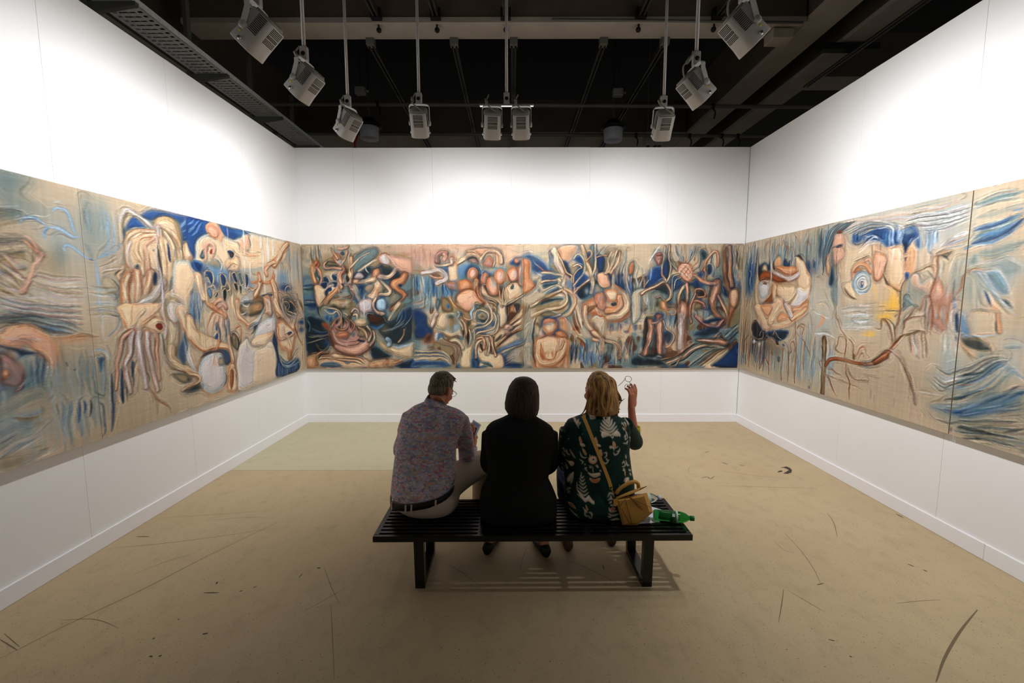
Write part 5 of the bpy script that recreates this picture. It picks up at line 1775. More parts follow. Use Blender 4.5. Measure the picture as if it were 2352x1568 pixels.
V khtd 0.7 4350 1362 4458 1218 8 18 21
T cd 0.9 28 25 4350 1362 4374 1399 4433 1381 4486 1282
T od 0.9 19 23 4428 1434 4483 1457 4509 1408 4488 1309
P cr 0.9 11 16 4333 1103 4370 1071 4386 1028 4388 948 4383 801 4255 829 4260 971 4287 1045
P rd 0.85 11 20 4293 1005 4324 1022 4352 994 4329 879 4294 827 4274 923
T cr 0.9 27 23 4261 984 4306 1035 4346 1035 4389 961
L d 0.6 9 4328 1156 4313 1106 4349 1067
P hk 0.85 17 37 4511 1629 4550 1695 4673 1707 4887 1719 4969 1660 4923 1588 4772 1551 4655 1542 4568 1560
L w 0.7 14 4574 1721 4580 1674 4644 1652 4682 1686
T pg 0.8 15 13 4537 1568 4604 1585 4655 1645
B o 0.6 4818 1649 96 57
T cr 0.9 83 49 4477 1709 4486 1590 4522 1528 4646 1453
T co 0.8 61 51 4645 1446 4766 1488 4868 1540
L r 0.7 7 4500 1523 4582 1478 4667 1438 4750 1453
V ghc 0.5 4600 1653 4666 1431 4 22 22
L l 0.75 24 4981 1652 4882 1554 4789 1486 4665 1417
B k 0.75 4772 1431 83 42
L k 0.5 28 4837 1477 4744 1390 4682 1360
L w 0.6 9 4676 1416 4786 1458 4885 1466
P pg 0.95 20 30 4808 1435 4887 1481 4991 1497 5159 1565 5171 1411 5144 1290 5070 1236 5012 1197 4771 1195 4669 1235 4750 1340
P co 0.9 18 25 4671 1249 4747 1312 4871 1329 5122 1338 5043 1239 4933 1191 4736 1199
L r 0.45 6 4988 1349 5067 1343 5138 1368
L l 0.4 7 4805 1407 4890 1393
L r 0.45 6 4986 1331 5066 1328 5131 1348
L l 0.4 7 4804 1396 4889 1382
L r 0.45 6 4985 1314 5064 1313 5123 1329
L l 0.4 7 4803 1384 4888 1370
L r 0.45 6 4983 1296 5063 1298 5116 1310
L l 0.4 7 4802 1373 4887 1359
L r 0.45 6 4981 1278 5061 1283 5108 1290
L l 0.4 7 4801 1361 4885 1347
L r 0.45 6 4979 1260 5060 1268 5101 1271
L l 0.4 7 4799 1350 4884 1336
P pc 0.97 15 28 4429 1142 4481 1243 4597 1305 4625 1247 4735 1192 4907 1194 5056 1230 5141 1121 5168 977 5133 780 4741 789 4424 793 4410 964 4405 1065
P cc 0.75 40 25 4755 1154 5037 1179 5145 1027 5121 798 4694 799 4701 983
L w 0.7 13 4597 1305 4624 1240 4677 1199
L g 0.35 15 4544 1112 4649 1041 4794 1063
L w 0.7 9 4420 962 4432 866 4510 788
L r 0.4 8 4417 929 4400 865 4414 795
L w 0.7 13 5027 1466 5080 1463 5075 1418 5020 1399
L q 0.6 8 4999 1452 5037 1435
T pr 0.6 121 81 5079 1583 5075 1673 5040 1718
P nk 0.9 18 28 5135 1337 5183 1256 5198 1130 5215 1018 5268 962 5447 919 5682 952 5683 797 5149 793 5159 1025 5097 1234
L g 0.75 14 5208 1081 5302 1005 5452 959 5666 1125
L k 0.75 13 5214 1060 5300 986 5450 942 5668 1082
L b 0.75 13 5220 1039 5298 967 5448 924 5670 1039
L n 0.75 13 5227 1017 5296 948 5446 906 5673 996
L p 0.75 13 5233 996 5294 929 5444 888 5675 953
L g 0.75 12 5240 974 5292 911 5442 870 5677 909
L k 0.75 12 5246 953 5290 892 5440 852 5680 866
P cr 0.95 21 35 5201 1425 5352 1479 5438 1426 5559 1369 5648 1279 5606 1198 5562 1086 5486 979 5403 1089 5285 1119 5209 1238
T qr 0.8 55 33 5211 1385 5240 1250 5388 1244 5582 1284
T qm 0.6 59 29 5342 1384 5360 1271 5467 1253 5617 1298
P nk 0.8 7 30 5424 1297 5505 1315 5551 1295 5468 1269
L r 0.7 10 5187 1426 5231 1446 5317 1433
T cr 0.8 78 63 5421 1265 5503 1143 5454 984
P hr 0.7 12 30 5408 990 5498 1094 5532 956 5482 947
T co 0.95 90 69 5201 1702 5274 1576 5444 1482 5591 1367
T pm 0.6 41 31 5327 1669 5390 1557 5503 1455
L r 0.7 10 5179 1618 5270 1538 5394 1445
B k 0.8 5551 1608 144 90
T cd 0.9 14 17 5374 1692 5466 1699 5523 1641 5470 1586 5578 1550
T cd 0.9 27 26 5429 1635 5451 1554 5572 1500 5534 1445
T od 0.9 19 28 5531 1714 5622 1664 5713 1579 5672 1504
T pd 0.9 16 29 5578 1550 5674 1529 5651 1463
T cd 0.9 31 30 5717 1612 5718 1460 5685 1309
T hd 0.9 27 29 5796 1713 5859 1635 5904 1555
T wd 0.9 17 18 5746 1561 5848 1531 5903 1547
T pd 0.9 17 18 5758 1509 5842 1480 5898 1494
T rd 0.9 30 26 5648 1438 5639 1355 5712 1239 5803 1109
T gd 0.9 15 28 5541 1510 5638 1497 5665 1437
B n 0.85 5818 1420 88 43
B n 0.7 5807 1317 88 39
V sghc 0.5 5695 1241 5876 764 8 35 23
V bngt 0.5 5182 975 5656 706 14 25 24''',
'B': '''B s 0.6 -2798 2252 90 222
V tgtk 0.6 -2720 2462 -2570 2062 7 25 30
V tgt 0.55 -2439 2461 -2054 2261 12 27 31
P tk 0.85 34 28 -2167 2262 -2004 2394 -1846 2416 -1804 2339 -1920 2217 -2060 2106 -2154 2016 -2194 2128
P tn 0.8 45 28 -2857 1973 -2697 1995 -2675 1747 -2675 1521 -2838 1452 -2880 1521
L n 0.7 29 -2849 1905 -2661 1928
L k 0.7 29 -2852 1854 -2664 1874
L t 0.7 29 -2854 1802 -2666 1820
L b 0.7 29 -2857 1750 -2669 1765
L n 0.7 29 -2860 1698 -2671 1711
L k 0.7 29 -2862 1646 -2674 1657
L t 0.7 29 -2865 1594 -2676 1602
B n 0.9 -2726 1646 80 57
L s 0.7 14 -2848 1697 -2678 1696
P kn 0.85 27 28 -2176 2017 -2082 2106 -1967 2172 -1855 2150 -1786 2194 -1652 2161 -1518 2105 -1544 1993 -1659 1904 -1793 1971 -1926 2061 -2024 1859 -2121 1679 -2161 1814
P tk 0.6 45 28 -1860 2016 -1656 2016 -1522 1948 -1372 2060 -1371 1678 -1646 1610 -1802 1701
P hk 0.5 34 28 -1661 1836 -1526 1802 -1553 1678 -1690 1633
B n 0.7 -2092 1859 91 135
V btgn 0.6 -2181 1904 -1982 1746 10 27 32
B m 0.5 -1589 2394 202 55
B r 0.3 -1456 2316 101 44
P kt 0.85 46 29 -2838 1452 -2676 1498 -2531 1406 -2506 1200 -2536 1038 -2702 946 -2853 923
U ktsnk 0.6 5 25 3 -2751 1361 -2640 1292 -2513 1315 -2831 1131 -2691 1165 -2517 1211
T hk 0.7 40 30 -2706 1096 -2629 1027 -2533 1107 -2576 1177
B u 0.7 -2555 1131 46 58
T tk 0.8 47 34 -2805 1429 -2774 1361 -2788 1292
P kt 0.85 34 29 -2007 1679 -1921 1542 -1762 1519 -1673 1451 -1556 1542 -1372 1632 -1372 1175 -1547 1072 -1773 1176 -1884 1291 -1995 1383
P kn 0.9 28 29 -1961 1061 -1823 1060 -1688 967 -1689 921 -1920 898
L l 0.5 14 -1619 1359 -1536 1451 -1510 1576
L l 0.5 14 -1561 1382 -1479 1462 -1464 1587
L l 0.5 14 -1516 1336 -1411 1450 -1373 1564
L l 0.5 14 -1594 1428 -1546 1519 -1532 1599
B n 0.7 -1466 1519 91 80
L g 0.5 34 -1792 1291 -1654 1313 -1492 1405
B h 0.5 -1757 1314 69 69
L b 0.8 34 -1939 1360 -1860 1325 -1767 1382
B u 0.6 -1905 1360 57 34
T or 1 73 99 -2668 1905 -2695 2051 -2702 2140 -2653 2207
T or 0.9 30 18 -2677 2174 -2698 2207 -2702 2251
T rd 0.95 33 16 -2660 2185 -2630 2229 -2649 2296
T qr 0.95 44 34 -2646 1883 -2597 1972 -2603 2084 -2645 2140
P tk 0.85 11 28 -2682 2084 -2656 2140 -2632 2062 -2606 2006 -2636 1972 -2673 2028
L w 0.6 11 -2656 2028 -2631 1972
P co 1 20 34 -2690 1905 -2566 1905 -2429 1927 -2364 1860 -2516 1758 -2600 1657 -2658 1634 -2685 1770
T or 0.95 78 57 -2553 1679 -2481 1770 -2386 1860 -2383 1950
L u 0.9 24 -2548 1792 -2517 1860 -2487 1882
P nk 0.8 9 28 -2557 1837 -2499 1882 -2514 1792 -2549 1770
L k 0.7 9 -2634 1657 -2574 1725 -2503 1792
L k 0.8 14 -2658 1623 -2656 1555 -2630 1498
L k 0.6 7 -2667 1679 -2642 1600
T qr 1 68 103 -2328 1905 -2344 2050 -2307 2128 -2349 2218 -2379 2295
T od 0.95 50 30 -2369 2273 -2411 2340 -2442 2395
T or 0.95 44 27 -2327 2195 -2256 2284 -2229 2384 -2215 2450
T co 0.95 68 45 -2214 1927 -2197 2061 -2181 2173 -2177 2284
T cr 0.85 29 18 -2193 2151 -2099 2250 -2007 2317 -1927 2350
T qr 0.8 49 33 -2352 2406 -2307 2406 -2228 2417
P tk 0.9 9 28 -2332 2351 -2286 2373 -2265 2339 -2299 2317
P tg 0.8 9 28 -2342 2240 -2302 2262 -2293 2206 -2327 2195
T qr 0.95 38 26 -2329 2140 -2419 2151 -2532 2140 -2552 2196 -2517 2229
P hk 0.85 13 28 -2530 2196 -2483 2240 -2371 2218 -2350 2173 -2418 2173 -2486 2162
P kd 0.95 7 28 -2263 2106 -2239 2139 -2230 2084 -2253 2061
P kd 0.95 7 28 -2200 2128 -2182 2151 -2190 2084
P kd 0.95 7 28 -2261 2005 -2243 2050 -2210 2005 -2224 1961 -2252 1961
T qd 0.8 29 20 -2290 1994 -2293 1927 -2202 1927 -2199 2005
T qr 0.9 51 34 -2203 1904 -2161 1814 -2188 1724
P md 0.6 16 28 -2225 1927 -2160 1859 -2176 1724 -2196 1803
P kn 0.9 8 28 -2561 2017 -2526 2028 -2494 1983 -2519 1939 -2557 1972
P kn 0.9 8 28 -2599 1927 -2541 1950 -2520 1905 -2556 1871 -2595 1894
P kn 0.9 8 28 -2439 1950 -2393 1961 -2396 1905 -2431 1882
P kn 0.9 8 28 -2446 2050 -2378 2062 -2381 1994 -2426 1983
P kn 0.9 8 28 -2511 1871 -2475 1905 -2454 1860 -2489 1837
P kn 0.9 8 28 -2338 1938 -2292 1938 -2305 1905
T ph 0.8 13 14 -2571 2028 -2503 2039 -2472 1972 -2382 1961
T ph 0.8 13 13 -2586 1950 -2518 1961 -2498 1894 -2429 1927
T ph 0.8 13 14 -2449 1972 -2382 1972 -2362 1893
T ph 0.8 14 13 -2401 2050 -2367 2039 -2381 1983
P hk 0.9 9 28 -2437 1747 -2389 1792 -2357 1758 -2403 1736
P hk 0.9 9 28 -2323 1758 -2253 1781 -2185 1792 -2187 1747 -2278 1747
P ch 0.5 20 28 -2461 1713 -2256 1724 -2213 1656 -2284 1600 -2464 1645
P kh 0.9 11 28 -2498 1634 -2440 1668 -2351 1622 -2282 1634 -2284 1588 -2376 1577 -2465 1611
T co 0.7 69 46 -2147 1893 -2107 1758 -2055 1633
U csho 0.5 4 16 3 -2207 1814 -2320 1815 -2436 1770 -2166 1701 -2303 1679 -2462 1679
L c 0.8 9 -2363 1882 -2360 1815
L c 0.7 9 -2334 1893 -2337 1826
L w 0.6 11 -2204 1871 -2160 1859
P nb 0.85 9 28 -2523 1600 -2466 1600 -2445 1554 -2491 1543 -2536 1566
P nb 0.85 9 29 -2446 1520 -2400 1532 -2402 1486 -2437 1475
P nb 0.85 9 29 -2573 1498 -2526 1520 -2518 1452 -2564 1441
P nb 0.85 9 29 -2516 1486 -2470 1497 -2473 1429 -2514 1418
T ph 0.9 23 22 -2569 1577 -2514 1532 -2457 1532 -2399 1566 -2368 1486 -2392 1452
T ch 0.9 21 21 -2511 1600 -2398 1588 -2344 1520 -2337 1406
T cd 0.9 23 23 -2309 1543 -2264 1520 -2222 1440 -2180 1337
P co 1 18 34 -1892 2061 -1879 2117 -1811 2117 -1802 2038 -1771 1949 -1785 1870 -1821 1803 -1836 1712 -1874 1599 -1917 1656 -1982 1758 -1899 1848 -1907 1949 -1974 1971
P qr 0.9 11 28 -1891 2083 -1867 2122 -1822 2128 -1801 2083 -1814 2027 -1860 2016 -1893 2038
T co 0.95 67 63 -1883 1994 -1963 1971 -2043 1960 -2133 1949
T co 1 50 40 -1792 1994 -1738 1926 -1672 1847 -1697 1802 -1810 1791
T co 0.95 67 56 -1791 2027 -1701 2027 -1621 2072 -1585 2127
P kh 0.85 9 28 -1768 1881 -1717 1870 -1742 1814 -1776 1814
P mh 0.7 16 28 -2000 1882 -1919 1926 -1898 1881 -1945 1825 -1990 1837
L r 0.5 8 -1875 1893 -1830 1870 -1795 1904
L r 0.5 8 -1876 1872 -1831 1852 -1796 1881
L r 0.5 8 -1876 1852 -1832 1834 -1797 1859
L r 0.5 8 -1877 1832 -1832 1816 -1798 1836
L r 0.5 8 -1878 1812 -1833 1798 -1798 1814
P pm 0.85 13 28 -2154 2016 -2094 2083 -2027 2061 -2018 2016 -2087 1994
P co 0.7 9 28 -2154 1994 -2087 1983 -2111 1949 -2156 1960
T co 0.95 33 26 -2082 2106 -1990 2172 -1897 2228 -1818 2261
L w 0.8 11 -1990 2161 -1980 2117 -1948 2083
P pm 0.95 16 22 -1805 2294 -1737 2328 -1681 2316 -1649 2239 -1719 2172 -1785 2228
P qm 0.95 22 34 -1681 2316 -1569 2305 -1368 2238 -1366 2071 -1484 2094 -1562 2138 -1628 2216
L d 0.7 9 -1692 2327 -1647 2316
P hk 0.85 13 28 -1797 2206 -1741 2205 -1662 2183 -1629 2150 -1742 2150
L r 0.5 11 -1931 2228 -1851 2272 -1796 2239
L p 0.6 16 -1648 2272 -1605 2205 -1562 2150
L d 0.6 8 -1552 2105 -1462 2094 -1361 2077
P or 1 11 23 -1473 2083 -1429 2060 -1465 1959 -1546 1903 -1547 1870 -1480 1825 -1448 1779 -1529 1701 -1623 1599 -1669 1599 -1494 1757 -1582 1836 -1659 1904 -1634 1982 -1532 2016
P kn 0.95 7 28 -1552 1915 -1523 1937 -1501 1915 -1524 1887
T ch 0.8 67 45 -1553 1667 -1624 1565 -1696 1451
T hd 0.5 34 23 -1485 1655 -1532 1599 -1639 1451
P pm 0.9 25 28 -2099 1656 -2028 1724 -1927 1712 -1896 1610 -1967 1542 -2068 1565
L w 0.6 16 -2027 1769 -2026 1633 -2033 1451
P lg 0.95 14 34 -1860 1667 -1835 1724 -1767 1735 -1734 1678 -1748 1599 -1806 1576 -1850 1610
P co 0.9 14 28 -1896 1599 -1852 1565 -1784 1553 -1750 1531 -1797 1508 -1864 1531
T cr 0.9 45 35 -1869 1746 -1906 1656 -1885 1588 -1830 1531
P dk 0.85 30 29 -1990 1520 -1898 1542 -1809 1497 -1718 1485 -1765 1428 -1881 1394 -1972 1405
L d 0.5 34 -1925 1440 -1812 1405 -1719 1451
T pd 0.9 34 25 -2206 1554 -2170 1599 -2114 1577 -2105 1497
T cd 0.9 46 46 -2173 1520 -2127 1520 -2119 1429 -2063 1406
L d 0.7 9 -2217 1565 -2196 1520 -2232 1474
L d 0.6 8 -2149 1554 -2163 1486
P ch 0.8 18 29 -2176 1429 -2072 1474 -1994 1417 -2042 1360 -2134 1348
P kd 0.7 11 29 -2230 1520 -2195 1531 -2221 1451 -2265 1497
P md 1 23 46 -2490 1315 -2451 1406 -2335 1452 -2223 1406 -2157 1337 -1976 1291 -1909 1222 -1935 1130 -2007 1037 -2148 980 -2308 991 -2421 1050 -2485 1154
P qm 0.9 21 29 -2441 1107 -2283 1061 -2120 1095 -1980 1176 -1936 1118 -2031 1026 -2171 968 -2331 992 -2432 1050
P rd 0.7 23 29 -2422 1292 -2363 1337 -2272 1314 -2229 1245 -2278 1176 -2369 1188 -2425 1234
P qr 0.6 16 29 -2435 1246 -2342 1280 -2263 1268 -2276 1211 -2380 1200
P dk 0.95 8 29 -2427 1452 -2403 1463 -2394 1406 -2418 1383
P dk 0.95 8 29 -2335 1463 -2311 1486 -2302 1417 -2328 1360
P dk 0.95 8 29 -2234 1406 -2212 1394 -2226 1337
P dk 0.95 8 29 -2396 1360 -2362 1360 -2375 1326
P dk 0.95 8 29 -2361 1372 -2338 1395 -2340 1337
T or 0.9 18 18 -2476 1360 -2427 1440 -2357 1486 -2373 1372
T or 0.9 18 18 -2357 1474 -2337 1406 -2351 1337
T or 0.9 19 18 -2290 1452 -2257 1406 -2271 1337
T or 0.9 19 18 -2221 1451 -2168 1360 -2228 1268
T or 0.9 19 18 -2420 1337 -2341 1314 -2271 1337
U qrmp 0.6 4 14 3 -2490 1303 -2407 1119 -2214 1049 -2456 1303 -2371 1153 -2234 1119
U rqmd 0.6 4 14 3 -2232 1176 -2139 1199 -2090 1291 -2282 1072 -2120 1107 -2014 1188
P nk 0.8 9 29 -2128 1188 -2026 1153 -2050 1130 -2118 1153
P kt 0.6 9 29 -2228 1268 -2159 1280 -2173 1211 -2218 1234
P hk 0.8 18 29 -2124 1314 -2042 1360 -1998 1291 -2025 1199 -2116 1222
T ch 0.8 35 26 -2111 1337 -2033 1291 -2002 1199 -1980 1153
T ck 0.8 46 41 -1996 1360 -1942 1268 -1980 1153
T ck 0.8 46 45 -1918 1291 -1899 1199 -1960 1084
P er 0.8 14 29 -2624 1383 -2555 1395 -2512 1338 -2513 1303 -2580 1338
P oe 0.7 9 29 -2601 1395 -2533 1372 -2557 1338
P ch 0.95 25 35 -1876 1187 -1775 1130 -1661 1083 -1547 1072 -1373 1141 -1366 944 -1482 921 -1665 967 -1800 1049
L l 0.7 30 -1684 1095 -1570 1072 -1431 1106 -1361 1129
T lg 0.8 57 58 -1707 1095 -1682 1153 -1727 1187
T cr 0.7 34 23 -1568 1141 -1508 1233 -1483 1313
P co 0.9 28 29 -2841 922 -2700 980 -2541 945 -2447 980 -2310 945 -2127 922 -1990 875 -1959 787 -2836 789
U dchokc 0.75 6 23 6 -2678 957 -2540 969 -2449 922 -2311 933 -2104 922 -1982 793 -2683 864 -2554 899 -2360 852 -2246 829 -2130 840 -2063 788
P tn 0.9 16 29 -2638 841 -2521 864 -2384 829 -2386 794 -2640 794
P nt 0.8 9 29 -2337 864 -2245 852 -2292 829
T or 0.8 42 35 -2707 829 -2726 922 -2654 992 -2550 1003
P or 0.6 23 29 -2830 911 -2714 922 -2732 788 -2836 789
T kd 0.8 23 18 -2686 911 -2644 957 -2562 980
P oh 0.7 35 29 -1944 875 -1782 898 -1598 874 -1553 828 -1947 793
U roh 0.6 3 16 3 -1692 840 -1575 898 -1505 921 -1669 805 -1518 839 -1437 886
P kn 0.8 23 29 -1576 851 -1390 897 -1387 793 -1612 793
B q 0.7 -1168 2304 292 188
B m 0.5 -1235 2305 146 144
B q 0.6 -604 2414 673 66
B q 0.6 -43 2325 157 133
V mqsr 0.35 -1322 2448 -1059 2127 14 29 33
P oq 0.7 27 28 -605 2348 -447 2403 -200 2380 -145 2292 -145 2159 -269 2170 -404 2181 -426 2270 -493 2281 -606 2293
T co 1 44 67 -765 2193 -662 2259 -583 2315 -493 2315 -426 2237
T ch 0.8 29 34 -605 2370 -504 2359 -426 2259
T co 0.95 33 45 -415 2281 -347 2359 -223 2358 -156 2303 -156 2214
T co 0.95 45 34 -426 2270 -449 2204 -427 2181
P mr 0.95 16 28 -370 2237 -313 2292 -257 2225 -269 2159 -359 2170 -404 2192
P md 0.8 13 28 -572 2270 -494 2259 -472 2204 -539 2204 -584 2237
L m 0.7 11 -492 2381 -426 2303 -437 2281
L k 0.5 7 -223 2380 -167 2347 -145 2270
L c 0.5 8 -167 2413 -88 2347 -55 2236
L c 0.5 8 -133 2407 -68 2347 -41 2236
L c 0.5 8 -99 2400 -48 2347 -28 2236
L c 0.5 8 -66 2393 -28 2347 -14 2236
T ch 0.8 18 22 -246 2325 -235 2237 -258 2159
T ch 0.9 18 16 -427 2192 -416 2126 -450 2103
T mr 0.8 68 66 -1023 2238 -1022 2304 -965 2348 -897 2348
T qm 0.9 49 45 -921 2260 -898 2304 -920 2326
L r 0.6 13 -1056 2249 -1012 2204 -944 2215
T mr 0.6 33 29 -853 2282 -808 2326 -763 2271
P co 1 16 22 -866 2160 -843 2204 -798 2215 -743 2159 -745 1970 -768 1947 -847 1959 -869 2037
T co 0.95 33 40 -832 2193 -911 2182 -1013 2171
T pq 0.95 45 50 -815 2204 -820 2271
L r 0.4 9 -1002 2165 -900 2160
P nb 0.85 16 28 -1013 2149 -867 2149 -869 1981 -926 1970 -947 2082
P bt 0.85 29 28 -743 2159 -607 2215 -472 2192 -427 2103 -609 2037 -678 1947 -734 1992
P bg 0.75 22 28 -427 2103 -269 2103 -224 2136 -89 2158 -67 2058 -202 2014 -383 2059
P nu 0.9 22 28 -44 2214 69 2280 148 2269 148 2158 24 2169
V bgtsn 0.7 -1342 2082 -1056 1677 24 27 34
V nbut 0.8 -1062 1948 -817 1700 14 27 35
P mr 0.8 20 28 -915 1947 -768 1947 -747 1857 -860 1869
T pm 0.95 56 67 -1218 2082 -1105 2093 -991 2115 -913 2071 -903 2003 -1029 1936
P hd 0.8 9 28 -1094 2060 -1003 2071 -970 2037 -1049 2037
T qr 0.8 34 27 -1117 2037 -1038 2015 -959 2015
L r 0.4 16 -1352 2116 -1172 2104
U mrgc 0.5 4 18 3 -1363 1678 -1283 1700 -1145 1768 -1342 1598 -1240 1609 -1136 1677
V wgtk 0.6 -1212 1835 -1094 1518 10 20 36
P qr 1 11 40 -474 2049 -487 2009 -511 1979 -541 1965 -571 1969 -594 1992 -608 2027 -608 2069 -594 2109 -570 2138 -541 2152 -511 2148 -487 2126 -474 2090
B p 0.5 -530 2083 34 38
P qr 1 11 41 -310 1974 -321 1929 -342 1893 -369 1875 -397 1878 -420 1901 -433 1940 -434 1987 -423 2032 -401 2067 -374 2085 -347 2082 -324 2059 -311 2021
B p 0.5 -362 2007 31 43
P qr 1 11 41 -187 1907 -184 1846 -197 1793 -226 1760 -263 1752 -301 1772 -334 1816 -354 1874 -358 1935 -344 1987 -316 2021 -279 2028 -240 2008 -208 1965
B p 0.5 -258 1925 42 56
P qr 1 11 40 -84 2025 -92 1978 -116 1941 -150 1921 -188 1921 -222 1942 -245 1979 -253 2025 -244 2071 -221 2108 -187 2128 -149 2128 -115 2108 -92 2071
B p 0.5 -155 2051 42 42
P qr 1 11 40 105 2023 84 1978 49 1947 6 1936 -36 1946 -68 1977 -84 2021 -80 2070 -59 2115 -24 2146 19 2157 60 2147 92 2117 108 2072
B p 0.5 27 2075 48 45
T or 1 90 102 -496 1969 -509 1868 -464 1767 -431 1699
P or 1 18 41 -735 1902 -723 1970 -609 1992 -542 1924 -566 1835 -679 1812 -724 1846
P qo 1 20 41 -748 1745 -679 1823 -543 1835 -442 1744 -454 1631 -591 1574 -682 1609 -738 1654
L r 0.6 9 -725 1812 -680 1801 -589 1812
P co 0.95 23 34 -407 1902 -317 1767 -181 1755 -67 1901 103 1946 148 1834 -45 1676 -159 1653 -294 1721 -407 1801
T or 0.9 78 67 58 2236 114 2258 148 2214
T qr 0.8 79 102 136 2192 103 2103 125 1946
P tk 0.9 9 28 -33 1890 12 1924 12 1867 -22 1856
L d 0.6 16 -67 2058 -33 1969 1 1924
U roqd 0.6 4 20 3 -531 1902 -510 1767 -408 1676 -441 1902 -430 1767 -318 1654
T ch 1 103 114 -148 1369 -148 1517 -147 1642 -158 1699
P cg 0.9 16 23 -193 1653 -90 1653 -91 1403 -160 1346 -194 1449
T ch 0.9 30 14 -147 1631 -204 1699 -272 1744 -385 1789
T ch 0.9 30 14 -147 1653 -169 1744 -180 1834
T ch 0.9 30 14 -136 1653 -135 1766 -124 1879
T ch 0.9 30 14 -113 1653 -90 1744 -78 1856
T ch 0.9 29 14 -102 1642 -22 1676 92 1743 182 1811
T ch 0.9 29 14 -102 1653 -67 1698 23 1721
L d 0.6 8 -169 1845 -165 1766 -172 1710
L d 0.6 8 -124 1845 -119 1766 -126 1710
L d 0.6 8 -101 1845 -97 1766 -104 1710
L d 0.6 8 -56 1845 -51 1766 -58 1710
P dk 0.9 16 28 -90 1631 -45 1664 80 1664 103 1608 57 1517 -22 1426 -68 1380 -85 1494
V dokhc 0.7 -68 1653 92 1494 9 23 37
B n 0.6 80 1585 30 57
U kchdh 0.7 5 23 3 -317 1721 -272 1699 -204 1631 -307 1517 -261 1540 -205 1517
V khdc 0.6 -317 1699 -194 1403 8 18 38
P ch 0.95 25 34 -264 1174 -137 1334 0 1426 103 1562 149 1585 149 1345 0 1265 -161 1139 -241 1058
U crhkco 0.7 6 25 3 -68 1357 46 1448 149 1539 -230 1058 -23 1231 149 1311
T qm 0.9 80 69 -69 1265 -80 1346 -23 1334
L d 0.6 7 -114 1311 -68 1300
P dk 0.8 11 29 -241 1174 -149 1254 -160 1197 -229 1139
P bn 0.7 23 29 -242 1012 -92 1093 149 1196 149 1104 -127 1012 -184 977
T ch 0.9 35 23 -184 977 -69 1023 69 1081 149 1127
P nb 0.8 30 29 -150 954 11 1023 149 1012 150 791 -150 791
P sh 0.8 46 29 -69 965 149 1069 149 837 -46 849
L n 0.8 28 -93 826 149 820
U nhn 0.6 3 14 3 -150 849 -46 919 46 942 -139 791 -47 838 46 884
P hk 0.85 20 28 -511 1676 -443 1665 -318 1585 -284 1517 -319 1403 -445 1392 -501 1472
P kt 0.8 16 28 -490 1518 -443 1574 -353 1540 -330 1449 -388 1392 -468 1415
P hc 0.7 14 28 -467 1517 -409 1552 -353 1495 -388 1449 -456 1460
T cd 0.95 25 25 -513 1472 -501 1552 -443 1586 -353 1551 -330 1472 -388 1392 -479 1403
T cd 0.95 39 39 -318 1631 -284 1517 -296 1426 -388 1358 -503 1335 -572 1266
T cd 0.95 34 34 -261 1540 -228 1449 -263 1335 -389 1289 -481 1266 -527 1197
T cd 0.95 30 30 -205 1517 -194 1403 -240 1277 -389 1220
T cd 0.95 46 46 -707 1449 -662 1392 -640 1301 -631 1151 -620 1070
T cd 0.95 39 39 -730 1427 -686 1335 -664 1220 -688 1140
T cd 0.95 34 34 -594 1312 -573 1197 -597 1093
T cd 0.95 34 34 -537 1312 -527 1220 -551 1082
T cd 0.95 23 23 -435 1220 -343 1231 -275 1208
T cd 0.95 23 23 -683 1541 -661 1461 -570 1449 -569 1540
T cd 0.95 20 20 -546 1586 -499 1676 -443 1654
T lg 0.9 25 30 -545 1654 -534 1597 -569 1540 -559 1461
T pg 0.9 27 23 -740 1552 -729 1506 -764 1472
P kd 0.9 9 29 -618 1266 -595 1289 -597 1128 -620 1105 -642 1197
P kd 0.85 7 29 -686 1301 -663 1301 -664 1209 -687 1232
P kh 0.8 9 29 -639 1427 -570 1438 -583 1358 -628 1358
P kt 0.9 9 28 -728 1563 -683 1541 -684 1484 -729 1506
P tk 0.7 14 28 -511 1654 -443 1665 -443 1597 -500 1597
P ch 0.9 21 34 -1025 1530 -911 1552 -797 1529 -775 1450 -867 1404 -926 1312 -1029 1336 -1073 1427
P hg 0.95 16 46 -924 1427 -888 1518 -808 1529 -730 1427 -732 1324 -812 1266 -892 1301
B l 0.7 -777 1347 46 57
B k 0.5 -843 1484 57 34
B o 0.5 -890 1415 46 46
P hd 0.9 20 23 -975 1745 -907 1745 -840 1677 -819 1563 -911 1552 -967 1609
P nb 0.85 9 28 -903 1643 -875 1666 -853 1620 -887 1598
T or 0.9 34 27 -851 1745 -818 1677 -762 1609
P tk 0.8 14 28 -1044 1711 -1010 1734 -976 1700 -989 1632 -1024 1564 -1057 1632
T qm 0.9 57 68 -1072 1450 -1120 1336 -1164 1427 -1244 1439 -1315 1336
T pq 0.8 57 45 -1037 1518 -1072 1450 -1108 1359
P nk 0.9 30 29 -1343 1564 -1185 1518 -1154 1381 -1098 1313 -1100 1198 -1215 1175 -1341 1198 -1348 1382
B n 0.8 -1298 1541 91 68
P dr 0.8 23 29 -1215 1198 -1156 1267 -1111 1221 -1113 1129 -1182 1106 -1239 1129
P pg 0.9 14 29 -1077 1198 -1053 1267 -1007 1255 -1009 1163 -1055 1152
P bn 0.8 14 29 -1030 1244 -973 1255 -940 1175 -1009 1140
B g 0.6 -1217 1083 115 58
P hd 0.8 16 29 -962 1255 -848 1221 -744 1232 -745 1174 -871 1163
P ch 1 21 28 -723 1140 -665 1174 -620 1082 -574 1105 -550 1174 -540 1082 -564 943 -543 786 -716 786 -714 966
T ch 1 58 70 -689 1059 -746 1140 -814 1163 -895 1128 -986 1175
U kchdck 0.75 6 25 4 -1055 1140 -930 1094 -827 1059 -808 786 -963 1186 -849 1140 -735 1082 -714 920
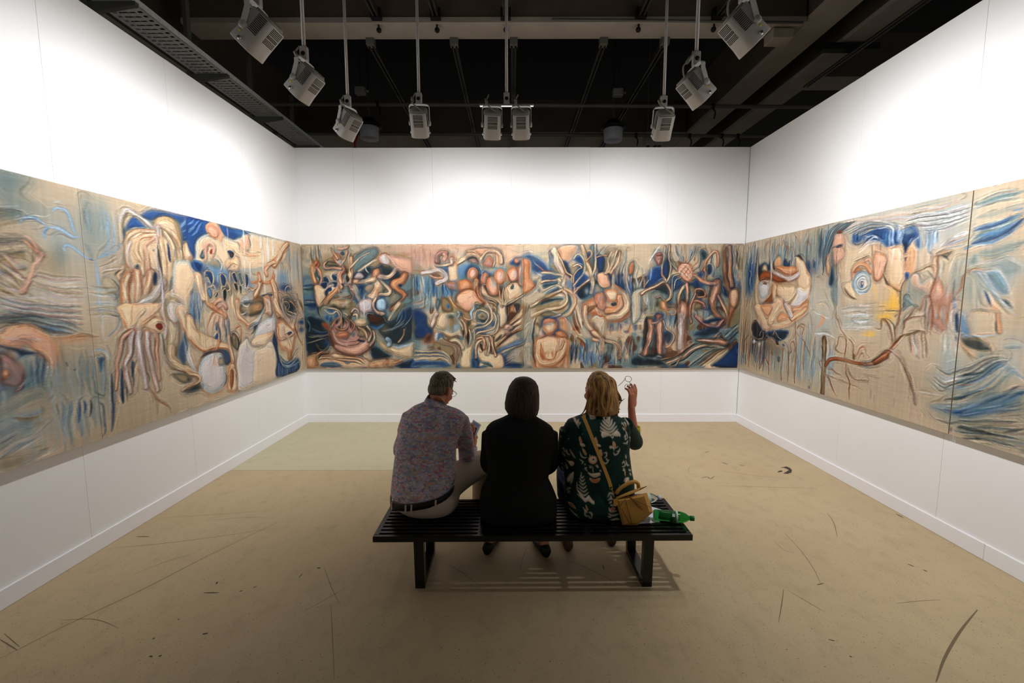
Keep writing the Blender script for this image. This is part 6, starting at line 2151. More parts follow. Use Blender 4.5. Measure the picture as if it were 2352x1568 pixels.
U tcksnc 0.75 6 23 5 -1356 1037 -1196 1025 -1012 1025 -875 943 -831 786 -1360 886 -1198 909 -991 920 -888 850 -866 786
P nb 0.9 19 29 -1360 874 -1129 885 -945 862 -878 786 -1362 787
B g 0.6 -1154 810 185 23
P nt 0.9 14 29 -576 920 -530 920 -496 850 -497 786 -577 786
P co 1 21 23 -471 1070 -390 1082 -345 966 -276 1000 -230 966 -150 954 -150 785 -439 786 -450 885 -518 966
T cr 0.95 39 30 -507 920 -505 1059 -482 1139 -413 1162 -367 1082 -368 966
T cr 0.95 39 30 -437 1012 -459 1105
T cr 0.95 39 30 -345 966 -321 1093 -344 1197
T cr 0.95 39 30 -288 989 -287 1116 -309 1220
T cr 0.95 39 30 -242 954 -276 1070 -286 1197
T cr 0.95 39 30 -391 1058 -390 1151 -424 1197 -493 1186
P kd 0.9 9 29 -471 1105 -436 1128 -402 1059 -403 1001 -437 1047
P kd 0.9 7 29 -321 1093 -299 1070 -288 977 -311 1012
P kt 0.85 12 29 -506 1036 -472 954 -438 885 -323 850 -266 785 -358 803 -461 885
P nt 0.9 9 29 -450 803 -393 820 -347 785 -451 786
L r 0.6 9 -355 1231 -321 1139
B s 0.7 330 2391 337 66
P oq 0.7 33 28 599 2379 689 2434 868 2434 847 2324 736 2224 634 2268
P nb 0.85 29 28 151 2314 263 2324 398 2258 489 2158 534 2080 399 2080 286 2069 151 2258
B t 0.5 330 2280 79 44
P ht 0.9 20 28 488 2224 579 2191 647 2079 602 2068 511 2158
P kt 0.8 18 28 521 2357 577 2379 600 2302 601 2191 556 2213 510 2291
B g 0.5 544 2246 45 67
P or 0.95 20 34 139 2258 207 2258 241 2191 241 2013 309 1923 298 1867 151 1800 140 2013
L c 0.6 11 173 2258 229 2225 247 2080
B r 0.5 185 2180 29 33
P kn 0.85 18 28 668 2235 736 2213 805 2057 784 2001 715 2079
P nu 0.9 22 28 825 2268 915 2312 961 2224 963 2101 1009 2012 966 1922 899 1832 832 1788 796 1900 828 2057 894 2190
P nu 0.9 11 28 993 2323 1038 2345 1061 2301 1028 2235 1005 2257
P nk 0.9 16 28 1140 2279 1229 2301 1254 2212 1211 2079 1154 2101
B u 0.7 1009 2017 34 27
P kn 0.95 20 28 887 1855 965 1945 1044 1956 1079 1888 1047 1765 946 1720 877 1754
B g 0.8 1012 1832 34 56
P tk 0.7 18 28 1036 2434 1114 2445 1106 2301 1086 2123 1051 2190
B t 0.5 890 2423 45 44
P bt 0.8 14 28 716 1967 784 1990 796 1900 751 1855
T cg 1 68 89 672 1900 693 2001 681 2057 647 2124 601 2235 589 2324 543 2390
T ch 0.95 18 18 693 2057 715 2102 668 2213 600 2357
T ch 0.95 33 33 682 2035 602 2057 512 2080 399 2080
T ch 0.95 29 29 671 2001 558 1979 445 1968 389 1946
T ch 0.95 45 45 648 1968 626 1990 649 1878 695 1855
T ch 0.95 27 27 672 1878 592 1923 536 1900 446 1856 412 1833
T ch 0.95 38 39 683 1855 582 1810 469 1754 333 1675 254 1630
T ch 0.95 49 50 695 1833 741 1788 742 1697 674 1629 561 1596 402 1562 266 1505
T ch 0.95 40 41 717 1855 809 1810 855 1742 845 1641 778 1539 676 1482
T ch 0.95 18 18 843 1810 841 1900 795 1990 806 2034 737 2079 703 2135
T ch 0.95 25 25 843 1810 921 1889 1010 1967 1089 2001
T ch 0.95 56 56 1089 2001 1053 2101 1006 2212 971 2323 935 2434
T ch 0.95 29 29 1088 2056 1119 2168 1128 2301 1114 2445
T ch 0.95 16 16 1122 2034 1157 1967 1193 1877 1217 1809
T ch 0.95 18 18 830 1900 897 1990 963 2079 972 2212 926 2312 869 2324 825 2268
T ch 0.95 18 18 829 1945 828 2046 895 2124 940 2146 871 2190 815 2168
T ch 0.95 16 16 994 2235 1039 2279 1071 2334 1037 2379 1004 2356
T ch 0.95 10 10 1140 2290 1184 2301 1274 2312
T ch 0.95 10 10 1139 2323 1183 2378 1227 2422
L p 0.6 16 670 2046 694 1923 718 1788
L p 0.6 16 601 2235 647 2124
L p 0.6 16 1041 2123 1088 2012
L p 0.6 16 843 1810 900 1742 936 1652
T ch 0.8 79 57 1089 1989 1090 1900 1069 1810
P kt 0.9 14 28 424 1754 537 1743 673 1760 685 1720 583 1698 447 1652 356 1641
P kt 0.85 11 28 400 1923 535 1957 614 1979 615 1934 513 1900 423 1867
P kt 0.9 11 28 741 1788 798 1754 800 1629 721 1539 676 1527 765 1641
P kn 0.7 11 28 559 1867 604 1889 638 1867 582 1822 469 1799
T tg 0.8 39 29 446 1799 514 1844 593 1867
P rh 0.5 11 28 333 1709 446 1765 559 1810 627 1810 537 1743 390 1675
L w 0.6 8 274 2258 308 2202 387 2136 455 2080
L w 0.5 8 286 2113 377 2046 444 2057
L r 0.6 22 331 2202 410 2113 557 2102
L w 0.7 9 815 2157 882 2202 950 2179
L w 0.7 7 842 1855 921 1900
T wg 0.8 11 9 1121 2079 1145 1989 1180 1967 1181 1877
L k 0.5 6 476 2335 498 2390
L k 0.5 6 982 2323 1004 2368
L k 0.5 6 490 2351 514 2399
L k 0.5 6 997 2323 1019 2367
L k 0.5 6 503 2366 530 2408
L k 0.5 6 1013 2323 1035 2367
L k 0.5 6 516 2382 545 2417
L k 0.5 6 1029 2323 1051 2367
U khc 0.6 3 16 3 208 1675 174 1551 152 1448 254 1630 209 1448 152 1334
U khsg 0.6 5 21 2 175 1403 243 1448 152 1127 243 1334
P sh 0.5 46 29 152 1517 334 1562 311 1425 278 1173 279 785 153 785
V gtbs 0.6 152 1092 291 790 12 18 39
L k 0.75 25 323 1471 289 1345 278 1115 290 942 326 785
L g 0.5 21 289 1402 255 1173 267 942
L p 0.8 14 425 1550 539 1562 653 1516 733 1447 757 1345 782 1195
P hk 0.7 20 28 425 1562 561 1550 676 1505 539 1459 380 1494
T pm 0.8 34 30 494 1471 585 1493 653 1516
P or 0.7 23 29 608 1448 722 1470 757 1356 747 1218 620 1333
P cr 1 14 41 414 1368 437 1448 505 1471 597 1436 609 1356 575 1276 495 1242 438 1288
P mr 0.8 14 29 426 1402 448 1448 505 1459 585 1425 483 1391
P pm 0.8 16 29 335 1173 403 1334 415 1253 450 1207 381 1173
P or 0.8 18 29 587 1276 678 1287 736 1218 679 1184 599 1219
P co 1 23 42 324 1150 415 1196 496 1219 622 1196 725 1172 727 1011 683 848 591 784 349 785 325 942
P ro 0.8 14 29 393 1115 451 965 452 907 394 918
L r 0.6 23 393 1115 394 976 440 907 544 895 601 988 600 1080
V rohr 0.5 451 1023 601 895 8 23 40
T co 0.9 81 69 348 942 406 849 567 848 681 964 714 1103
T co 0.8 18 18 600 1011 623 1103 610 1184
T co 0.8 18 18 623 1020 645 1103 640 1173
T co 0.8 18 18 646 1029 668 1103 670 1161
T co 0.8 18 18 669 1039 691 1103 700 1149
P ro 0.6 14 29 749 1080 783 1126 787 784 741 784
L d 0.6 9 347 1179 415 1202 484 1230
P or 1 25 45 947 1652 1082 1742 1194 1810 1252 1719 1239 1832 1283 1899 1384 1922 1487 1865 1569 1764 1618 1628 1621 1515 1521 1424 1339 1401 1177 1492 1040 1515 972 1515
P qo 1 13 34 1156 2034 1189 2079 1279 2067 1326 2000 1317 1899 1238 1877 1180 1922
P cr 1 14 34 1239 1809 1306 1854 1408 1843 1456 1764 1423 1696 1333 1685 1263 1742
P dk 0.95 9 28 1344 1663 1412 1685 1413 1640 1368 1629
T or 0.95 102 102 1456 1741 1470 1628 1392 1572 1289 1572
T co 0.95 101 80 1534 1809 1572 1628 1473 1503 1303 1469
L r 0.6 16 1338 1412 1475 1435 1586 1537 1617 1673
L r 0.5 16 1095 1629 1162 1674 1195 1764
P mr 0.7 23 28 1126 1787 1228 1809 1253 1697 1244 1583 1175 1606 1128 1697
T cr 1 91 69 993 1618 995 1470 1054 1344 1171 1241 1229 1172 1242 1103
T cr 1 69 46 1115 1172 1253 1149 1391 1125 1460 1091
T cr 0.95 18 11 1195 1149 1209 1045 1216 952
T cr 0.9 18 11 1391 1114 1428 1010 1448 882
T cr 0.95 18 11 1211 1149 1225 1045 1230 961
T cr 0.9 18 11 1416 1105 1448 1010 1464 894
T cr 0.95 18 11 1227 1149 1241 1045 1243 971
T cr 0.9 18 11 1442 1095 1469 1010 1480 905
T cr 0.95 18 11 1243 1149 1257 1045 1257 980
T cr 0.9 18 11 1467 1086 1490 1010 1495 917
P hd 0.8 11 28 1027 1606 1129 1651 1152 1629 1051 1549
P ch 0.85 21 29 1087 1447 1132 1493 1200 1481 1257 1470 1282 1401 1263 1218 1206 1195 1135 1333
L w 0.7 16 1098 1458 1154 1492 1200 1470 1246 1481
L p 0.8 9 1118 1629 1165 1538 1200 1515 1210 1561
V rocs 0.55 1293 1401 1630 1171 16 30 41
V tgsr 0.5 1134 1378 1297 1195 8 27 42
U ocrcd 0.7 5 25 3 901 1674 926 1516 951 1356 790 1447 838 1310 931 1195
T rd 0.9 30 23 897 1195 955 1149 1014 1022
P rd 0.8 14 29 954 1172 1013 1091 1003 1010 932 1091
L p 0.6 14 965 1184 1012 1126
L p 0.7 10 936 1652 926 1516 951 1356 999 1264
V nktbgs 0.75 782 1172 1652 783 52 28 43
V nkbu 0.6 910 1022 1410 783 20 30 45
V sogc 0.5 1412 1195 1640 789 12 30 46
T cr 1 69 46 1115 1172 1253 1149 1391 1125 1460 1091
T cr 1 79 57 1113 1275 1194 1206 1236 1137
T cr 0.95 18 10 1195 1149 1209 1045 1216 952
T cr 0.9 18 10 1391 1114 1428 1010 1448 882
T cr 0.95 18 10 1211 1149 1225 1045 1230 961
T cr 0.9 18 10 1416 1105 1448 1010 1464 894
T cr 0.95 18 10 1227 1149 1241 1045 1243 971
T cr 0.9 18 10 1442 1095 1469 1010 1480 905
T cr 0.95 18 10 1243 1149 1257 1045 1257 980
T cr 0.9 18 10 1467 1086 1490 1010 1495 917
P nk 0.9 20 28 1290 2078 1380 2101 1437 2056 1508 1944 1557 1798 1499 1854 1384 1922 1327 1922
V knbs 0.65 1322 2156 1636 1809 20 23 47
P sc 0.7 34 28 1310 2190 1454 2300 1500 2256 1435 2145 1381 2056 1290 2101
T co 0.9 45 16 1268 2078 1300 2168 1297 2267 1340 2356
T co 0.9 45 16 1301 2090 1355 2201 1386 2312 1407 2378
T co 0.9 45 16 1335 2078 1412 2190 1443 2278 1453 2356
L k 0.5 18 1530 2389 1534 2256 1492 2123 1461 1989
L b 0.5 9 1530 2389 1534 2256 1492 2123 1461 1989
L k 0.5 18 1379 2123 1393 2034
L b 0.5 9 1379 2123 1393 2034
L k 0.5 18 1436 2101 1451 1966
L b 0.5 9 1436 2101 1451 1966
L k 0.5 18 1561 2056 1564 1944 1612 1831
L b 0.5 9 1561 2056 1564 1944 1612 1831
P or 0.95 9 28 1583 2078 1592 2178 1630 2211 1633 2100 1595 2056
B u 0.7 1600 1876 45 90
L p 0.6 9 1530 1966 1590 1831 1627 1719
V gtsb 0.55 2018 2454 2533 2188 30 22 50
V tgks 0.55 2510 2453 3082 2009 30 25 51
B s 0.6 1740 2355 135 88
B n 0.85 1908 2022 102 101
P nu 0.9 22 28 1810 1899 1873 2055 1915 2155 2005 2155 2056 1999 1989 1966 1878 1898
B u 0.6 1897 2033 68 67
P nk 0.9 16 28 2048 2211 2102 2277 2129 2155 2122 2033 2067 1999 2030 2077
L l 0.6 20 1870 2156 1879 2055 1870 1988
P nk 0.8 25 28 2125 1965 2189 2055 2305 1965 2374 1943 2507 2010 2525 1853 2421 1898 2331 1898 2220 1831 2151 1853
V nkb 0.6 2797 2076 3096 1739 16 29 52
P kn 0.6 23 28 3054 1897 3085 1964 3109 1717 3062 1739
B t 0.6 1874 1684 227 170
V gtsp 0.45 1732 1854 2072 1514 18 27 53
L g 0.4 18 1662 1537 1969 1548
L s 0.4 18 1663 1499 1970 1507
L t 0.4 18 1664 1460 1971 1466
L b 0.4 18 1665 1421 1973 1425
L g 0.4 18 1666 1382 1974 1384
L s 0.4 18 1667 1343 1976 1343
L t 0.4 18 1668 1304 1977 1302
L b 0.4 18 1669 1265 1978 1260
L g 0.4 18 1670 1226 1980 1219
P kt 0.8 34 28 1935 1898 2012 1954 2103 1932 2141 1831 2121 1752 2063 1774 1960 1808 1892 1809
P kh 0.85 14 28 1942 1673 1974 1729 2022 1673 1989 1616 1943 1628
P hd 0.6 18 28 2113 1650 2226 1661 2240 1605 2126 1593
V nkbg 0.7 1626 2011 1824 1809 12 20 54
T sg 0.9 25 10 1700 1809 1697 1921 1671 2033 1702 2145 1655 2189
T sg 0.9 25 10 1722 1809 1731 1921 1762 2011 1747 2133
T sg 0.9 25 10 1767 1831 1810 1921 1853 1988
T sg 0.9 25 10 1654 1809 1650 1966
T sg 0.9 25 10 1745 1809 1788 1899 1772 2044
P sg 0.9 23 28 1637 1809 1812 1854 1746 1764 1742 1514 1654 1401 1640 1515
T cd 1 39 46 1757 1797 1834 1854 1946 1898 2035 1954 2092 1932 2152 1831 2144 1741 2078 1684 2046 1628
T cd 0.95 34 27 2091 1954 2122 2033 2141 2144 2113 2299 2108 2443
T cr 0.95 27 22 2079 1977 2031 2055 2028 2155 2045 2322 2052 2432
T cd 0.8 29 23 2077 1695 2008 1752 1963 1741
P cr 0.95 11 28 2021 1684 2078 1684 2103 1605 2129 1514 2142 1480 2082 1559 2036 1594
L d 0.7 8 1823 1854 1853 1966
L d 0.7 9 2018 2100 2056 1999 2079 1965
P md 0.95 13 33 1911 2278 1943 2344 1999 2355 2034 2311 2026 2222 1982 2167 1936 2200
P dd 0.7 7 28 1944 2311 2000 2322 2012 2300 1956 2294
L d 0.7 7 1945 2289 1968 2255 2001 2277 1993 2200
L w 0.7 14 1835 2189 1888 2300 1953 2388 1996 2443
L w 0.5 9 1856 2256 1921 2333 1962 2432
L p 0.6 11 1909 2333 1987 2360 2039 2333 2042 2244
P qr 1 7 16 2329 2222 2459 2077 2373 1965 2222 2088
L d 0.7 6 2361 2185 2259 2057
L d 0.7 5 2302 2188 2437 2049
L d 0.7 6 2394 2149 2297 2027
L d 0.7 5 2275 2155 2416 2021
L d 0.7 6 2426 2113 2335 1996
L d 0.7 5 2249 2122 2395 1993
L m 0.9 10 2329 2222 2459 2077
L m 0.9 10 2459 2077 2373 1965
L m 0.9 10 2373 1965 2222 2088
L m 0.9 10 2222 2088 2329 2222
L p 0.7 10 2253 2155 2297 2188
L p 0.7 10 2300 2110 2356 2121
L p 0.7 10 2359 2043 2403 2054
L p 0.7 10 2278 2077 2314 2043
L p 0.7 10 2366 2155 2389 2133
T ct 0.85 15 11 2318 2210 2247 2310 2198 2432
T ct 0.85 16 11 2329 2222 2324 2354 2309 2443
T ct 0.85 16 11 2352 2210 2427 2299 2455 2431
T ct 0.85 16 11 2411 2144 2508 2243 2523 2409
T ct 0.85 16 11 2435 2110 2533 2188 2515 2343 2559 2376 2628 2321
T ct 0.85 15 11 2220 2133 2160 2233 2133 2355
T ct 0.85 15 11 2226 2110 2162 2188 2090 2300 2064 2421
T ct 0.85 16 11 2257 2055 2179 2010 2174 1853 2178 1740
T ct 0.85 16 11 2281 2010 2215 1965 2197 1853
T ct 0.85 16 11 2233 2077 2144 2044 2102 1965
T ct 0.85 16 11 2436 2077 2537 2088 2589 2199 2583 2321
L n 0.6 13 2200 2377 2248 2288
L n 0.6 14 2385 2233 2425 2354
L n 0.6 13 2163 2155 2209 2122
L n 0.6 13 2292 2310 2317 2244
P kt 0.85 13 28 2526 2343 2569 2387 2616 2343 2620 2265 2564 2243
P kn 0.9 11 28 2635 2166 2668 2188 2694 2110 2663 2043 2627 2099
T qr 0.95 34 29 2593 2110 2610 2221 2673 2321 2738 2365 2775 2298 2770 2165
T or 0.9 38 33 2592 2121 2618 2054 2609 1987 2656 1942
T pg 0.8 14 11 2613 2166 2667 2199 2716 2132 2709 2032
B n 0.8 2550 2054 68 45
T or 1 48 40 2460 2043 2542 1987 2599 1954 2668 1931
T cd 1 51 49 2352 1920 2309 1864 2268 1763 2272 1650 2308 1593
T qd 1 45 50 2363 1931 2378 1830 2373 1695 2353 1604
P tk 0.85 11 28 2300 1808 2332 1853 2349 1718 2317 1672
P qd 1 16 34 2273 1627 2316 1695 2387 1627 2413 1536 2382 1457 2393 1170 2379 962 2298 962 2279 1170 2269 1445 2253 1548
T pm 0.8 80 69 2300 1514 2309 1285 2306 1055
L d 0.6 11 2343 1422 2357 1228 2352 1055
L d 0.5 6 2263 1582 2321 1553
L d 0.5 6 2405 1582 2356 1548
L d 0.5 6 2264 1565 2322 1536
L d 0.5 6 2406 1565 2356 1531
L d 0.5 6 2265 1548 2323 1519
L d 0.5 6 2407 1548 2357 1514
L d 0.5 6 2265 1531 2323 1502
L d 0.5 6 2408 1531 2358 1497
L d 0.5 6 2266 1514 2324 1485
L d 0.5 6 2408 1514 2358 1479
L d 0.5 6 2267 1497 2325 1468
L d 0.5 6 2409 1496 2359 1462
L w 0.5 21 2326 1422 2283 1354 2310 1251
L b 0.7 10 2335 1920 2331 1875
P qd 1 11 28 1847 1435 1881 1452 1916 1434 1942 1309 1923 1194 1881 1090 1862 940 1771 928 1824 1056 1843 1194 1862 1309
P qd 1 11 27 1959 1491 2038 1514 2053 1423 2067 1331 2061 1194 2057 963 2000 951 1980 1194 1964 1354
T qd 0.95 28 26 1906 1389 1974 1400 2040 1457
P md 0.9 9 28 1959 1503 1992 1525 2038 1514 2017 1457 1984 1446
P dk 0.85 14 29 1813 1446 1846 1457 1862 1332 1832 1171 1802 1021 1786 1171
P dk 0.7 14 29 1935 1171 1966 1286 1985 1055 1977 940 1897 940
L w 0.5 11 1874 1309 1900 1194 1848 1032
L d 0.7 8 1939 1400 1966 1286
L p 0.5 14 2019 1411 2036 1228 2031 1055
B k 0.8 1897 940 184 28
T pm 0.8 18 14 1747 952 1817 905
T pm 0.8 18 14 1989 940 2047 928
L d 0.5 5 1867 1343 1924 1332
L d 0.5 5 1868 1327 1925 1316
L d 0.5 5 1868 1311 1926 1300
L d 0.5 5 1869 1295 1926 1283
L d 0.5 5 1869 1279 1927 1267
T cr 0.9 34 23 2064 1423 2113 1320 2195 1262 2221 1193 2178 1101 2111 1055
P kn 0.8 21 29 2080 1286 2172 1274 2198 1194 2144 1101 2096 1171
V nktb 0.6 2072 1537 2252 1285 10 25 55
L w 0.6 9 2087 1434 2124 1343
T qh 0.8 16 14 2116 1582 2206 1582 2231 1548 2209 1514 2163 1514
B o 0.5 2156 1078 69 46
P hd 0.8 18 28 2476 1661 2531 1695 2601 1649 2593 1593 2503 1559 2468 1593
T qd 0.95 41 33 2422 1604 2431 1650 2486 1706 2589 1672 2614 1627
T qd 0.9 30 24 2441 1399 2424 1536 2431 1650 2482 1785 2491 1853 2581 1853 2606 1807
P kd 0.8 11 28 2492 1830 2582 1841 2607 1774 2552 1751 2505 1785
T od 0.9 25 21 2518 1751 2608 1762 2617 1807
T md 0.9 10 9 2596 1649 2604 1456 2607 1262
U cdt 0.6 3 16 3 2625 1897 2654 1740 2616 1570 2670 1897 2700 1740 2662 1570
P qd 1 16 34 2723 1965 2801 1987 2826 1931 2821 1807 2780 1717 2774 1604 2848 1490 2885 1422 2839 1422 2755 1513 2692 1649 2677 1740 2706 1852
T qr 0.9 49 44 2747 1931 2668 1931 2599 1954
T qd 0.95 55 46 2801 1762 2875 1626 2926 1513 2953 1422 2915 1284
T md 0.95 70 56 2873 1433 2809 1342 2717 1353 2624 1399 2506 1491
P kn 0.9 16 29 2600 1422 2712 1456 2826 1467 2862 1433 2738 1399 2647 1399
L w 0.5 11 2700 1740 2726 1649
L p 0.4 16 2741 1830 2736 1694
T oh 0.8 40 31 2912 1342 2813 1250 2748 1170
P kn 0.8 25 29 2661 1331 2855 1330 2836 1262 2632 1204 2494 1239
V gspt 0.5 2491 1582 2692 1399 10 23 56
P od 1 16 34 2839 2376 2871 2409 2899 2187 2925 1987 2976 1874 3057 1852 3084 1762 3057 1626 3006 1513 2957 1353 2940 1467 2952 1672 2948 1762 2885 1897 2853 2076
T od 0.9 67 78 2915 2420 2935 2243 2945 2054 2975 1897
P co 0.8 23 28 2957 1807 3046 1841 3073 1762 3034 1626 2975 1672
L d 0.7 10 2904 2187 2925 1987 2954 1874
P kn 0.9 16 28 2839 1897 2886 1875 2937 1762 2891 1762 2855 1807
L r 0.5 16 2988 1649 2983 1513 2956 1376
P nk 0.95 23 29 2754 799 2876 904 2985 1019 3118 1112 3123 799
P kt 0.85 30 29 1655 940 1840 928 2071 893 2097 800 1659 800
U qkcdtpk 0.75 7 31 4 2048 893 2253 939 2409 1066 2520 1147 2235 800 2416 893 2595 1020 2960 1054
U ckhtd 0.7 5 28 4 2420 800 2576 916 2755 1031 2984 1043 2650 799 2806 915 2927 1020 3017 1066
P qd 1 11 23 2520 1159 2634 1176 2748 1170 2839 1181 2933 1147 2980 1123 2924 1089 2797 1112 2636 1124
L w 0.6 14 2543 1153 2703 1153 2819 1135
T md 0.8 35 23 2956 1135 3044 1215 3097 1284
U tkbgk 0.7 5 24 3 2894 1239 2992 1330 3090 1421 2992 1112 3057 1181 3111 1250
P tg 0.7 14 29 2834 1296 2947 1330 3016 1307 2916 1261
T oh 0.8 30 23 2322 939 2290 870 2258 800''',
'R': '''B t 0.55 5692 2042 167 318
B t 0.5 5054 2261 552 107
B n 0.55 4555 2055 107 97
B g 0.5 4483 1770 87 180
B t 0.45 4607 2216 127 98
B n 0.6 5708 1929 98 190
V knbt 0.7 5842 2418 5523 1702 16 30 161
V ktgd 0.5 5271 2414 4435 2140 40 16 162
V gtsbc 0.55 5849 2488 4430 2093 70 17 60
V kntb 0.75 5812 2263 5566 1739 12 25 61
V tknb 0.75 4665 2160 4435 1976 12 19 62
V bntg 0.7 5255 2254 4779 2070 20 17 63
V crhs 0.7 5894 1754 5520 1540 14 20 64
V sqgc 0.5 4574 1984 4412 1581 10 19 65
P ch 0.8 16 26 5571 2182 5528 2281 5536 2354 5544 2180 5496 1959 5500 1739 5441 1666 5533 1540 5580 1739
P kn 0.9 18 25 5537 2107 5478 2161 5391 2168 5316 2148 5274 2201 5261 2075 5379 2054 5499 1988
P ch 0.9 10 25 5447 2101 5414 2149 5350 2130 5331 2058 5404 2055
P kn 0.9 9 23 5222 2155 5190 2180 5169 2083 5215 2086
P nk 0.85 12 21 5023 2166 4981 2176 4935 2133 4898 2168 4890 2090 5016 2093
P oh 0.9 13 18 5200 2167 5137 2216 5080 2197 5057 2075 5144 2061 5181 2090
P or 0.95 12 25 5170 2090 5016 2099 4829 2086 4737 2042 4762 2000 4922 1995 5053 2035
P co 1 14 23 4807 2160 4742 2180 4660 2111 4595 2009 4550 1922 4550 1825 4607 1765 4705 1815 4751 1892 4774 2019
P dk 0.8 6 20 4791 2197 4734 2198 4672 2136 4710 2146
T pm 1 57 55 5210 2037 5070 1989 4917 1949 4742 1992
P rd 1 15 28 5501 2003 5430 2057 5259 2054 5115 1998 4936 1930 5130 1917 5297 1958 5469 1943
P pg 1 16 30 5501 1878 5455 1928 5367 1932 5290 1894 5281 1796 5372 1732 5461 1739 5495 1812
P rd 0.9 8 24 5416 1920 5355 1932 5316 1909 5364 1900
L p 0.5 7 5511 1915 5446 1971 5322 1973
L p 0.5 8 5488 1746 5421 1717 5348 1739
L d 0.5 7 5503 1909 5432 1959 5316 1954
L p 0.5 8 5486 1729 5419 1701 5327 1723
L p 0.5 6 5495 1903 5419 1947 5309 1936
L p 0.5 8 5485 1711 5418 1685 5306 1708
L d 0.5 6 5486 1897 5405 1935 5302 1917
L p 0.5 8 5483 1693 5416 1669 5285 1692
L p 0.5 6 5478 1891 5391 1923 5296 1899
L p 0.5 8 5481 1676 5415 1653 5264 1677
L d 0.5 6 5470 1885 5378 1911 5289 1880
L p 0.5 7 5479 1658 5413 1637 5243 1662
P rd 0.95 13 24 5416 1666 5275 1739 5209 1795 5156 1725 5174 1670 5314 1646
P ch 1 15 26 5182 1864 5105 1889 4910 1884 4799 1881 4753 1816 4776 1746 4908 1647 5021 1719 5115 1767
T cr 0.95 126 68 5158 1863 5158 1739 5077 1617 4962 1561
P ch 0.95 16 18 5158 1739 5069 1753 4930 1660 4838 1566 5185 1553 5195 1649
L r 0.7 8 5134 1842 5044 1726 4908 1647 4849 1675 4757 1752
L r 0.5 9 5102 1970 5038 1887 4967 1819
L k 0.7 11 4777 1861 4753 1810 4776 1753
P pc 1 17 24 4747 1854 4631 1827 4560 1844 4568 1740 4688 1646 4819 1584 4884 1622 4775 1740
L r 0.6 14 4559 1922 4550 1831 4601 1703 4705 1626
P or 0.8 17 24 5438 1637 5266 1654 5167 1601 5256 1550 5404 1544
P or 0.8 17 20 4884 1622 4689 1652 4575 1715 4588 1575 4817 1566
L h 0.6 19 5279 2312 5262 2089 5241 1879 5279 1781
T pg 0.8 35 31 5285 2313 5263 2158 5248 1949 5285 1838
L r 0.75 9 5174 2247 5171 2327 5119 2362 5090 2292
L r 0.75 9 5080 2304 5063 2355 5047 2406 5017 2323
L r 0.75 8 5055 2275 4997 2334 4961 2284 4966 2226
L r 0.75 7 4950 2277 4892 2309 4836 2252
L r 0.75 8 4663 2234 4661 2307 4618 2329 4577 2273 4566 2164
L r 0.75 6 4864 2432 4801 2386 4747 2329
L r 0.75 10 5413 2270 5410 2361 5318 2414
L r 0.75 9 4962 2395 4937 2198
T pd 0.8 20 19 5678 2176 5617 2245 5592 2265 5598 2185
T pd 0.8 18 20 5725 2096 5664 2040 5701 1997 5706 1906
L w 0.5 12 4901 2246 4889 2077 4890 1935
L w 0.4 15 4709 2140 4685 1989
L w 0.5 10 4852 2412 4834 2277
B h 0.5 5610 1224 275 379
B t 0.55 5042 1042 335 205
B h 0.45 5217 1161 310 99
B t 0.5 4559 1110 146 260
B g 0.5 4357 1447 165 106
B d 0.35 5265 1156 291 100
B n 0.5 5380 1054 152 146
B g 0.4 4320 1083 131 176
V kdnth 0.55 5874 1407 5294 824 30 22 163
V kdtrb 0.5 5318 1193 4659 870 34 15 164
V crhsgd 0.65 5928 1644 5292 803 46 19 66
V sgthc 0.6 5237 1116 4644 821 50 15 67
V sgotb 0.5 4872 1498 4254 834 40 16 68
V tbgs 0.55 4681 1093 4377 807 18 18 69
V bkg 0.7 5864 1008 5698 825 8 20 70
V khbn 0.65 5583 1227 5287 877 16 18 71
P co 1 18 26 5518 1651 4888 1662 4817 1559 4593 1630 4587 1568 4712 1500 4835 1441 5010 1389 5190 1362 5309 1353 5420 1448 5506 1533
P or 0.8 17 24 5426 1638 5267 1655 5191 1615 5252 1514 5353 1538
T co 0.9 170 124 5059 1659 5138 1547 5199 1460
T pm 0.9 80 72 4930 1661 4860 1584 4813 1520
T cr 0.95 65 44 4601 1617 4698 1557 4811 1501
P or 0.8 12 22 5068 1522 4984 1566 4874 1518 4934 1488 5062 1461
L d 0.6 8 5351 1524 5298 1483 5250 1493
L p 0.6 8 5178 1482 5090 1521 5029 1578
L k 0.6 5 5199 1453 5097 1473
L k 0.6 5 5197 1438 5095 1458
L k 0.6 5 5196 1422 5094 1442
P kn 0.9 15 24 5575 1424 5498 1451 5359 1350 5281 1312 5234 1330 4881 1378 4864 1313 4954 1258 5061 1234 5180 1264 5321 1222 5446 1195 5529 1232 5609 1346
V knh 0.5 5235 1345 4858 1254 14 15 72
T rd 0.9 17 17 5597 1225 5565 1319 5587 1401 5510 1443 5475 1356 5476 1237
T cd 0.9 15 10 5415 1272 5394 1318 5344 1322 5349 1248 5449 1224
T hd 0.9 10 13 5503 1234 5396 1215 5299 1253 5255 1300 5228 1274
T od 0.9 11 9 5278 1284 5154 1238 5056 1179 4964 1148 4902 1169
T rd 0.9 10 11 5324 1251 5224 1232 5134 1268 5061 1234
T pd 0.9 12 12 5094 1335 5021 1279 4920 1248 4842 1203 4794 1130
T cd 0.9 10 14 5235 1345 5179 1370 5119 1353 5136 1296
T cd 0.9 10 16 5577 1166 5511 1188 5443 1165 5463 1103
T rd 0.9 19 13 5782 939 5769 1099 5735 1197 5642 1267
T rd 0.9 18 17 5627 836 5623 1069 5613 1117
T hd 0.9 16 16 5385 846 5365 1027 5359 1101
T rd 0.9 15 14 5361 864 5321 967 5249 999 5195 935
T rd 0.9 15 12 5182 808 5179 1023 5163 1096 5113 1060
T rd 0.9 14 14 4929 799 4932 935 4935 1071 4923 1167
T dd 0.9 13 13 4812 795 4812 1008 4836 1137
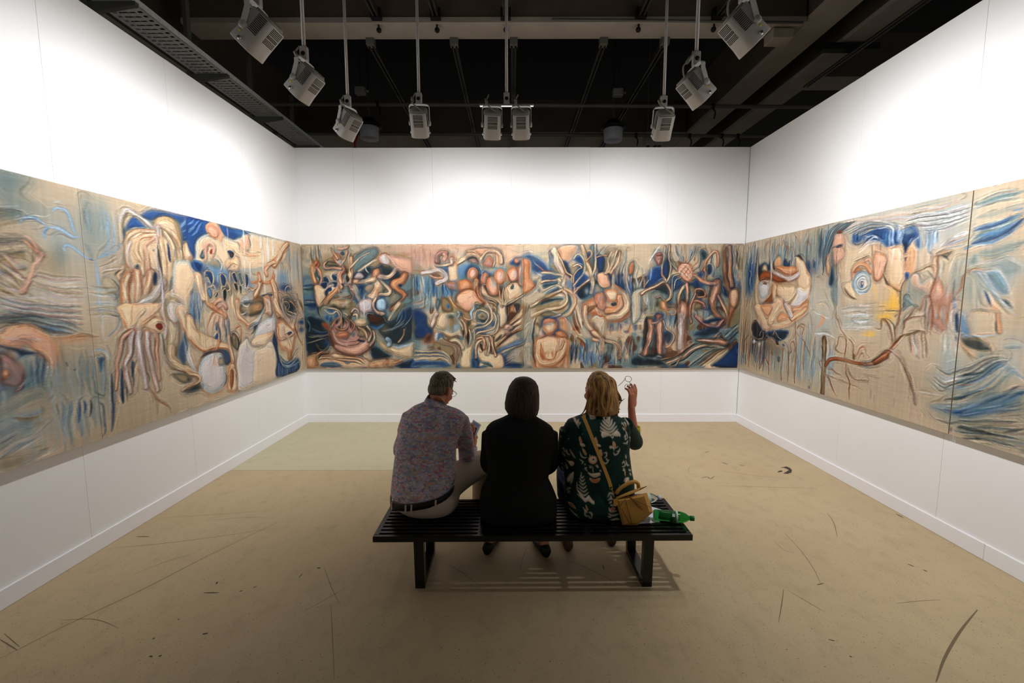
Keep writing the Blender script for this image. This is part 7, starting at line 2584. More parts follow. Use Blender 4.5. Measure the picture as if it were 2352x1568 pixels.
T rd 0.9 13 13 4789 1130 4794 1235 4766 1257 4734 1228 4726 1151
T rd 0.9 13 13 4738 1473 4719 1281 4694 1026 4691 805
T rd 0.9 10 12 4711 1398 4667 1439 4609 1418 4621 1354
T hd 0.9 11 11 4606 1299 4555 1248 4503 1179 4480 1133
T od 0.9 11 10 4751 1304 4717 1359 4665 1325
T rd 0.9 12 12 4576 1270 4569 1108 4565 983
T rd 0.9 17 17 5446 1061 5447 1210
P kd 0.9 5 22 5084 1231 5051 1242 5013 1198 5057 1193
P wg 0.8 6 26 5565 1183 5527 1209 5497 1175 5548 1154
P pg 0.8 6 25 5443 1165 5393 1185 5389 1142 5426 1123
L n 0.7 29 4948 1205 4904 1196
P tk 0.7 7 22 5021 1059 4976 1051 4982 996 5016 1004
V sgh 0.5 4922 1154 4814 814 4 17 73
L n 0.7 23 4467 819 4460 796
P sq 0.5 21 17 4421 1670 4290 1672 4210 1503 4196 1356 4430 1334 4458 1609
L w 0.5 18 4442 1369 4309 1380 4198 1378
L w 0.5 11 4466 1609 4359 1553 4214 1537
L q 0.75 10 4361 1565 4370 1494 4409 1420
L q 0.75 10 4342 1566 4353 1495 4382 1434
L q 0.75 10 4325 1567 4337 1496 4355 1448
L q 0.75 10 4307 1567 4321 1497 4328 1461
T oh 0.6 22 16 4514 1559 4492 1511 4470 1470
B g 0.7 3907 2414 365 89
B g 0.65 3457 2402 340 79
B g 0.6 3150 2344 202 88
B g 0.55 3107 2191 165 87
B b 0.45 3579 2246 307 57
B k 0.5 4243 2058 62 195
B t 0.55 4364 2220 119 246
B g 0.5 4186 1795 161 134
B p 0.5 3245 2155 72 91
B m 0.45 3145 1743 102 79
B t 0.4 3045 1835 85 141
B b 0.4 3960 2259 143 56
B t 0.4 3342 1785 129 119
U sgpsgms 0.6 10 23 6 4439 2428 4283 2456 3999 2464 3673 2462 3336 2465 2981 2464 4124 2337 3903 2373 3662 2353 3321 2313 3145 2294 2984 2348
U gkpsbw 0.65 8 12 4 4136 2367 3957 2395 3742 2386 3488 2318 3944 2270 3845 2297 3734 2307 3584 2297
U pgmpkg 0.55 9 15 4 3521 2372 3326 2372 3151 2360 2977 2377 3314 2244 3194 2226 3087 2252 2982 2276
U spbgm 0.5 5 13 3 3214 2139 3106 2180 2991 2216 3180 2091 3071 2101 2986 2122
L w 0.7 17 3105 2169 3053 2178 3008 2187
L w 0.7 7 3173 2354 3138 2336
L w 0.7 12 3396 2315 3350 2301 3281 2284
L b 0.6 22 3027 2080 2978 2090
L k 0.5 7 2995 2361 2978 2388
V kbgsnt 0.8 4486 2451 4294 1948 14 22 74
U kgpkgp 0.75 7 22 4 4371 1967 4375 2221 4318 2395 4164 2458 4324 2140 4266 2283 4156 2370 3979 2440
P qm 0.9 14 22 4259 2312 4222 2351 4151 2327 4122 2222 4131 2122 4214 2071 4257 2193
P kn 0.7 7 22 4230 2227 4163 2249 4133 2238 4199 2217
L k 0.7 10 4279 2211 4240 2229 4162 2241 4119 2193
P dr 0.8 7 22 4225 2373 4176 2381 4153 2349 4203 2356
L k 0.7 6 4209 2218 4192 2054 4170 1832
T oh 0.7 64 51 4314 2139 4316 2063 4298 1986
P kn 0.85 20 22 4261 2029 4225 1982 4208 1907 4232 1848 4276 1872 4274 1955
P tk 0.6 26 22 4221 1833 4178 1906 4155 1683 4220 1727
L h 0.6 9 4182 2054 4166 2089 4144 2065 4148 2007
P co 0.42 44 29 4130 2309 4009 2209 3889 2236 3777 2182 3642 2154 3500 2162 3463 2061 3458 1878 3483 1787 3555 1654 4007 1642 4101 1830 4121 2121
P nu 0.85 15 17 4020 2322 3893 2277 3815 2319 3737 2333 3658 2308 3546 2279 3426 2296 3373 2218 3333 2131 3377 2124 3409 2187 3458 2145 3514 2164 3644 2167 3693 2211 3756 2219 3893 2277 3941 2242 3995 2249
B b 0.7 3604 2212 88 32
B g 0.7 3462 2260 54 24
V bunwl 0.7 3704 2315 3500 2162 18 13 75
V bwlug 0.65 3403 2257 3200 2060 22 12 76
V ubk 0.7 4022 2336 3837 2216 12 16 77
L w 0.75 9 3935 2180 3888 2222 3822 2234 3756 2219
L w 0.75 9 3949 2140 3883 2174 3836 2209 3763 2207
L w 0.75 8 3859 2272 3810 2279 3760 2259 3741 2224
L w 0.75 8 3840 2243 3785 2262 3743 2243
L w 0.75 9 3875 2261 3860 2279 3826 2268
L w 0.75 8 3735 2320 3660 2334 3614 2314 3586 2247
L w 0.75 7 3588 2341 3530 2319 3500 2296
L k 0.6 11 3936 2187 3872 2234 3824 2254
L k 0.5 11 4014 2259 3974 2219 3898 2237
V okcq 0.55 3804 2212 3676 2042 8 16 78
T co 0.9 70 79 3722 2111 3713 2019 3711 1921
P qr 0.8 13 14 3770 2116 3667 2099 3640 2058 3653 1963 3692 1894 3740 1902 3769 2023
L r 0.6 8 3642 2078 3647 1976 3670 1906 3715 1882
P kd 0.9 6 17 3651 1937 3615 1884 3574 1838 3603 1833 3638 1885
L k 0.5 11 3652 2027 3642 1930
P co 0.85 16 17 3635 2153 3513 2152 3469 2062 3477 2002 3459 1891 3490 1793 3573 1832 3618 1910 3635 2077
P oq 0.8 15 16 3462 2122 3405 2151 3369 2053 3383 1935 3453 1903 3473 2032
L r 0.75 5 3461 2049 3471 2013 3456 2000 3471 1977 3459 1927
P kn 0.9 8 16 3494 2174 3440 2167 3461 2109 3479 2093
P dk 0.9 4 16 3480 2063 3463 2061 3466 2031
B o 0.5 3560 2058 22 13
V scgo 0.45 3444 2144 3247 1939 16 16 79
L w 0.5 12 3597 2286 3582 2135 3584 2009
L w 0.5 13 3524 2263 3517 2128 3521 2030
P nb 0.9 6 16 3470 1928 3430 1938 3420 1901 3444 1878
T or 0.9 45 42 3979 1912 3988 1997 3921 2041 3851 2029 3795 1965
T qr 0.9 30 29 3856 2070 3823 2081 3804 2052
L d 0.6 9 3995 2068 3891 2087 3842 2103
P rd 0.6 10 20 3995 1976 3936 2015 3881 1984 3948 1960
L d 0.7 7 3901 2012 3856 1989
P ch 0.7 16 20 4094 1852 3978 1898 3925 1729 4037 1757
L d 0.7 12 4073 1830 4000 1757 3924 1722
L b 0.8 20 3780 1869 3782 1841 3793 1816 3812 1795 3837 1783 3867 1778 3898 1783 3927 1797 3952 1819 3969 1846 3977 1876 3975 1905 3963 1932 3943 1952 3916 1964 3886 1967 3855 1960 3827 1946 3804 1924 3788 1898 3780 1869
L g 0.8 14 3791 1870 3792 1844 3802 1822 3819 1804 3841 1792 3868 1788 3896 1793 3922 1805 3944 1824 3959 1849 3966 1875 3965 1902 3954 1925 3936 1943 3912 1954 3885 1956 3857 1951 3832 1938 3812 1919 3797 1895 3791 1870
L l 0.8 11 3804 1870 3805 1849 3814 1830 3828 1814 3847 1805 3869 1802 3893 1806 3915 1816 3933 1832 3946 1852 3952 1875 3950 1897 3941 1917 3926 1932 3906 1941 3884 1943 3860 1938 3839 1927 3822 1911 3810 1892 3804 1870
L t 0.8 12 3816 1870 3817 1853 3824 1837 3836 1824 3852 1816 3871 1814 3890 1817 3908 1826 3923 1839 3934 1856 3939 1874 3938 1893 3930 1909 3918 1922 3901 1929 3882 1931 3863 1927 3845 1918 3831 1905 3821 1888 3816 1870
L p 0.8 9 3828 1871 3829 1856 3834 1844 3844 1834 3857 1827 3872 1825 3887 1828 3902 1835 3914 1846 3922 1859 3926 1874 3925 1889 3919 1902 3909 1912 3896 1918 3881 1919 3866 1916 3852 1909 3840 1898 3832 1885 3828 1871
L b 0.8 11 3838 1871 3839 1860 3843 1850 3851 1842 3861 1837 3873 1835 3885 1837 3896 1843 3906 1851 3912 1862 3915 1874 3915 1885 3910 1895 3902 1903 3892 1908 3880 1909 3868 1907 3857 1901 3848 1893 3841 1883 3838 1871
L p 0.8 8 3850 1872 3851 1864 3854 1857 3859 1852 3866 1848 3874 1847 3882 1849 3890 1852 3896 1858 3901 1865 3903 1873 3902 1881 3899 1888 3894 1893 3887 1897 3879 1898 3871 1896 3863 1892 3857 1886 3852 1879 3850 1872
L n 0.8 11 3861 1872 3861 1867 3863 1863 3866 1860 3870 1858 3875 1857 3880 1858 3885 1860 3888 1864 3891 1868 3892 1873 3892 1878 3890 1882 3887 1885 3883 1887 3878 1888 3873 1887 3868 1884 3865 1881 3862 1877 3861 1872
L w 0.8 10 3953 1827 3895 1777 3826 1777
L w 0.7 9 3935 1834 3924 1896 3865 1914 3836 1872 3857 1832 3894 1854
B n 0.8 3877 1846 17 14
L w 0.6 7 3870 1962 3826 1947 3797 1905
B y 0.85 3534 1730 50 82
B y 0.5 3595 1679 82 39
B o 0.6 3521 1812 43 31
V soyq 0.35 3755 1890 3476 1651 12 21 80
L d 0.6 9 3572 1826 3519 1799 3483 1787
T ch 0.5 21 18 3426 1895 3468 1842 3473 1755 3469 1651
L k 0.75 8 3426 1901 3475 1842 3480 1755 3477 1656
L b 0.7 8 3423 1901 3413 1840 3419 1761
L d 0.8 7 3420 1907 3370 1934 3315 1955 3262 1974 3230 1949 3224 1892
P qg 0.6 15 15 3389 1924 3343 1921 3317 1843 3242 1893 3210 1812 3240 1755 3318 1790 3386 1827 3409 1864
L k 0.7 6 3383 1935 3343 1921 3327 1885
L k 0.7 5 3284 1947 3244 1910 3204 1869
L r 0.5 3 3404 1876 3332 1808 3265 1767
T tk 0.7 34 26 3442 1657 3444 1743 3419 1761 3387 1707 3325 1672
P tg 0.6 10 16 3444 1743 3404 1743 3359 1695 3382 1658 3449 1657
T rd 0.95 16 14 3205 2049 3200 1947 3204 1869 3221 1801 3228 1755 3225 1663
P qr 0.8 12 14 3188 1879 3155 1844 3145 1743 3211 1709 3225 1789 3203 1857
B r 0.5 3144 1732 57 28
V qmsgr 0.5 3234 1812 3059 1662 18 12 81
T md 0.9 15 12 3298 1656 3275 1737 3228 1755
L k 0.8 8 3199 2054 3164 2040 3126 2003
B o 0.6 3165 2056 34 17
L w 0.6 6 3202 2077 3200 2116 3152 2143
P hk 0.7 7 14 3188 2053 3121 2063 3101 2072 3140 2026 3175 2035
T oq 0.6 29 27 3240 2052 3233 1984 3219 1898
V stgs 0.45 3198 2037 2969 1807 20 14 82
L k 0.6 7 3060 1885 3063 1809 3070 1710
L n 0.75 12 3052 1754 3049 1667
L w 0.6 8 3045 1733 3038 1667
L r 0.6 8 2978 1939 3007 1877 3016 1808 3043 1771
B g 0.4 3009 1999 46 32
B g 0.5 4328 1500 217 189
B g 0.5 3889 1548 253 108
B m 0.4 3124 1624 112 111
B g 0.55 3051 1326 102 110
B g 0.5 3044 1141 145 80
B b 0.4 2979 1547 74 89
B t 0.5 2926 1134 167 118
B t 0.5 2934 932 181 66
B p 0.4 3297 1353 84 79
B g 0.35 4317 1020 194 226
B m 0.35 3192 1666 91 76
U gpsgw 0.4 8 20 3 4106 1667 3865 1687 3736 1689 4063 1450 3842 1458 3697 1476
L w 0.6 18 3952 1584 3855 1588 3779 1584
L w 0.7 18 3926 1526 3848 1527 3775 1539
L w 0.5 22 4427 1370 4257 1376 4152 1360
L w 0.5 12 4448 1581 4249 1538
B y 0.85 3604 1584 91 43
B y 0.7 3746 1435 63 22
B y 0.7 3532 1678 48 49
L y 0.6 15 3856 1411 3691 1417
B s 0.5 3815 1383 150 30
V tbgs 0.4 4475 1339 4133 831 16 24 83
L o 0.7 16 4360 1576 4360 1506 4420 1424
L o 0.7 16 4343 1577 4343 1507 4389 1440
L o 0.7 16 4327 1577 4326 1508 4358 1456
L o 0.7 16 4310 1578 4309 1509 4328 1472
T hd 1 62 55 4288 1338 4280 1236 4272 1115 4265 986 4255 790
L d 0.7 16 4263 1324 4263 1203 4249 1067
L y 0.35 12 4299 1303 4285 1183
L d 0.85 13 4309 1302 4312 1336 4280 1348
L d 0.85 13 4248 1291 4257 1324 4279 1339
L d 0.85 14 4329 1265 4298 1199 4280 1131
T rd 1 44 31 4244 1076 4197 1135 4120 1154 4033 1159 3950 1159 3850 1158 3792 1159
L q 0.6 8 4209 1133 4121 1164 4055 1164
T od 1 30 66 3773 1150 3719 1167 3651 1199 3571 1255
T rd 1 60 22 3668 1197 3588 1253 3520 1319 3479 1387 3445 1432
L d 0.7 15 3721 1181 3638 1246 3576 1298 3527 1304
L m 0.6 10 3702 1177 3621 1241 3557 1279
P cd 0.8 7 21 3803 1169 3765 1167 3772 1143 3811 1152
P pd 0.8 7 21 3764 1159 3729 1173 3718 1152 3744 1140
T oh 0.7 23 19 3497 1329 3457 1397 3415 1442
L r 0.8 12 4012 1162 4004 1236 3998 1334 4037 1411
L d 0.5 6 4012 1162 4004 1236 3998 1334 4037 1411
L r 0.8 10 4037 1411 4083 1440 4124 1519 4161 1559 4171 1666
L d 0.5 5 4037 1411 4083 1440 4124 1519 4161 1559 4171 1666
L r 0.8 7 4013 1373 4098 1369 4102 1306 4130 1253 4083 1226 4019 1226
L d 0.5 4 4013 1373 4098 1369 4102 1306 4130 1253 4083 1226 4019 1226
L r 0.8 8 4001 1366 3937 1340 3912 1287 3910 1216
L d 0.5 4 4001 1366 3937 1340 3912 1287 3910 1216
L r 0.8 9 3902 1186 3859 1247 3835 1296 3789 1309 3770 1266
L d 0.5 4 3902 1186 3859 1247 3835 1296 3789 1309 3770 1266
L r 0.8 8 3853 1185 3829 1243 3802 1254 3789 1217
L d 0.5 4 3853 1185 3829 1243 3802 1254 3789 1217
L r 0.8 11 3988 1133 3974 1038 3930 965 3914 798
L d 0.5 6 3988 1133 3974 1038 3930 965 3914 798
L r 0.8 5 3966 1120 3928 1046 3873 1000 3758 1007
L d 0.5 3 3966 1120 3928 1046 3873 1000 3758 1007
L r 0.8 7 4235 1043 4154 1048 4096 1024 4029 1011
L d 0.5 4 4235 1043 4154 1048 4096 1024 4029 1011
L r 0.8 11 4233 961 4179 950 4138 881 4073 794
L d 0.5 5 4233 961 4179 950 4138 881 4073 794
L r 0.8 4 4229 983 4102 973 3939 947 3769 927
L d 0.5 2 4229 983 4102 973 3939 947 3769 927
L r 0.8 9 4279 1009 4320 1055 4338 1105 4289 1104
L d 0.5 4 4279 1009 4320 1055 4338 1105 4289 1104
L r 0.8 4 3766 1266 3725 1226
L d 0.5 2 3766 1266 3725 1226
P hd 0.8 5 22 3914 1208 3898 1242 3884 1204 3901 1178
T md 0.85 22 19 3527 1307 3460 1277 3400 1216 3356 1148 3319 1079 3290 1004 3275 926
L w 0.6 7 3536 1314 3494 1301 3460 1277
L h 0.4 19 3409 1229 3345 1115 3317 984
L m 0.6 7 3275 926 3247 865 3230 796
L m 0.5 7 3320 1018 3302 795
L d 0.8 13 3522 1340 3521 1411 3546 1494 3592 1549 3635 1554 3632 1481 3697 1476
L m 0.5 6 3522 1340 3521 1411 3546 1494 3592 1549 3635 1554 3632 1481 3697 1476
L d 0.8 16 3500 1392 3498 1491 3473 1555 3475 1652 3489 1721
L m 0.5 8 3500 1392 3498 1491 3473 1555 3475 1652 3489 1721
L k 0.8 9 3502 1455 3516 1518 3560 1557 3620 1576
L m 0.5 5 3502 1455 3516 1518 3560 1557 3620 1576
L d 0.8 16 3439 1454 3423 1517 3420 1565 3361 1635 3336 1669
L m 0.5 8 3439 1454 3423 1517 3420 1565 3361 1635 3336 1669
L d 0.8 11 3420 1565 3357 1595 3260 1612
L m 0.5 5 3420 1565 3357 1595 3260 1612
L d 0.8 15 3235 1497 3230 1581 3234 1684
L m 0.5 7 3235 1497 3230 1581 3234 1684
L k 0.8 10 3249 1502 3258 1593 3264 1722
L m 0.5 5 3249 1502 3258 1593 3264 1722
L k 0.8 6 3474 1645 3552 1636 3626 1637
L m 0.5 3 3474 1645 3552 1636 3626 1637
L k 0.8 11 3453 1666 3450 1707
L m 0.5 5 3453 1666 3450 1707
L k 0.8 7 3494 1617 3515 1588
L m 0.5 3 3494 1617 3515 1588
L t 0.5 15 3455 1459 3441 1550 3413 1640
T dh 0.8 16 9 3372 1459 3351 1390 3347 1320
T hh 0.8 16 9 3336 1462 3318 1427 3317 1391
T mh 0.8 15 8 3304 1465 3281 1378 3275 1289
T dh 0.8 15 8 3273 1468 3251 1381 3244 1293
T dh 0.8 15 8 3242 1470 3221 1388 3215 1304
T ph 0.8 16 8 3322 1464 3300 1382 3294 1300
T hd 0.85 18 13 3430 1441 3358 1461 3281 1480 3233 1478
V wpsq 0.5 3345 1408 3261 1278 6 15 84
L m 0.6 5 3249 1299 3226 1276 3198 1267
V mqwsrg 0.55 3235 1697 3041 1469 20 16 85
B r 0.4 3137 1686 63 31
P mr 0.7 11 16 3194 1558 3153 1598 3107 1519 3146 1523
V wpgs 0.55 3119 1506 2982 1294 12 20 86
B g 0.6 3032 1261 65 49
P nk 0.85 7 15 3039 1621 3022 1628 3002 1545 3008 1496 3032 1555
L n 0.6 14 3018 1471 3008 1436
L u 0.75 13 3048 1712 3039 1658
L w 0.6 9 3055 1724 3043 1664
T qr 0.6 17 14 3004 1569 2985 1498 2987 1402
B b 0.6 2987 1576 34 53
L p 0.7 8 2974 1505 2933 1485 2869 1496
U gkpsgdp 0.6 7 12 4 3130 1246 3051 1208 2977 1246 2849 1314 3150 1120 3062 1068 2982 1123 2842 1175
L k 0.6 8 2977 1185 2906 1216 2842 1245
L w 0.7 11 3068 1130 2999 1168 2965 1187
L d 0.6 8 3142 1102 3087 1066 3016 1097
L p 0.6 10 3291 1017 3216 1034 3141 1031 3077 1033
P gb 0.6 15 15 3159 942 3052 969 2821 1040 2813 965 2962 924 3098 925
L n 0.55 30 3049 944 2964 942 2817 1000
L k 0.55 15 3056 1006 2974 1038 2866 1094
L k 0.4 16 3091 856 2991 853 2809 920
L n 0.6 13 2988 823 2985 793
P hk 0.7 12 14 2965 1470 2905 1482 2865 1474 2858 1405 2897 1401 2955 1429
L h 0.6 15 2978 1427 2921 1362 2857 1324
L o 0.4 8 2924 1397 2853 1359
L t 0.55 43 2978 2367 2858 2382 2706 2386
L t 0.35 37 2957 2273 2827 2284 2698 2308
L b 0.6 69 2969 2106 2854 2133 2688 2203
L t 0.5 66 2911 2039 2803 2045 2675 2081
B g 0.5 2739 1914 111 91
B t 0.5 2927 1804 64 160
B b 0.4 2781 1830 57 76
B g 0.5 2838 1861 98 119
L b 0.4 31 2967 2202 2861 2204 2693 2258
U tsgt 0.55 4 18 3 2980 2385 2840 2412 2708 2408 2974 2324 2854 2341 2701 2336
U sbbnt 0.6 5 22 3 2970 2227 2844 2241 2693 2258 2974 2094 2831 2112 2685 2181
L n 0.7 25 2975 2106 2865 2128 2764 2160 2689 2214
L b 0.6 20 2940 2156 2857 2162 2804 2154
L b 0.6 15 2755 2276 2696 2281
U tst 0.5 3 21 3 2900 2044 2803 2045 2675 2081 2966 2020 2821 2018 2672 2048
P tg 0.5 12 15 2987 1997 2950 2037 2917 1991 2926 1962 2972 1959
L p 0.6 10 2972 1959 2893 1971 2818 1989 2768 2002 2716 1980 2661 1942
P tg 0.35 22 14 2870 1964 2767 1990 2694 1961 2662 1926 2735 1874 2813 1936 2876 1916
L r 0.7 7 2980 1929 2940 1939 2889 1935
L h 0.5 10 2888 1929 2834 1932
L p 0.6 10 2893 1917 2833 1920 2790 1911 2741 1840 2709 1771 2686 1686
P tb 0.6 14 14 2863 1898 2811 1913 2764 1858 2726 1782 2766 1777 2818 1831
P kt 0.6 6 13 2762 1737 2720 1731 2690 1680 2738 1708
L l 0.55 11 2937 1908 2890 1893 2858 1844 2820 1790 2760 1725 2661 1636
L n 0.75 14 2863 1790 2835 1730 2815 1695
U tsgs 0.5 4 16 3 2941 1890 2913 1834 2872 1651 2971 1897 2942 1835 2923 1650
L r 0.5 9 2980 1923 3003 1880 3005 1818 3037 1768
B o 0.7 2788 1689 26 35
L t 0.4 14 2874 1845 2794 1742 2712 1645
B g 0.5 2763 1290 168 75
B t 0.5 2688 1091 193 80
B t 0.55 2769 888 241 83
L t 0.45 56 2971 1167 2817 1243 2702 1338
L b 0.5 73 2976 950 2795 1025 2584 1176
L t 0.45 49 2986 1046 2805 1127 2654 1284
L t 0.5 52 2949 811 2775 833 2552 864
B g 0.4 2662 1466 93 78
L b 0.35 37 2811 1308 2698 1301 2592 1259
B b 0.7 2948 1516 38 40
P so 0.5 18 15 2941 1636 2788 1642 2765 1524 2831 1500 2916 1505
T or 0.8 28 33 2771 1642 2760 1587 2743 1532
L k 0.7 8 2778 1605 2762 1524
L l 0.7 9 2974 1514 2927 1491 2842 1492 2763 1512
P kh 0.6 16 16 2975 1467 2882 1475 2808 1450 2785 1396 2874 1391 2945 1416
L o 0.5 13 2971 1426 2902 1368 2870 1352
L h 0.5 19 2970 1413 2912 1340 2890 1310
P tg 0.5 11 14 2718 1441 2625 1458 2622 1428 2699 1413
B t 0.5 2846 1362 30 32
P gs 0.5 14 15 2810 1347 2728 1384 2703 1350 2775 1289
U skgskbsg 0.55 9 17 4 2978 1234 2893 1282 2815 1340 2717 1379 2970 1022 2849 1091 2752 1178 2687 1303
L k 0.7 13 2981 1196 2900 1224 2830 1253
L r 0.6 9 2975 1135 2899 1151 2852 1177
L k 0.6 15 2984 1029 2922 1068 2806 1134
L n 0.5 37 2975 943 2851 990 2742 1077 2583 1164
L n 0.6 26 2975 943 2874 964 2766 1032
U ntbgt 0.45 6 24 3 2912 967 2742 1077 2590 1235 2940 918 2734 1002 2573 1070
U sktshn 0.5 8 19 3 2944 896 2786 936 2567 1011 2904 763 2772 801 2555 820
L k 0.65 23 2938 835 2862 852 2720 864
L k 0.6 15 2833 807 2796 806
L k 0.5 11 2668 894 2561 952
B g 0.3 2648 1334 61 84''',
}
MOTIFS = {
'K': '''P CC 1 2 9 332 994 360 1004 387 1022 414 1018 418 994 387 983 343 980
P GG 1 2 9 387 1011 397 1015 401 1004 392 1001
L C 0.95 8 387 983 401 966 419 927
L C 0.95 8 398 959 408 969
L C 0.95 8 405 948 425 969
L C 0.95 8 410 937 432 958
L C 0.95 8 415 976 425 987
L C 0.95 8 401 969 391 976
P OC 1 2 5 455 1015 469 1018 480 1004 466 976 456 983
P CC 1 2 9 449 1018 462 1008 459 994 449 1001
P CC 1 2 9 494 994 510 1008 524 1001 532 980 514 976 497 976
L O 0.9 6 531 987 548 1001
L C 0.9 5 480 1001 497 994
P CO 1 2 4 579 1001 606 1018 630 1015 624 1001 590 990
P OC 1 2 4 637 1004 654 1011 658 997 644 993
L C 0.9 5 661 1025 685 1020
L C 0.9 4 609 1029 620 1018
L C 0.97 9 587 990 588 982 608 955 621 983 625 992
L C 0.97 9 575 972 577 964 608 939 632 965 638 974
L C 0.97 9 561 957 565 948 608 924 643 949 652 959
L C 0.97 9 555 939 559 930 609 908 649 932 659 941
L C 0.97 9 552 921 557 913 609 892 652 914 663 923
P CC 1 2 9 579 1001 596 994 614 993 614 972 594 965 580 976
P KK 1 2 9 590 979 595 988 600 979 595 971
P CC 1 2 9 554 902 567 916 595 905 609 895 575 881 557 884
P CC 1 2 9 630 895 653 916 674 902 671 884 644 884
L C 0.95 5 557 895 565 877
L C 0.95 6 674 898 673 879
P CC 1 2 9 605 902 623 881 640 902 625 870
P OC 1 2 5 622 841 627 859 641 845 645 824 628 824
L C 0.9 6 607 817 621 824 635 814 659 824
P OC 1 2 6 415 874 421 884 427 877 434 856 434 838 422 842 417 859
P CC 1 2 9 422 838 438 842 451 835 450 824 427 827
P OC 1 2 6 511 874 518 884 523 877 530 856 531 838 519 842 513 859
P CC 1 2 9 519 838 534 842 548 834 547 824 524 827
L O 0.9 7 708 944 719 916
L C 0.95 6 694 948 700 951 708 937
L C 0.95 6 711 951 721 948 725 930
L C 0.95 6 696 930 705 919 712 912
L C 0.95 6 715 909 723 888 727 866
L C 0.95 6 702 873 712 884 710 859 727 866
L C 0.95 6 730 986 742 951 759 930
L C 0.95 6 738 951 746 930
L C 0.95 6 693 841 714 834 727 845 721 824
L C 0.95 6 741 866 755 852 748 834
L C 0.8 5 306 920 314 923 309 902 316 891
L C 0.8 5 310 860 313 849
L C 0.8 5 353 860 355 856
L C 0.8 5 437 898 439 895
L C 0.92 6 420 838 436 825 449 833
L C 0.92 6 432 816 445 799 454 778
L C 0.92 6 420 791 429 765 446 756 462 760
L C 0.92 6 417 743 438 730 430 717
L C 0.92 6 446 717 455 713
L C 0.92 6 540 808 553 782 549 769
L C 0.92 6 566 786 582 790 583 769 570 760
L C 0.92 6 563 735 579 722 600 747
L C 0.92 6 579 756 592 739
L C 0.92 6 479 778 483 760 495 773
L C 0.92 6 463 696 451 692 464 674
L C 0.92 6 539 683 551 674
L C 0.92 6 521 717 530 700 513 713
L C 0.92 6 476 709 484 696 488 709
L C 0.92 6 611 812 606 820 627 816 632 799
L C 0.92 6 669 812 665 795 648 795
L C 0.92 6 628 790 637 773 657 782 665 795
L C 0.92 6 602 825 619 829
P CO 1 2 7 471 756 495 769 520 765 525 735 501 717 475 730
P KK 1 2 11 496 750 504 754 506 745 498 743
P OC 1 2 6 435 799 445 808 462 782 454 769
P OC 1 2 6 540 803 553 807 558 773 545 769
P CC 1 2 11 420 842 444 842 445 825 428 829
P OC 1 2 4 627 837 635 842 644 825 631 820
L C 0.9 4 496 709 501 661
P CC 1 2 11 464 670 489 661 526 666 543 666 543 648 510 635 481 648
P OC 1 2 4 477 635 510 627 542 635 536 614 511 603 486 614
P KK 1 2 11 485 644 510 631 535 644 515 627 490 631
L C 0.95 7 421 645 431 629 443 643
L C 0.95 7 418 625 433 608 448 624
L C 0.95 7 415 606 436 588 453 604
L C 0.95 7 412 586 438 567 459 585
L C 0.95 7 409 567 441 546 464 565
L C 0.95 7 406 547 443 525 469 545
L C 0.95 7 403 527 446 504 475 526
L C 0.9 4 427 666 429 640
P CC 1 2 11 403 553 424 540 450 509 470 531 492 505 504 496 501 478 467 496 450 487 424 513
L C 0.9 5 402 601 403 566 407 540
P OC 1 2 4 450 474 459 465 468 443 455 443
L C 0.92 7 434 456 447 439 447 412 460 395
L C 0.92 7 451 443 459 426
L C 0.92 7 468 430 485 426 489 395
L C 0.92 7 468 408 477 395 489 390
L C 0.92 7 464 408 456 404
P OC 1 2 5 350 457 371 465 388 452 396 434 379 439 358 443
P CC 1 2 11 354 426 384 408 405 395 401 382 380 399
L C 0.9 4 405 386 418 373
L C 0.85 7 317 773 329 782 333 769 346 778
L C 0.85 7 321 752 334 743 321 735
L C 0.85 7 342 791 346 765 363 761
L C 0.85 7 362 795 379 765 392 748
L C 0.85 7 338 722 363 713 376 722
L C 0.85 7 334 696 347 679 343 661
L C 0.85 7 368 648 356 618 344 588
L C 0.85 7 381 644 373 601 365 575
L C 0.85 7 345 522 357 544 369 553
L C 0.85 7 349 509 361 531
L C 0.85 7 322 648 331 618
L C 0.85 7 318 670 339 670
P CO 0.9 2 4 351 718 376 726 388 713 380 696 364 692
P OO 0.9 2 11 358 795 371 782 367 773
P CC 0.9 2 11 348 592 376 657 385 648 369 601 352 579
L C 0.9 7 684 713 696 726 705 709
L C 0.9 7 684 696 701 696 713 709
L C 0.9 7 689 670 705 678
L C 0.9 7 693 687 697 670
L C 0.9 7 712 730 721 700 738 691
L C 0.9 7 731 670 752 652
L C 0.9 7 740 644 753 626
L C 0.9 7 695 605 707 622 728 618
L C 0.9 7 711 764 716 739
P OC 1 2 4 699 670 708 670 709 635 702 644
P CC 1 2 11 661 596 670 579 699 596 732 618 729 583 696 570 670 570
P CC 1 2 11 703 609 728 626 732 600 708 583
L C 0.93 8 588 522 600 544 621 539 630 518
L C 0.93 8 588 505 609 513 634 500
L C 0.93 8 593 487 613 496
L C 0.93 8 601 478 618 474 630 487
L C 0.93 8 604 531 611 513
P OC 1 2 4 598 452 618 465 635 456 623 443 602 439
L C 0.95 9 593 461 602 439 640 439
L C 0.95 10 590 426 615 412 653 421
L C 0.95 10 586 408 607 399
L C 0.95 10 603 381 654 381
L C 0.95 10 587 350 612 350
P CC 1 2 11 612 381 645 395 667 373 655 346 625 350
P KK 1 2 11 633 373 639 377 646 370 637 364
L C 0.7 4 528 339 545 342''',
}


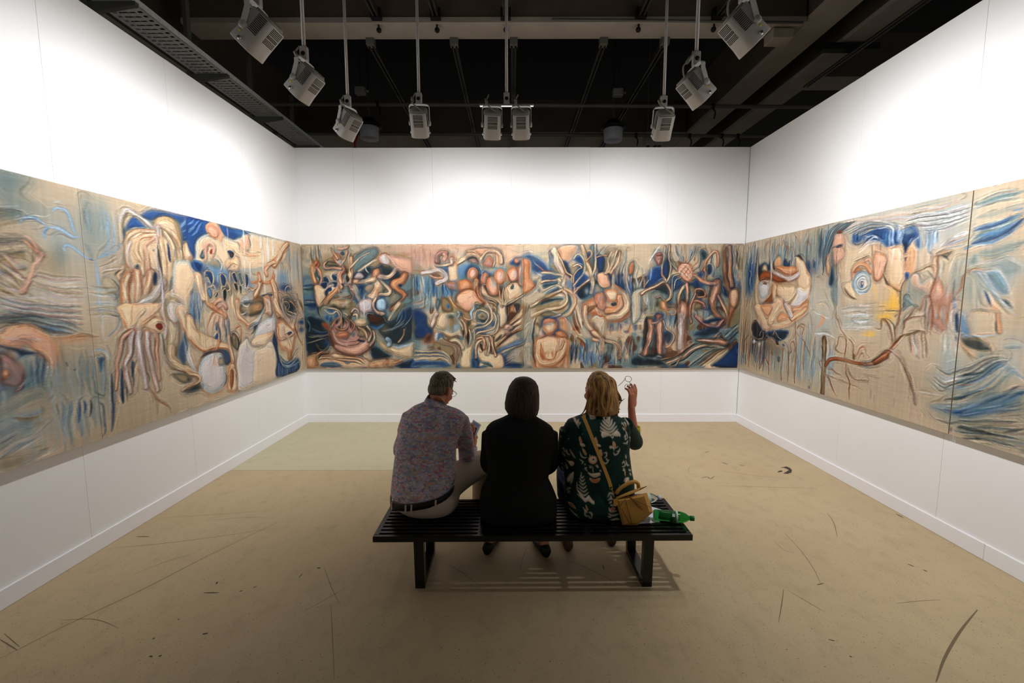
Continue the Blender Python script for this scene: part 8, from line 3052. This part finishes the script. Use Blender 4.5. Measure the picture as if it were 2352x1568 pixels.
# ---------------------------------------------------------------- painted canvases
PAL = {'s': (190, 174, 152), 'c': (216, 192, 164), 'p': (200, 195, 195), 'o': (204, 156, 122), 'r': (150, 88, 56), 'd': (82, 52, 38),
       'b': (86, 126, 164), 'n': (36, 62, 102), 'k': (30, 44, 54), 't': (100, 124, 130), 'g': (156, 170, 174), 'l': (166, 198, 226),
       'm': (176, 142, 136), 'y': (232, 186, 92), 'u': (52, 86, 138), 'q': (212, 170, 148), 'w': (228, 230, 238), 'e': (132, 44, 40), 'h': (136, 120, 90),
       'G': (14, 44, 38), 'C': (232, 212, 188), 'O': (208, 126, 66), 'K': (8, 14, 14)}


def smooth01(a, b, x):
    t = np.clip((x - a) / (b - a), 0, 1)
    return t * t * (3 - 2 * t)


def spline(P, closed=False, step=0.012):
    P = np.asarray(P, float)
    n = len(P)
    if n < 3 and not closed: return P
    if closed: Q = np.vstack([P[-1], P, P[0], P[1]]); m = n
    else: Q = np.vstack([2 * P[0] - P[1], P, 2 * P[-1] - P[-2]]); m = n - 1
    out = []
    for i in range(m):
        a, b, c, d = Q[i], Q[i + 1], Q[i + 2], Q[i + 3]
        k = int(min(14, max(2, np.hypot(*(c - b)) / step)))
        t = np.arange(k)[:, None] / k
        out.append(0.5 * (2 * b + (c - a) * t + (2 * a - 5 * b + 4 * c - d) * t * t + (3 * b - a - 3 * c + d) * t ** 3))
    out.append(Q[-2 if not closed else 1][None] if not closed else P[:1])
    return np.vstack(out)


class Canvas:
    def __init__(self, a0, a1, z0, z1, na, nz, base, seed, halo=0.0):
        self.halo = halo; self.lw = 1.0; self.sat = 1.04; self.con = 1.25
        self.a = np.linspace(a0, a1, na); self.z = np.linspace(z0, z1, nz)
        self.a0, self.z0 = a0, z0
        self.da = self.a[1] - self.a[0]; self.dz = self.z[1] - self.z[0]
        self.img = np.zeros((nz, na, 3)); self.img[:] = base
        self.rng = np.random.default_rng(seed)

    def win(self, lo, hi):
        i0 = max(0, int((lo[0] - self.a0) / self.da)); i1 = min(len(self.a), int((hi[0] - self.a0) / self.da) + 2)
        j0 = max(0, int((lo[1] - self.z0) / self.dz)); j1 = min(len(self.z), int((hi[1] - self.z0) / self.dz) + 2)
        return (i0, i1, j0, j1) if i1 > i0 and j1 > j0 else None

    def dist(self, C, pad):
        """nearest distance, offset direction and running parameter of the polyline C"""
        w = self.win(C.min(0) - pad, C.max(0) + pad)
        if w is None: return None
        i0, i1, j0, j1 = w
        A, Z = self.a[i0:i1][None, :], self.z[j0:j1][:, None]
        D = np.full((j1 - j0, i1 - i0), 1e9); S = np.zeros_like(D); OX = np.zeros_like(D); OZ = np.zeros_like(D); SG = np.zeros_like(D)
        n = len(C) - 1
        for k in range(n):
            p, q = C[k], C[k + 1]
            sw = self.win(np.minimum(p, q) - pad, np.maximum(p, q) + pad)
            if sw is None: continue
            x0, x1, y0, y1 = sw[0] - i0, sw[1] - i0, sw[2] - j0, sw[3] - j0
            ax, zz = A[:, x0:x1], Z[y0:y1]
            e = q - p
            t = np.clip(((ax - p[0]) * e[0] + (zz - p[1]) * e[1]) / (e @ e + 1e-12), 0, 1)
            ox, oz = ax - p[0] - t * e[0], zz - p[1] - t * e[1]
            d = ox * ox + oz * oz
            m = d < D[y0:y1, x0:x1]
            D[y0:y1, x0:x1][m] = d[m]; S[y0:y1, x0:x1][m] = ((k + t) / n)[m]
            OX[y0:y1, x0:x1][m] = (ox + 0 * oz)[m]; OZ[y0:y1, x0:x1][m] = (oz + 0 * ox)[m]
            SG[y0:y1, x0:x1][m] = np.sign(e[0] * oz - e[1] * ox)[m]
        self.side = SG
        return w, np.sqrt(D), S, OX, OZ

    def blend(self, w, col, al):
        i0, i1, j0, j1 = w
        sub = self.img[j0:j1, i0:i1]
        sub += (col - sub) * al[..., None]

    def tube(self, core, edge, al, w0, w1, P):
        C = spline(P)
        if self.halo and core in 'cpqomwgsl':
            hc = 'ktdnkrht'[int(abs(C[0, 0] * 977 + C[0, 1] * 613)) % 8]
            r = self.dist(C, max(w0, w1) * 1.5 + 0.006)
            if r is not None:
                w, D, S, OX, OZ = r
                hw = (w0 + (w1 - w0) * S) / 2 + 1e-6
                off = np.clip((0.5 * OX - 0.7 * OZ) / np.maximum(D, 1e-6), -1, 1)
                self.blend(w, np.array(PAL[hc], float), self.halo * al * (0.65 + 0.35 * off) * np.exp(-(np.maximum(D - hw * 0.8, 0) / (hw * 0.6 + 0.006)) ** 2))
        r = self.dist(C, max(w0, w1) * 0.7 + 0.004)
        if r is None: return
        w, D, S, OX, OZ = r
        hw = (w0 + (w1 - w0) * S) / 2 + 1e-6
        t = D / hw
        a = al * smooth01(1.2, 0.66, t) * (0.80 + 0.20 * np.sin(S * 7 + C[0, 0] * 40))
        m = smooth01(0.15, 1.0, t)[..., None] * 0.95
        col = np.array(PAL[core]) * (1 - m) + np.array(PAL[edge]) * m
        sh = (-0.45 * OX + 0.6 * OZ) / hw
        ph = C[0, 0] * 31 + C[0, 1] * 17
        sg = np.clip(t, 0, 1.2) * self.side
        n = 7 if max(w0, w1) > 0.05 else 4.5
        stri = np.sin(sg * n + ph + 1.3 * np.sin(S * 5 + ph)) * smooth01(0.012, 0.04, hw * 2)
        col = np.clip(col * (1 + 0.20 * np.clip(sh, -1, 1) + 0.085 * stri)[..., None], 0, 255)
        self.blend(w, col, a)
        lit = np.clip(sh * 1.3, 0, 1)
        self.blend(w, np.array(PAL['w'], float), 0.34 * al * lit * (0.6 + 0.4 * np.sin(S * 8 + ph)) * np.exp(-((t - 0.42) / 0.24) ** 2) * (core in 'cpqwlg'))
        self.blend(w, np.array(PAL['d' if edge in 'rdomh' else 'k'], float), 0.5 * al * np.clip(0.1 - sh * 1.3, 0, 1) * (0.55 + 0.45 * np.sin(S * 9 + ph)) * np.exp(-((t - 0.95) / 0.22) ** 2))

    def line(self, c, al, wd, P):
        C = spline(P)
        wd *= self.lw
        r = self.dist(C, wd * 1.3 + 0.004)
        if r is None: return
        w, D, S, OX, OZ = r
        taper = np.minimum(1, 0.35 + 2.2 * np.minimum(S, 1 - S))
        self.blend(w, np.array(PAL[c], float), al * np.exp(-(D / (wd * 0.56 * taper + 1e-6)) ** 2))

    def poly(self, fill, edge, al, soft, rim, P):
        rim *= 1.7; soft *= 1.3
        C = spline(P, True)
        r = self.dist(C, max(soft * 2, rim) + 0.006)
        if r is None: return
        i0, i1, j0, j1 = r[0]
        A, Z = self.a[i0:i1][None, :], self.z[j0:j1][:, None]
        ins = np.zeros(r[1].shape, bool)
        for k in range(len(C) - 1):
            p, q = C[k], C[k + 1]
            if p[1] == q[1]: continue
            c = (p[1] > Z) != (q[1] > Z)
            ins ^= c & (A < (q[0] - p[0]) * (Z - p[1]) / (q[1] - p[1]) + p[0])
        dd = np.minimum(r[1], 1.0)
        sd = np.where(ins, dd, -dd)
        if self.halo and fill in 'cpqomwgsl':
            hc = 'ktdnkrht'[int(abs(C[0, 0] * 977 + C[0, 1] * 613)) % 8]
            self.blend(r[0], np.array(PAL[hc], float), np.where(ins, 0, self.halo * 0.9 * al * np.exp(-(sd / (0.45 * rim + 0.008)) ** 2)))
        a = al * smooth01(-soft, soft, sd)
        m = 0.25 + 0.75 * smooth01(0, rim, sd)[..., None]
        col = np.array(PAL[edge]) * (1 - m) + np.array(PAL[fill]) * m
        rr = np.maximum(r[1], 1e-6)
        sh = np.where(ins, (0.45 * r[3] - 0.6 * r[4]) / rr * np.exp(-sd / (rim + 1e-6)), 0)
        col = np.clip(col * (1 + 0.20 * sh)[..., None], 0, 255)
        self.blend(r[0], col, a)

    def blob(self, c, al, x, z, rx, rz):
        w = self.win((x - 2.2 * rx, z - 2.2 * rz), (x + 2.2 * rx, z + 2.2 * rz))
        if w is None: return
        i0, i1, j0, j1 = w
        d = ((self.a[i0:i1][None, :] - x) / (rx + 1e-6)) ** 2 + ((self.z[j0:j1][:, None] - z) / (rz + 1e-6)) ** 2
        self.blend(w, np.array(PAL[c], float), al * np.exp(-d * 1.1))

    def streaks(self, cs, al, xa, za, xb, zb, n, wd, seed):
        g = np.random.default_rng(seed)
        x0, x1 = min(xa, xb), max(xa, xb); z0, z1 = min(za, zb), max(za, zb)
        for k in range(n):
            x = x0 + (x1 - x0) * (k + g.uniform(0, 1)) / n
            t0 = z1 - (z1 - z0) * g.uniform(0, 0.4) ** 1.5; t1 = z0 + (z1 - z0) * g.uniform(0, 0.45)
            wob = g.normal(0, wd * 0.25, 4)
            zz = np.linspace(t0, t1, 4)
            self.line(cs[int(g.integers(len(cs)))], al * g.uniform(0.6, 1.1), wd * g.uniform(0.45, 1.1), np.stack([x + wob, zz], 1))

    def run(self, text):
        for ln in text.strip().split('\n'):
            q = ln.split()
            k, cs, al = q[0], q[1], float(q[2])
            v = [int(t) / 1000 for t in q[3:]]
            if k == 'B': self.blob(cs, al, *v)
            elif k == 'T': self.tube(cs[0], cs[1], al, v[0], v[1], np.array(v[2:]).reshape(-1, 2))
            elif k == 'L': self.line(cs, al, v[0], np.array(v[1:]).reshape(-1, 2))
            elif k == 'P': self.poly(cs[0], cs[1], al, v[0], v[1], np.array(v[2:]).reshape(-1, 2))
            elif k == 'V': self.streaks(cs, al, v[0], v[1], v[2], v[3], int(q[7]), v[5], int(q[9]))
            elif k == 'U':
                n, wd, m = int(q[3]), v[1], int(q[5])
                R = np.array(v[3:]).reshape(-1, 2)
                A, B2 = spline(R[:m]), spline(R[m:])
                rs = lambda C: np.stack([np.interp(np.linspace(0, 1, 14), np.linspace(0, 1, len(C)), C[:, i]) for i in (0, 1)], 1)
                A, B2 = rs(A), rs(B2)
                n = n * 2 - 1
                for i in range(n):
                    t = i / max(1, n - 1)
                    C = A * (1 - t) + B2 * t
                    self.line(cs[(i * 3 // 2) % len(cs)], al, wd * (0.5 + 0.55 * math.sin(i * 2.3) ** 2), C[::2])

    def noise(self, fa, fz):
        """smooth value noise with the given cell sizes in metres"""
        na, nz = int((self.a[-1] - self.a[0]) / fa) + 3, int((self.z[-1] - self.z[0]) / fz) + 3
        G = self.rng.uniform(-1, 1, (nz, na))
        x = (self.a - self.a[0]) / fa; y = (self.z - self.z[0]) / fz
        xi, yi = x.astype(int), y.astype(int)
        fx, fy = x - xi, y - yi
        fx, fy = fx * fx * (3 - 2 * fx), fy * fy * (3 - 2 * fy)
        g = lambda j, i: G[np.ix_(yi + j, xi + i)]
        return (g(0, 0) * (1 - fx) + g(0, 1) * fx) * (1 - fy)[:, None] + (g(1, 0) * (1 - fx) + g(1, 1) * fx) * fy[:, None]

    def finish(self, amount=0.07, wisps=1500):
        """wandering outlines, brush drag along the painted forms, loose hair strokes, linen grain"""
        nz_, na_ = self.img.shape[:2]
        jj, ii = np.meshgrid(np.arange(nz_), np.arange(na_), indexing='ij')

        def samp(X, x, y):
            x = np.clip(x, 0, na_ - 1.001); y = np.clip(y, 0, nz_ - 1.001)
            xi, yi = x.astype(int), y.astype(int)
            fx, fy = x - xi, y - yi
            if X.ndim == 3: fx, fy = fx[..., None], fy[..., None]
            return (X[yi, xi] * (1 - fx) + X[yi, xi + 1] * fx) * (1 - fy) + (X[yi + 1, xi] * (1 - fx) + X[yi + 1, xi + 1] * fx) * fy
        wx = self.noise(0.09, 0.09) * 0.007 + self.noise(0.035, 0.035) * 0.002
        wz = self.noise(0.09, 0.09) * 0.007 + self.noise(0.035, 0.035) * 0.002
        self.img = samp(self.img, ii + wx / self.da, jj + wz / self.dz)

        def blur(X, n):
            for _ in range(n):
                X = (np.roll(X, 1, 0) + X * 2 + np.roll(X, -1, 0)) / 4
                X = (np.roll(X, 1, 1) + X * 2 + np.roll(X, -1, 1)) / 4
            return X

        def field():
            Ls = blur(self.img.mean(2), 2)
            gz, ga = np.gradient(Ls, self.dz, self.da)
            Jxx, Jzz, Jxz = blur(ga * ga, 6), blur(gz * gz, 6), blur(ga * gz, 6)
            th = 0.5 * np.arctan2(2 * Jxz, Jxx - Jzz) + PI / 2
            coh = np.sqrt((Jxx - Jzz) ** 2 + 4 * Jxz ** 2) / (Jxx + Jzz + 1e-6)
            en = np.clip(np.sqrt(Jxx + Jzz) / 2200, 0, 1)
            return np.cos(th), np.sin(th), coh * en

        def drag(X, tx, tz, steps, h):
            acc, n = X.copy(), 1
            for sgn in (1, -1):
                x, y = ii.astype(float), jj.astype(float)
                px, pz = tx * sgn, tz * sgn
                for _ in range(steps):
                    x = np.clip(x + px * h / self.da, 0, na_ - 1); y = np.clip(y + pz * h / self.dz, 0, nz_ - 1)
                    xi, yi = x.astype(int), y.astype(int)
                    acc += X[yi, xi]; n += 1
                    nx, nz = tx[yi, xi], tz[yi, xi]
                    s = np.sign(nx * px + nz * pz); s[s == 0] = 1
                    px, pz = nx * s, nz * s
            return acc / n
        tx, tz, en = field()
        sm = drag(self.img, tx, tz, 3, 0.006)
        self.img += (sm - self.img) * np.clip(en * 1.4, 0, 0.65)[..., None]
        # loose hair strokes following the forms
        g = self.rng
        cnt = 0
        while cnt < wisps:
            x, y = g.uniform(0, na_ - 1), g.uniform(0, nz_ - 1)
            e = en[int(y), int(x)]
            cnt += 1
            if g.uniform() > e * 1.8 + 0.05: continue
            c = self.img[int(y), int(x)]
            P, dx, dz = [], tx[int(y), int(x)], tz[int(y), int(x)]
            for _ in range(int(g.integers(6, 16))):
                P.append((self.a0 + x * self.da, self.z0 + y * self.dz))
                x += dx * 0.012 / self.da; y += dz * 0.012 / self.dz
                if not (0 < x < na_ - 1 and 0 < y < nz_ - 1): break
                nx, nz = tx[int(y), int(x)], tz[int(y), int(x)]
                s = 1 if nx * dx + nz * dz >= 0 else -1
                dx, dz = 0.6 * dx + 0.4 * nx * s, 0.6 * dz + 0.4 * nz * s
            if len(P) < 4: continue
            k = g.uniform()
            PAL['*'] = tuple(np.clip(c * (1.2 if k < 0.4 else 0.6) + (g.normal(0, 8, 3)), 5, 248)) if k < 0.95 else (236, 234, 236)
            self.line('*', 0.27, g.uniform(0.004, 0.011), P)
        tx, tz, en = field()
        N = g.uniform(-1, 1, (nz_, na_))
        acc = drag(N, tx, tz, 9, 0.006)
        acc /= acc.std()
        tone = self.noise(0.35, 0.3) * 0.05 + self.noise(0.014, 0.3) * 0.022 + self.noise(0.12, 0.01) * 0.016
        self.img *= (1 + amount * np.clip(acc, -2.2, 2.2) * np.clip(en * 1.5, 0.05, 1) + tone)[..., None]
        for n, k in ((2, 0.35), (7, 0.25)):      # crisp edges of the dry top layer
            self.img += k * (self.img - np.stack([blur(self.img[..., c], n) for c in range(3)], -1))
        m = self.img.mean(2, keepdims=True)
        self.img = 124 + ((m + (self.img - m) * self.sat) - 124) * self.con
        np.clip(self.img, 4, 250, out=self.img)

    def linear(self, gain=1.0):
        x = self.img / 255.0
        return np.clip(np.where(x <= 0.04045, x / 12.92, ((x + 0.055) / 1.055) ** 2.4) * gain, 0, 0.9)


CANV = {}
for key, (a0, a1, na, nz, halo) in {'L': (1.40, 5.90, 640, 402, 0.30), 'B': (-2.853, 3.115, 1080, 306, 0.7), 'R': (1.50, 5.90, 640, 402, 0.26)}.items():
    cv = Canvas(a0, a1, PZ0, PZ1, na, nz, (186, 170, 149), 3, halo)
    if key == 'B':       # thin washes under the figures
        for col, ca, cz, lo in (('t', 0.30, 0.34, 0.05), ('h', 0.22, 0.28, 0.25), ('n', 0.20, 0.30, 0.45), ('d', 0.16, 0.2, 0.5), ('c', 0.2, 0.16, 0.4)):
            m = smooth01(lo, lo + 0.35, cv.noise(ca, cz) + 0.4 * cv.noise(ca * 0.35, cz * 0.35)) * 0.75 * smooth01(PZ1 + 0.02, PZ1 - 0.25, cv.z)[:, None]
            cv.img += (np.array(PAL[col]) - cv.img) * m[..., None]
    else:       # the near panels go on beyond the edge of the photograph
        for i in range(46):
            z = PZ0 + 1.69 * ((i * 0.382) % 1.0)
            cv.line('tgsbhpnk'[i % 8], 0.4, 0.05 + 0.03 * math.sin(i * 1.7) ** 2, [(1.3, z), (1.8, z + 0.1 * math.sin(i)), (2.2, z - 0.06), (2.55, z + 0.05 * math.cos(i * 2.0))])
    cv.run(STROKES[key])
    cv.finish(wisps=4500)
    CANV[key] = cv


def sample(cv, lin_img, A, Z):
    x = np.clip((A - cv.a0) / cv.da, 0, len(cv.a) - 1.001); y = np.clip((Z - cv.z0) / cv.dz, 0, len(cv.z) - 1.001)
    xi, yi = x.astype(int), y.astype(int)
    fx, fy = (x - xi)[..., None], (y - yi)[..., None]
    I = lin_img
    return (I[yi, xi] * (1 - fx) + I[yi, xi + 1] * fx) * (1 - fy) + (I[yi + 1, xi] * (1 - fx) + I[yi + 1, xi + 1] * fx) * fy


def grid_mesh(name, co, col, na, nz, flip):
    me = bpy.data.meshes.new(name)
    n = na * nz
    idx = np.arange(n).reshape(nz, na)
    q = np.stack([idx[:-1, :-1], idx[:-1, 1:], idx[1:, 1:], idx[1:, :-1]], -1).reshape(-1, 4)
    if flip: q = q[:, ::-1]
    m = len(q)
    me.vertices.add(n); me.loops.add(m * 4); me.polygons.add(m)
    me.vertices.foreach_set('co', np.ascontiguousarray(co, np.float32).ravel())
    me.loops.foreach_set('vertex_index', np.ascontiguousarray(q, np.int32).ravel())
    me.polygons.foreach_set('loop_start', np.arange(0, m * 4, 4, dtype=np.int32))
    me.update(calc_edges=True)
    at_ = me.color_attributes.new('pigment', 'FLOAT_COLOR', 'POINT')
    at_.data.foreach_set('color', np.concatenate([col.reshape(-1, 3), np.ones((n, 1))], 1).astype(np.float32).ravel())
    return me


M['canvas'] = attr_mat('oil_on_linen', 0.62, 0.05, 700, 0.25)
M['linen'] = mat('raw_linen_edge', (176, 158, 132), 0.85)
TH_C = 0.04
LIN = {k: CANV[k].linear(PAINT_GAIN) for k in CANV}
PANELS = [
    ('L', 1.41, 2.909, 'painted panel with blue curls and a raised arm, cut by the left frame edge'),
    ('L', 2.911, 4.409, 'painted panel of a faceless head of hanging fingers under a blue patch'),
    ('L', 4.411, 5.893, 'painted panel of a white gowned figure and an egg beside the left corner'),
    ('B', -2.847, -1.363, 'painted panel of a twisting nude among red trees in the left back corner'),
    ('B', -1.361, 0.150, 'painted panel of pink heads above pale finger-like trees'),
    ('B', 0.152, 1.641, 'painted panel of a brown embracing couple under white branches'),
    ('B', 1.643, 3.109, 'painted panel of standing nudes below a pink netted diamond'),
    ('R', 4.490, 5.893, 'painted panel of curled bodies and brown drips beside the right corner'),
    ('R', 3.0045, 4.488, 'painted panel with a blue spiral eye and a broken brown branch'),
    ('R', 1.51, 2.9965, 'painted panel of blue and sand waves cut by the right frame edge')]
for key, s0, s1, label in PANELS:
    cv = CANV[key]
    na = int(round((s1 - s0) / cv.da)) + 1
    nz = len(cv.z)
    A, Z = np.meshgrid(np.linspace(s0, s1, na), np.linspace(PZ0, PZ1, nz))
    col = sample(cv, LIN[key], A, Z)
    cx = (s0 + s1) / 2
    if key == 'B': org = Vector((cx, D - TH_C, PZ0)); co = np.stack([A - cx, 0 * A, Z - PZ0], -1)
    else:
        sx = -WL + TH_C if key == 'L' else WR - TH_C
        org = Vector((sx, cx, PZ0)); co = np.stack([0 * A, A - cx, Z - PZ0], -1)
    root = empty('painting', org)
    me = grid_mesh('painted_canvas', co, col, na, nz, key == 'R')
    if key == 'L': me.flip_normals()
    me.materials.append(M['canvas'])
    if key == 'L': me.update()
    link_mesh('painted_canvas', me, root)
    h = (s1 - s0) / 2
    hz = PZ1 - PZ0
    if key == 'B': MB().box(-h, h, 0.0006, TH_C - 0.0008, 0, hz).build('stretcher', M['linen'], root)
    elif key == 'L': MB().box(-TH_C + 0.0008, -0.0006, -h, h, 0, hz).build('stretcher', M['linen'], root)
    else: MB().box(0.0006, TH_C - 0.0008, -h, h, 0, hz).build('stretcher', M['linen'], root)
    tag(root, label, 'painting', 'panels of the painted frieze')
# printed cloth of the blouse: cream and orange ikat motifs on dark green
cvb = Canvas(0.15, 0.95, 0.30, 1.12, 400, 410, PAL['G'], 9)
cvb.img *= (1 + 0.25 * cvb.noise(0.05, 0.12) + 0.15 * cvb.noise(0.01, 0.01))[..., None]
cvb.lw = 1.4
cvb.run(MOTIFS['K'])
_me = blouse.data
_n = len(_me.vertices)
_co = np.empty(_n * 3, np.float32); _me.vertices.foreach_get('co', _co); _co = _co.reshape(-1, 3)
_col = sample(cvb, cvb.linear(1.0), _co[:, 0].astype(float), _co[:, 2].astype(float))
_at = _me.color_attributes.new('pigment', 'FLOAT_COLOR', 'POINT')
_at.data.foreach_set('color', np.concatenate([_col, np.ones((_n, 1))], 1).astype(np.float32).ravel())
M['ikat'] = attr_mat('ikat_cotton', 0.75, 0.06, 400)
_me.materials.clear(); _me.materials.append(M['ikat'])
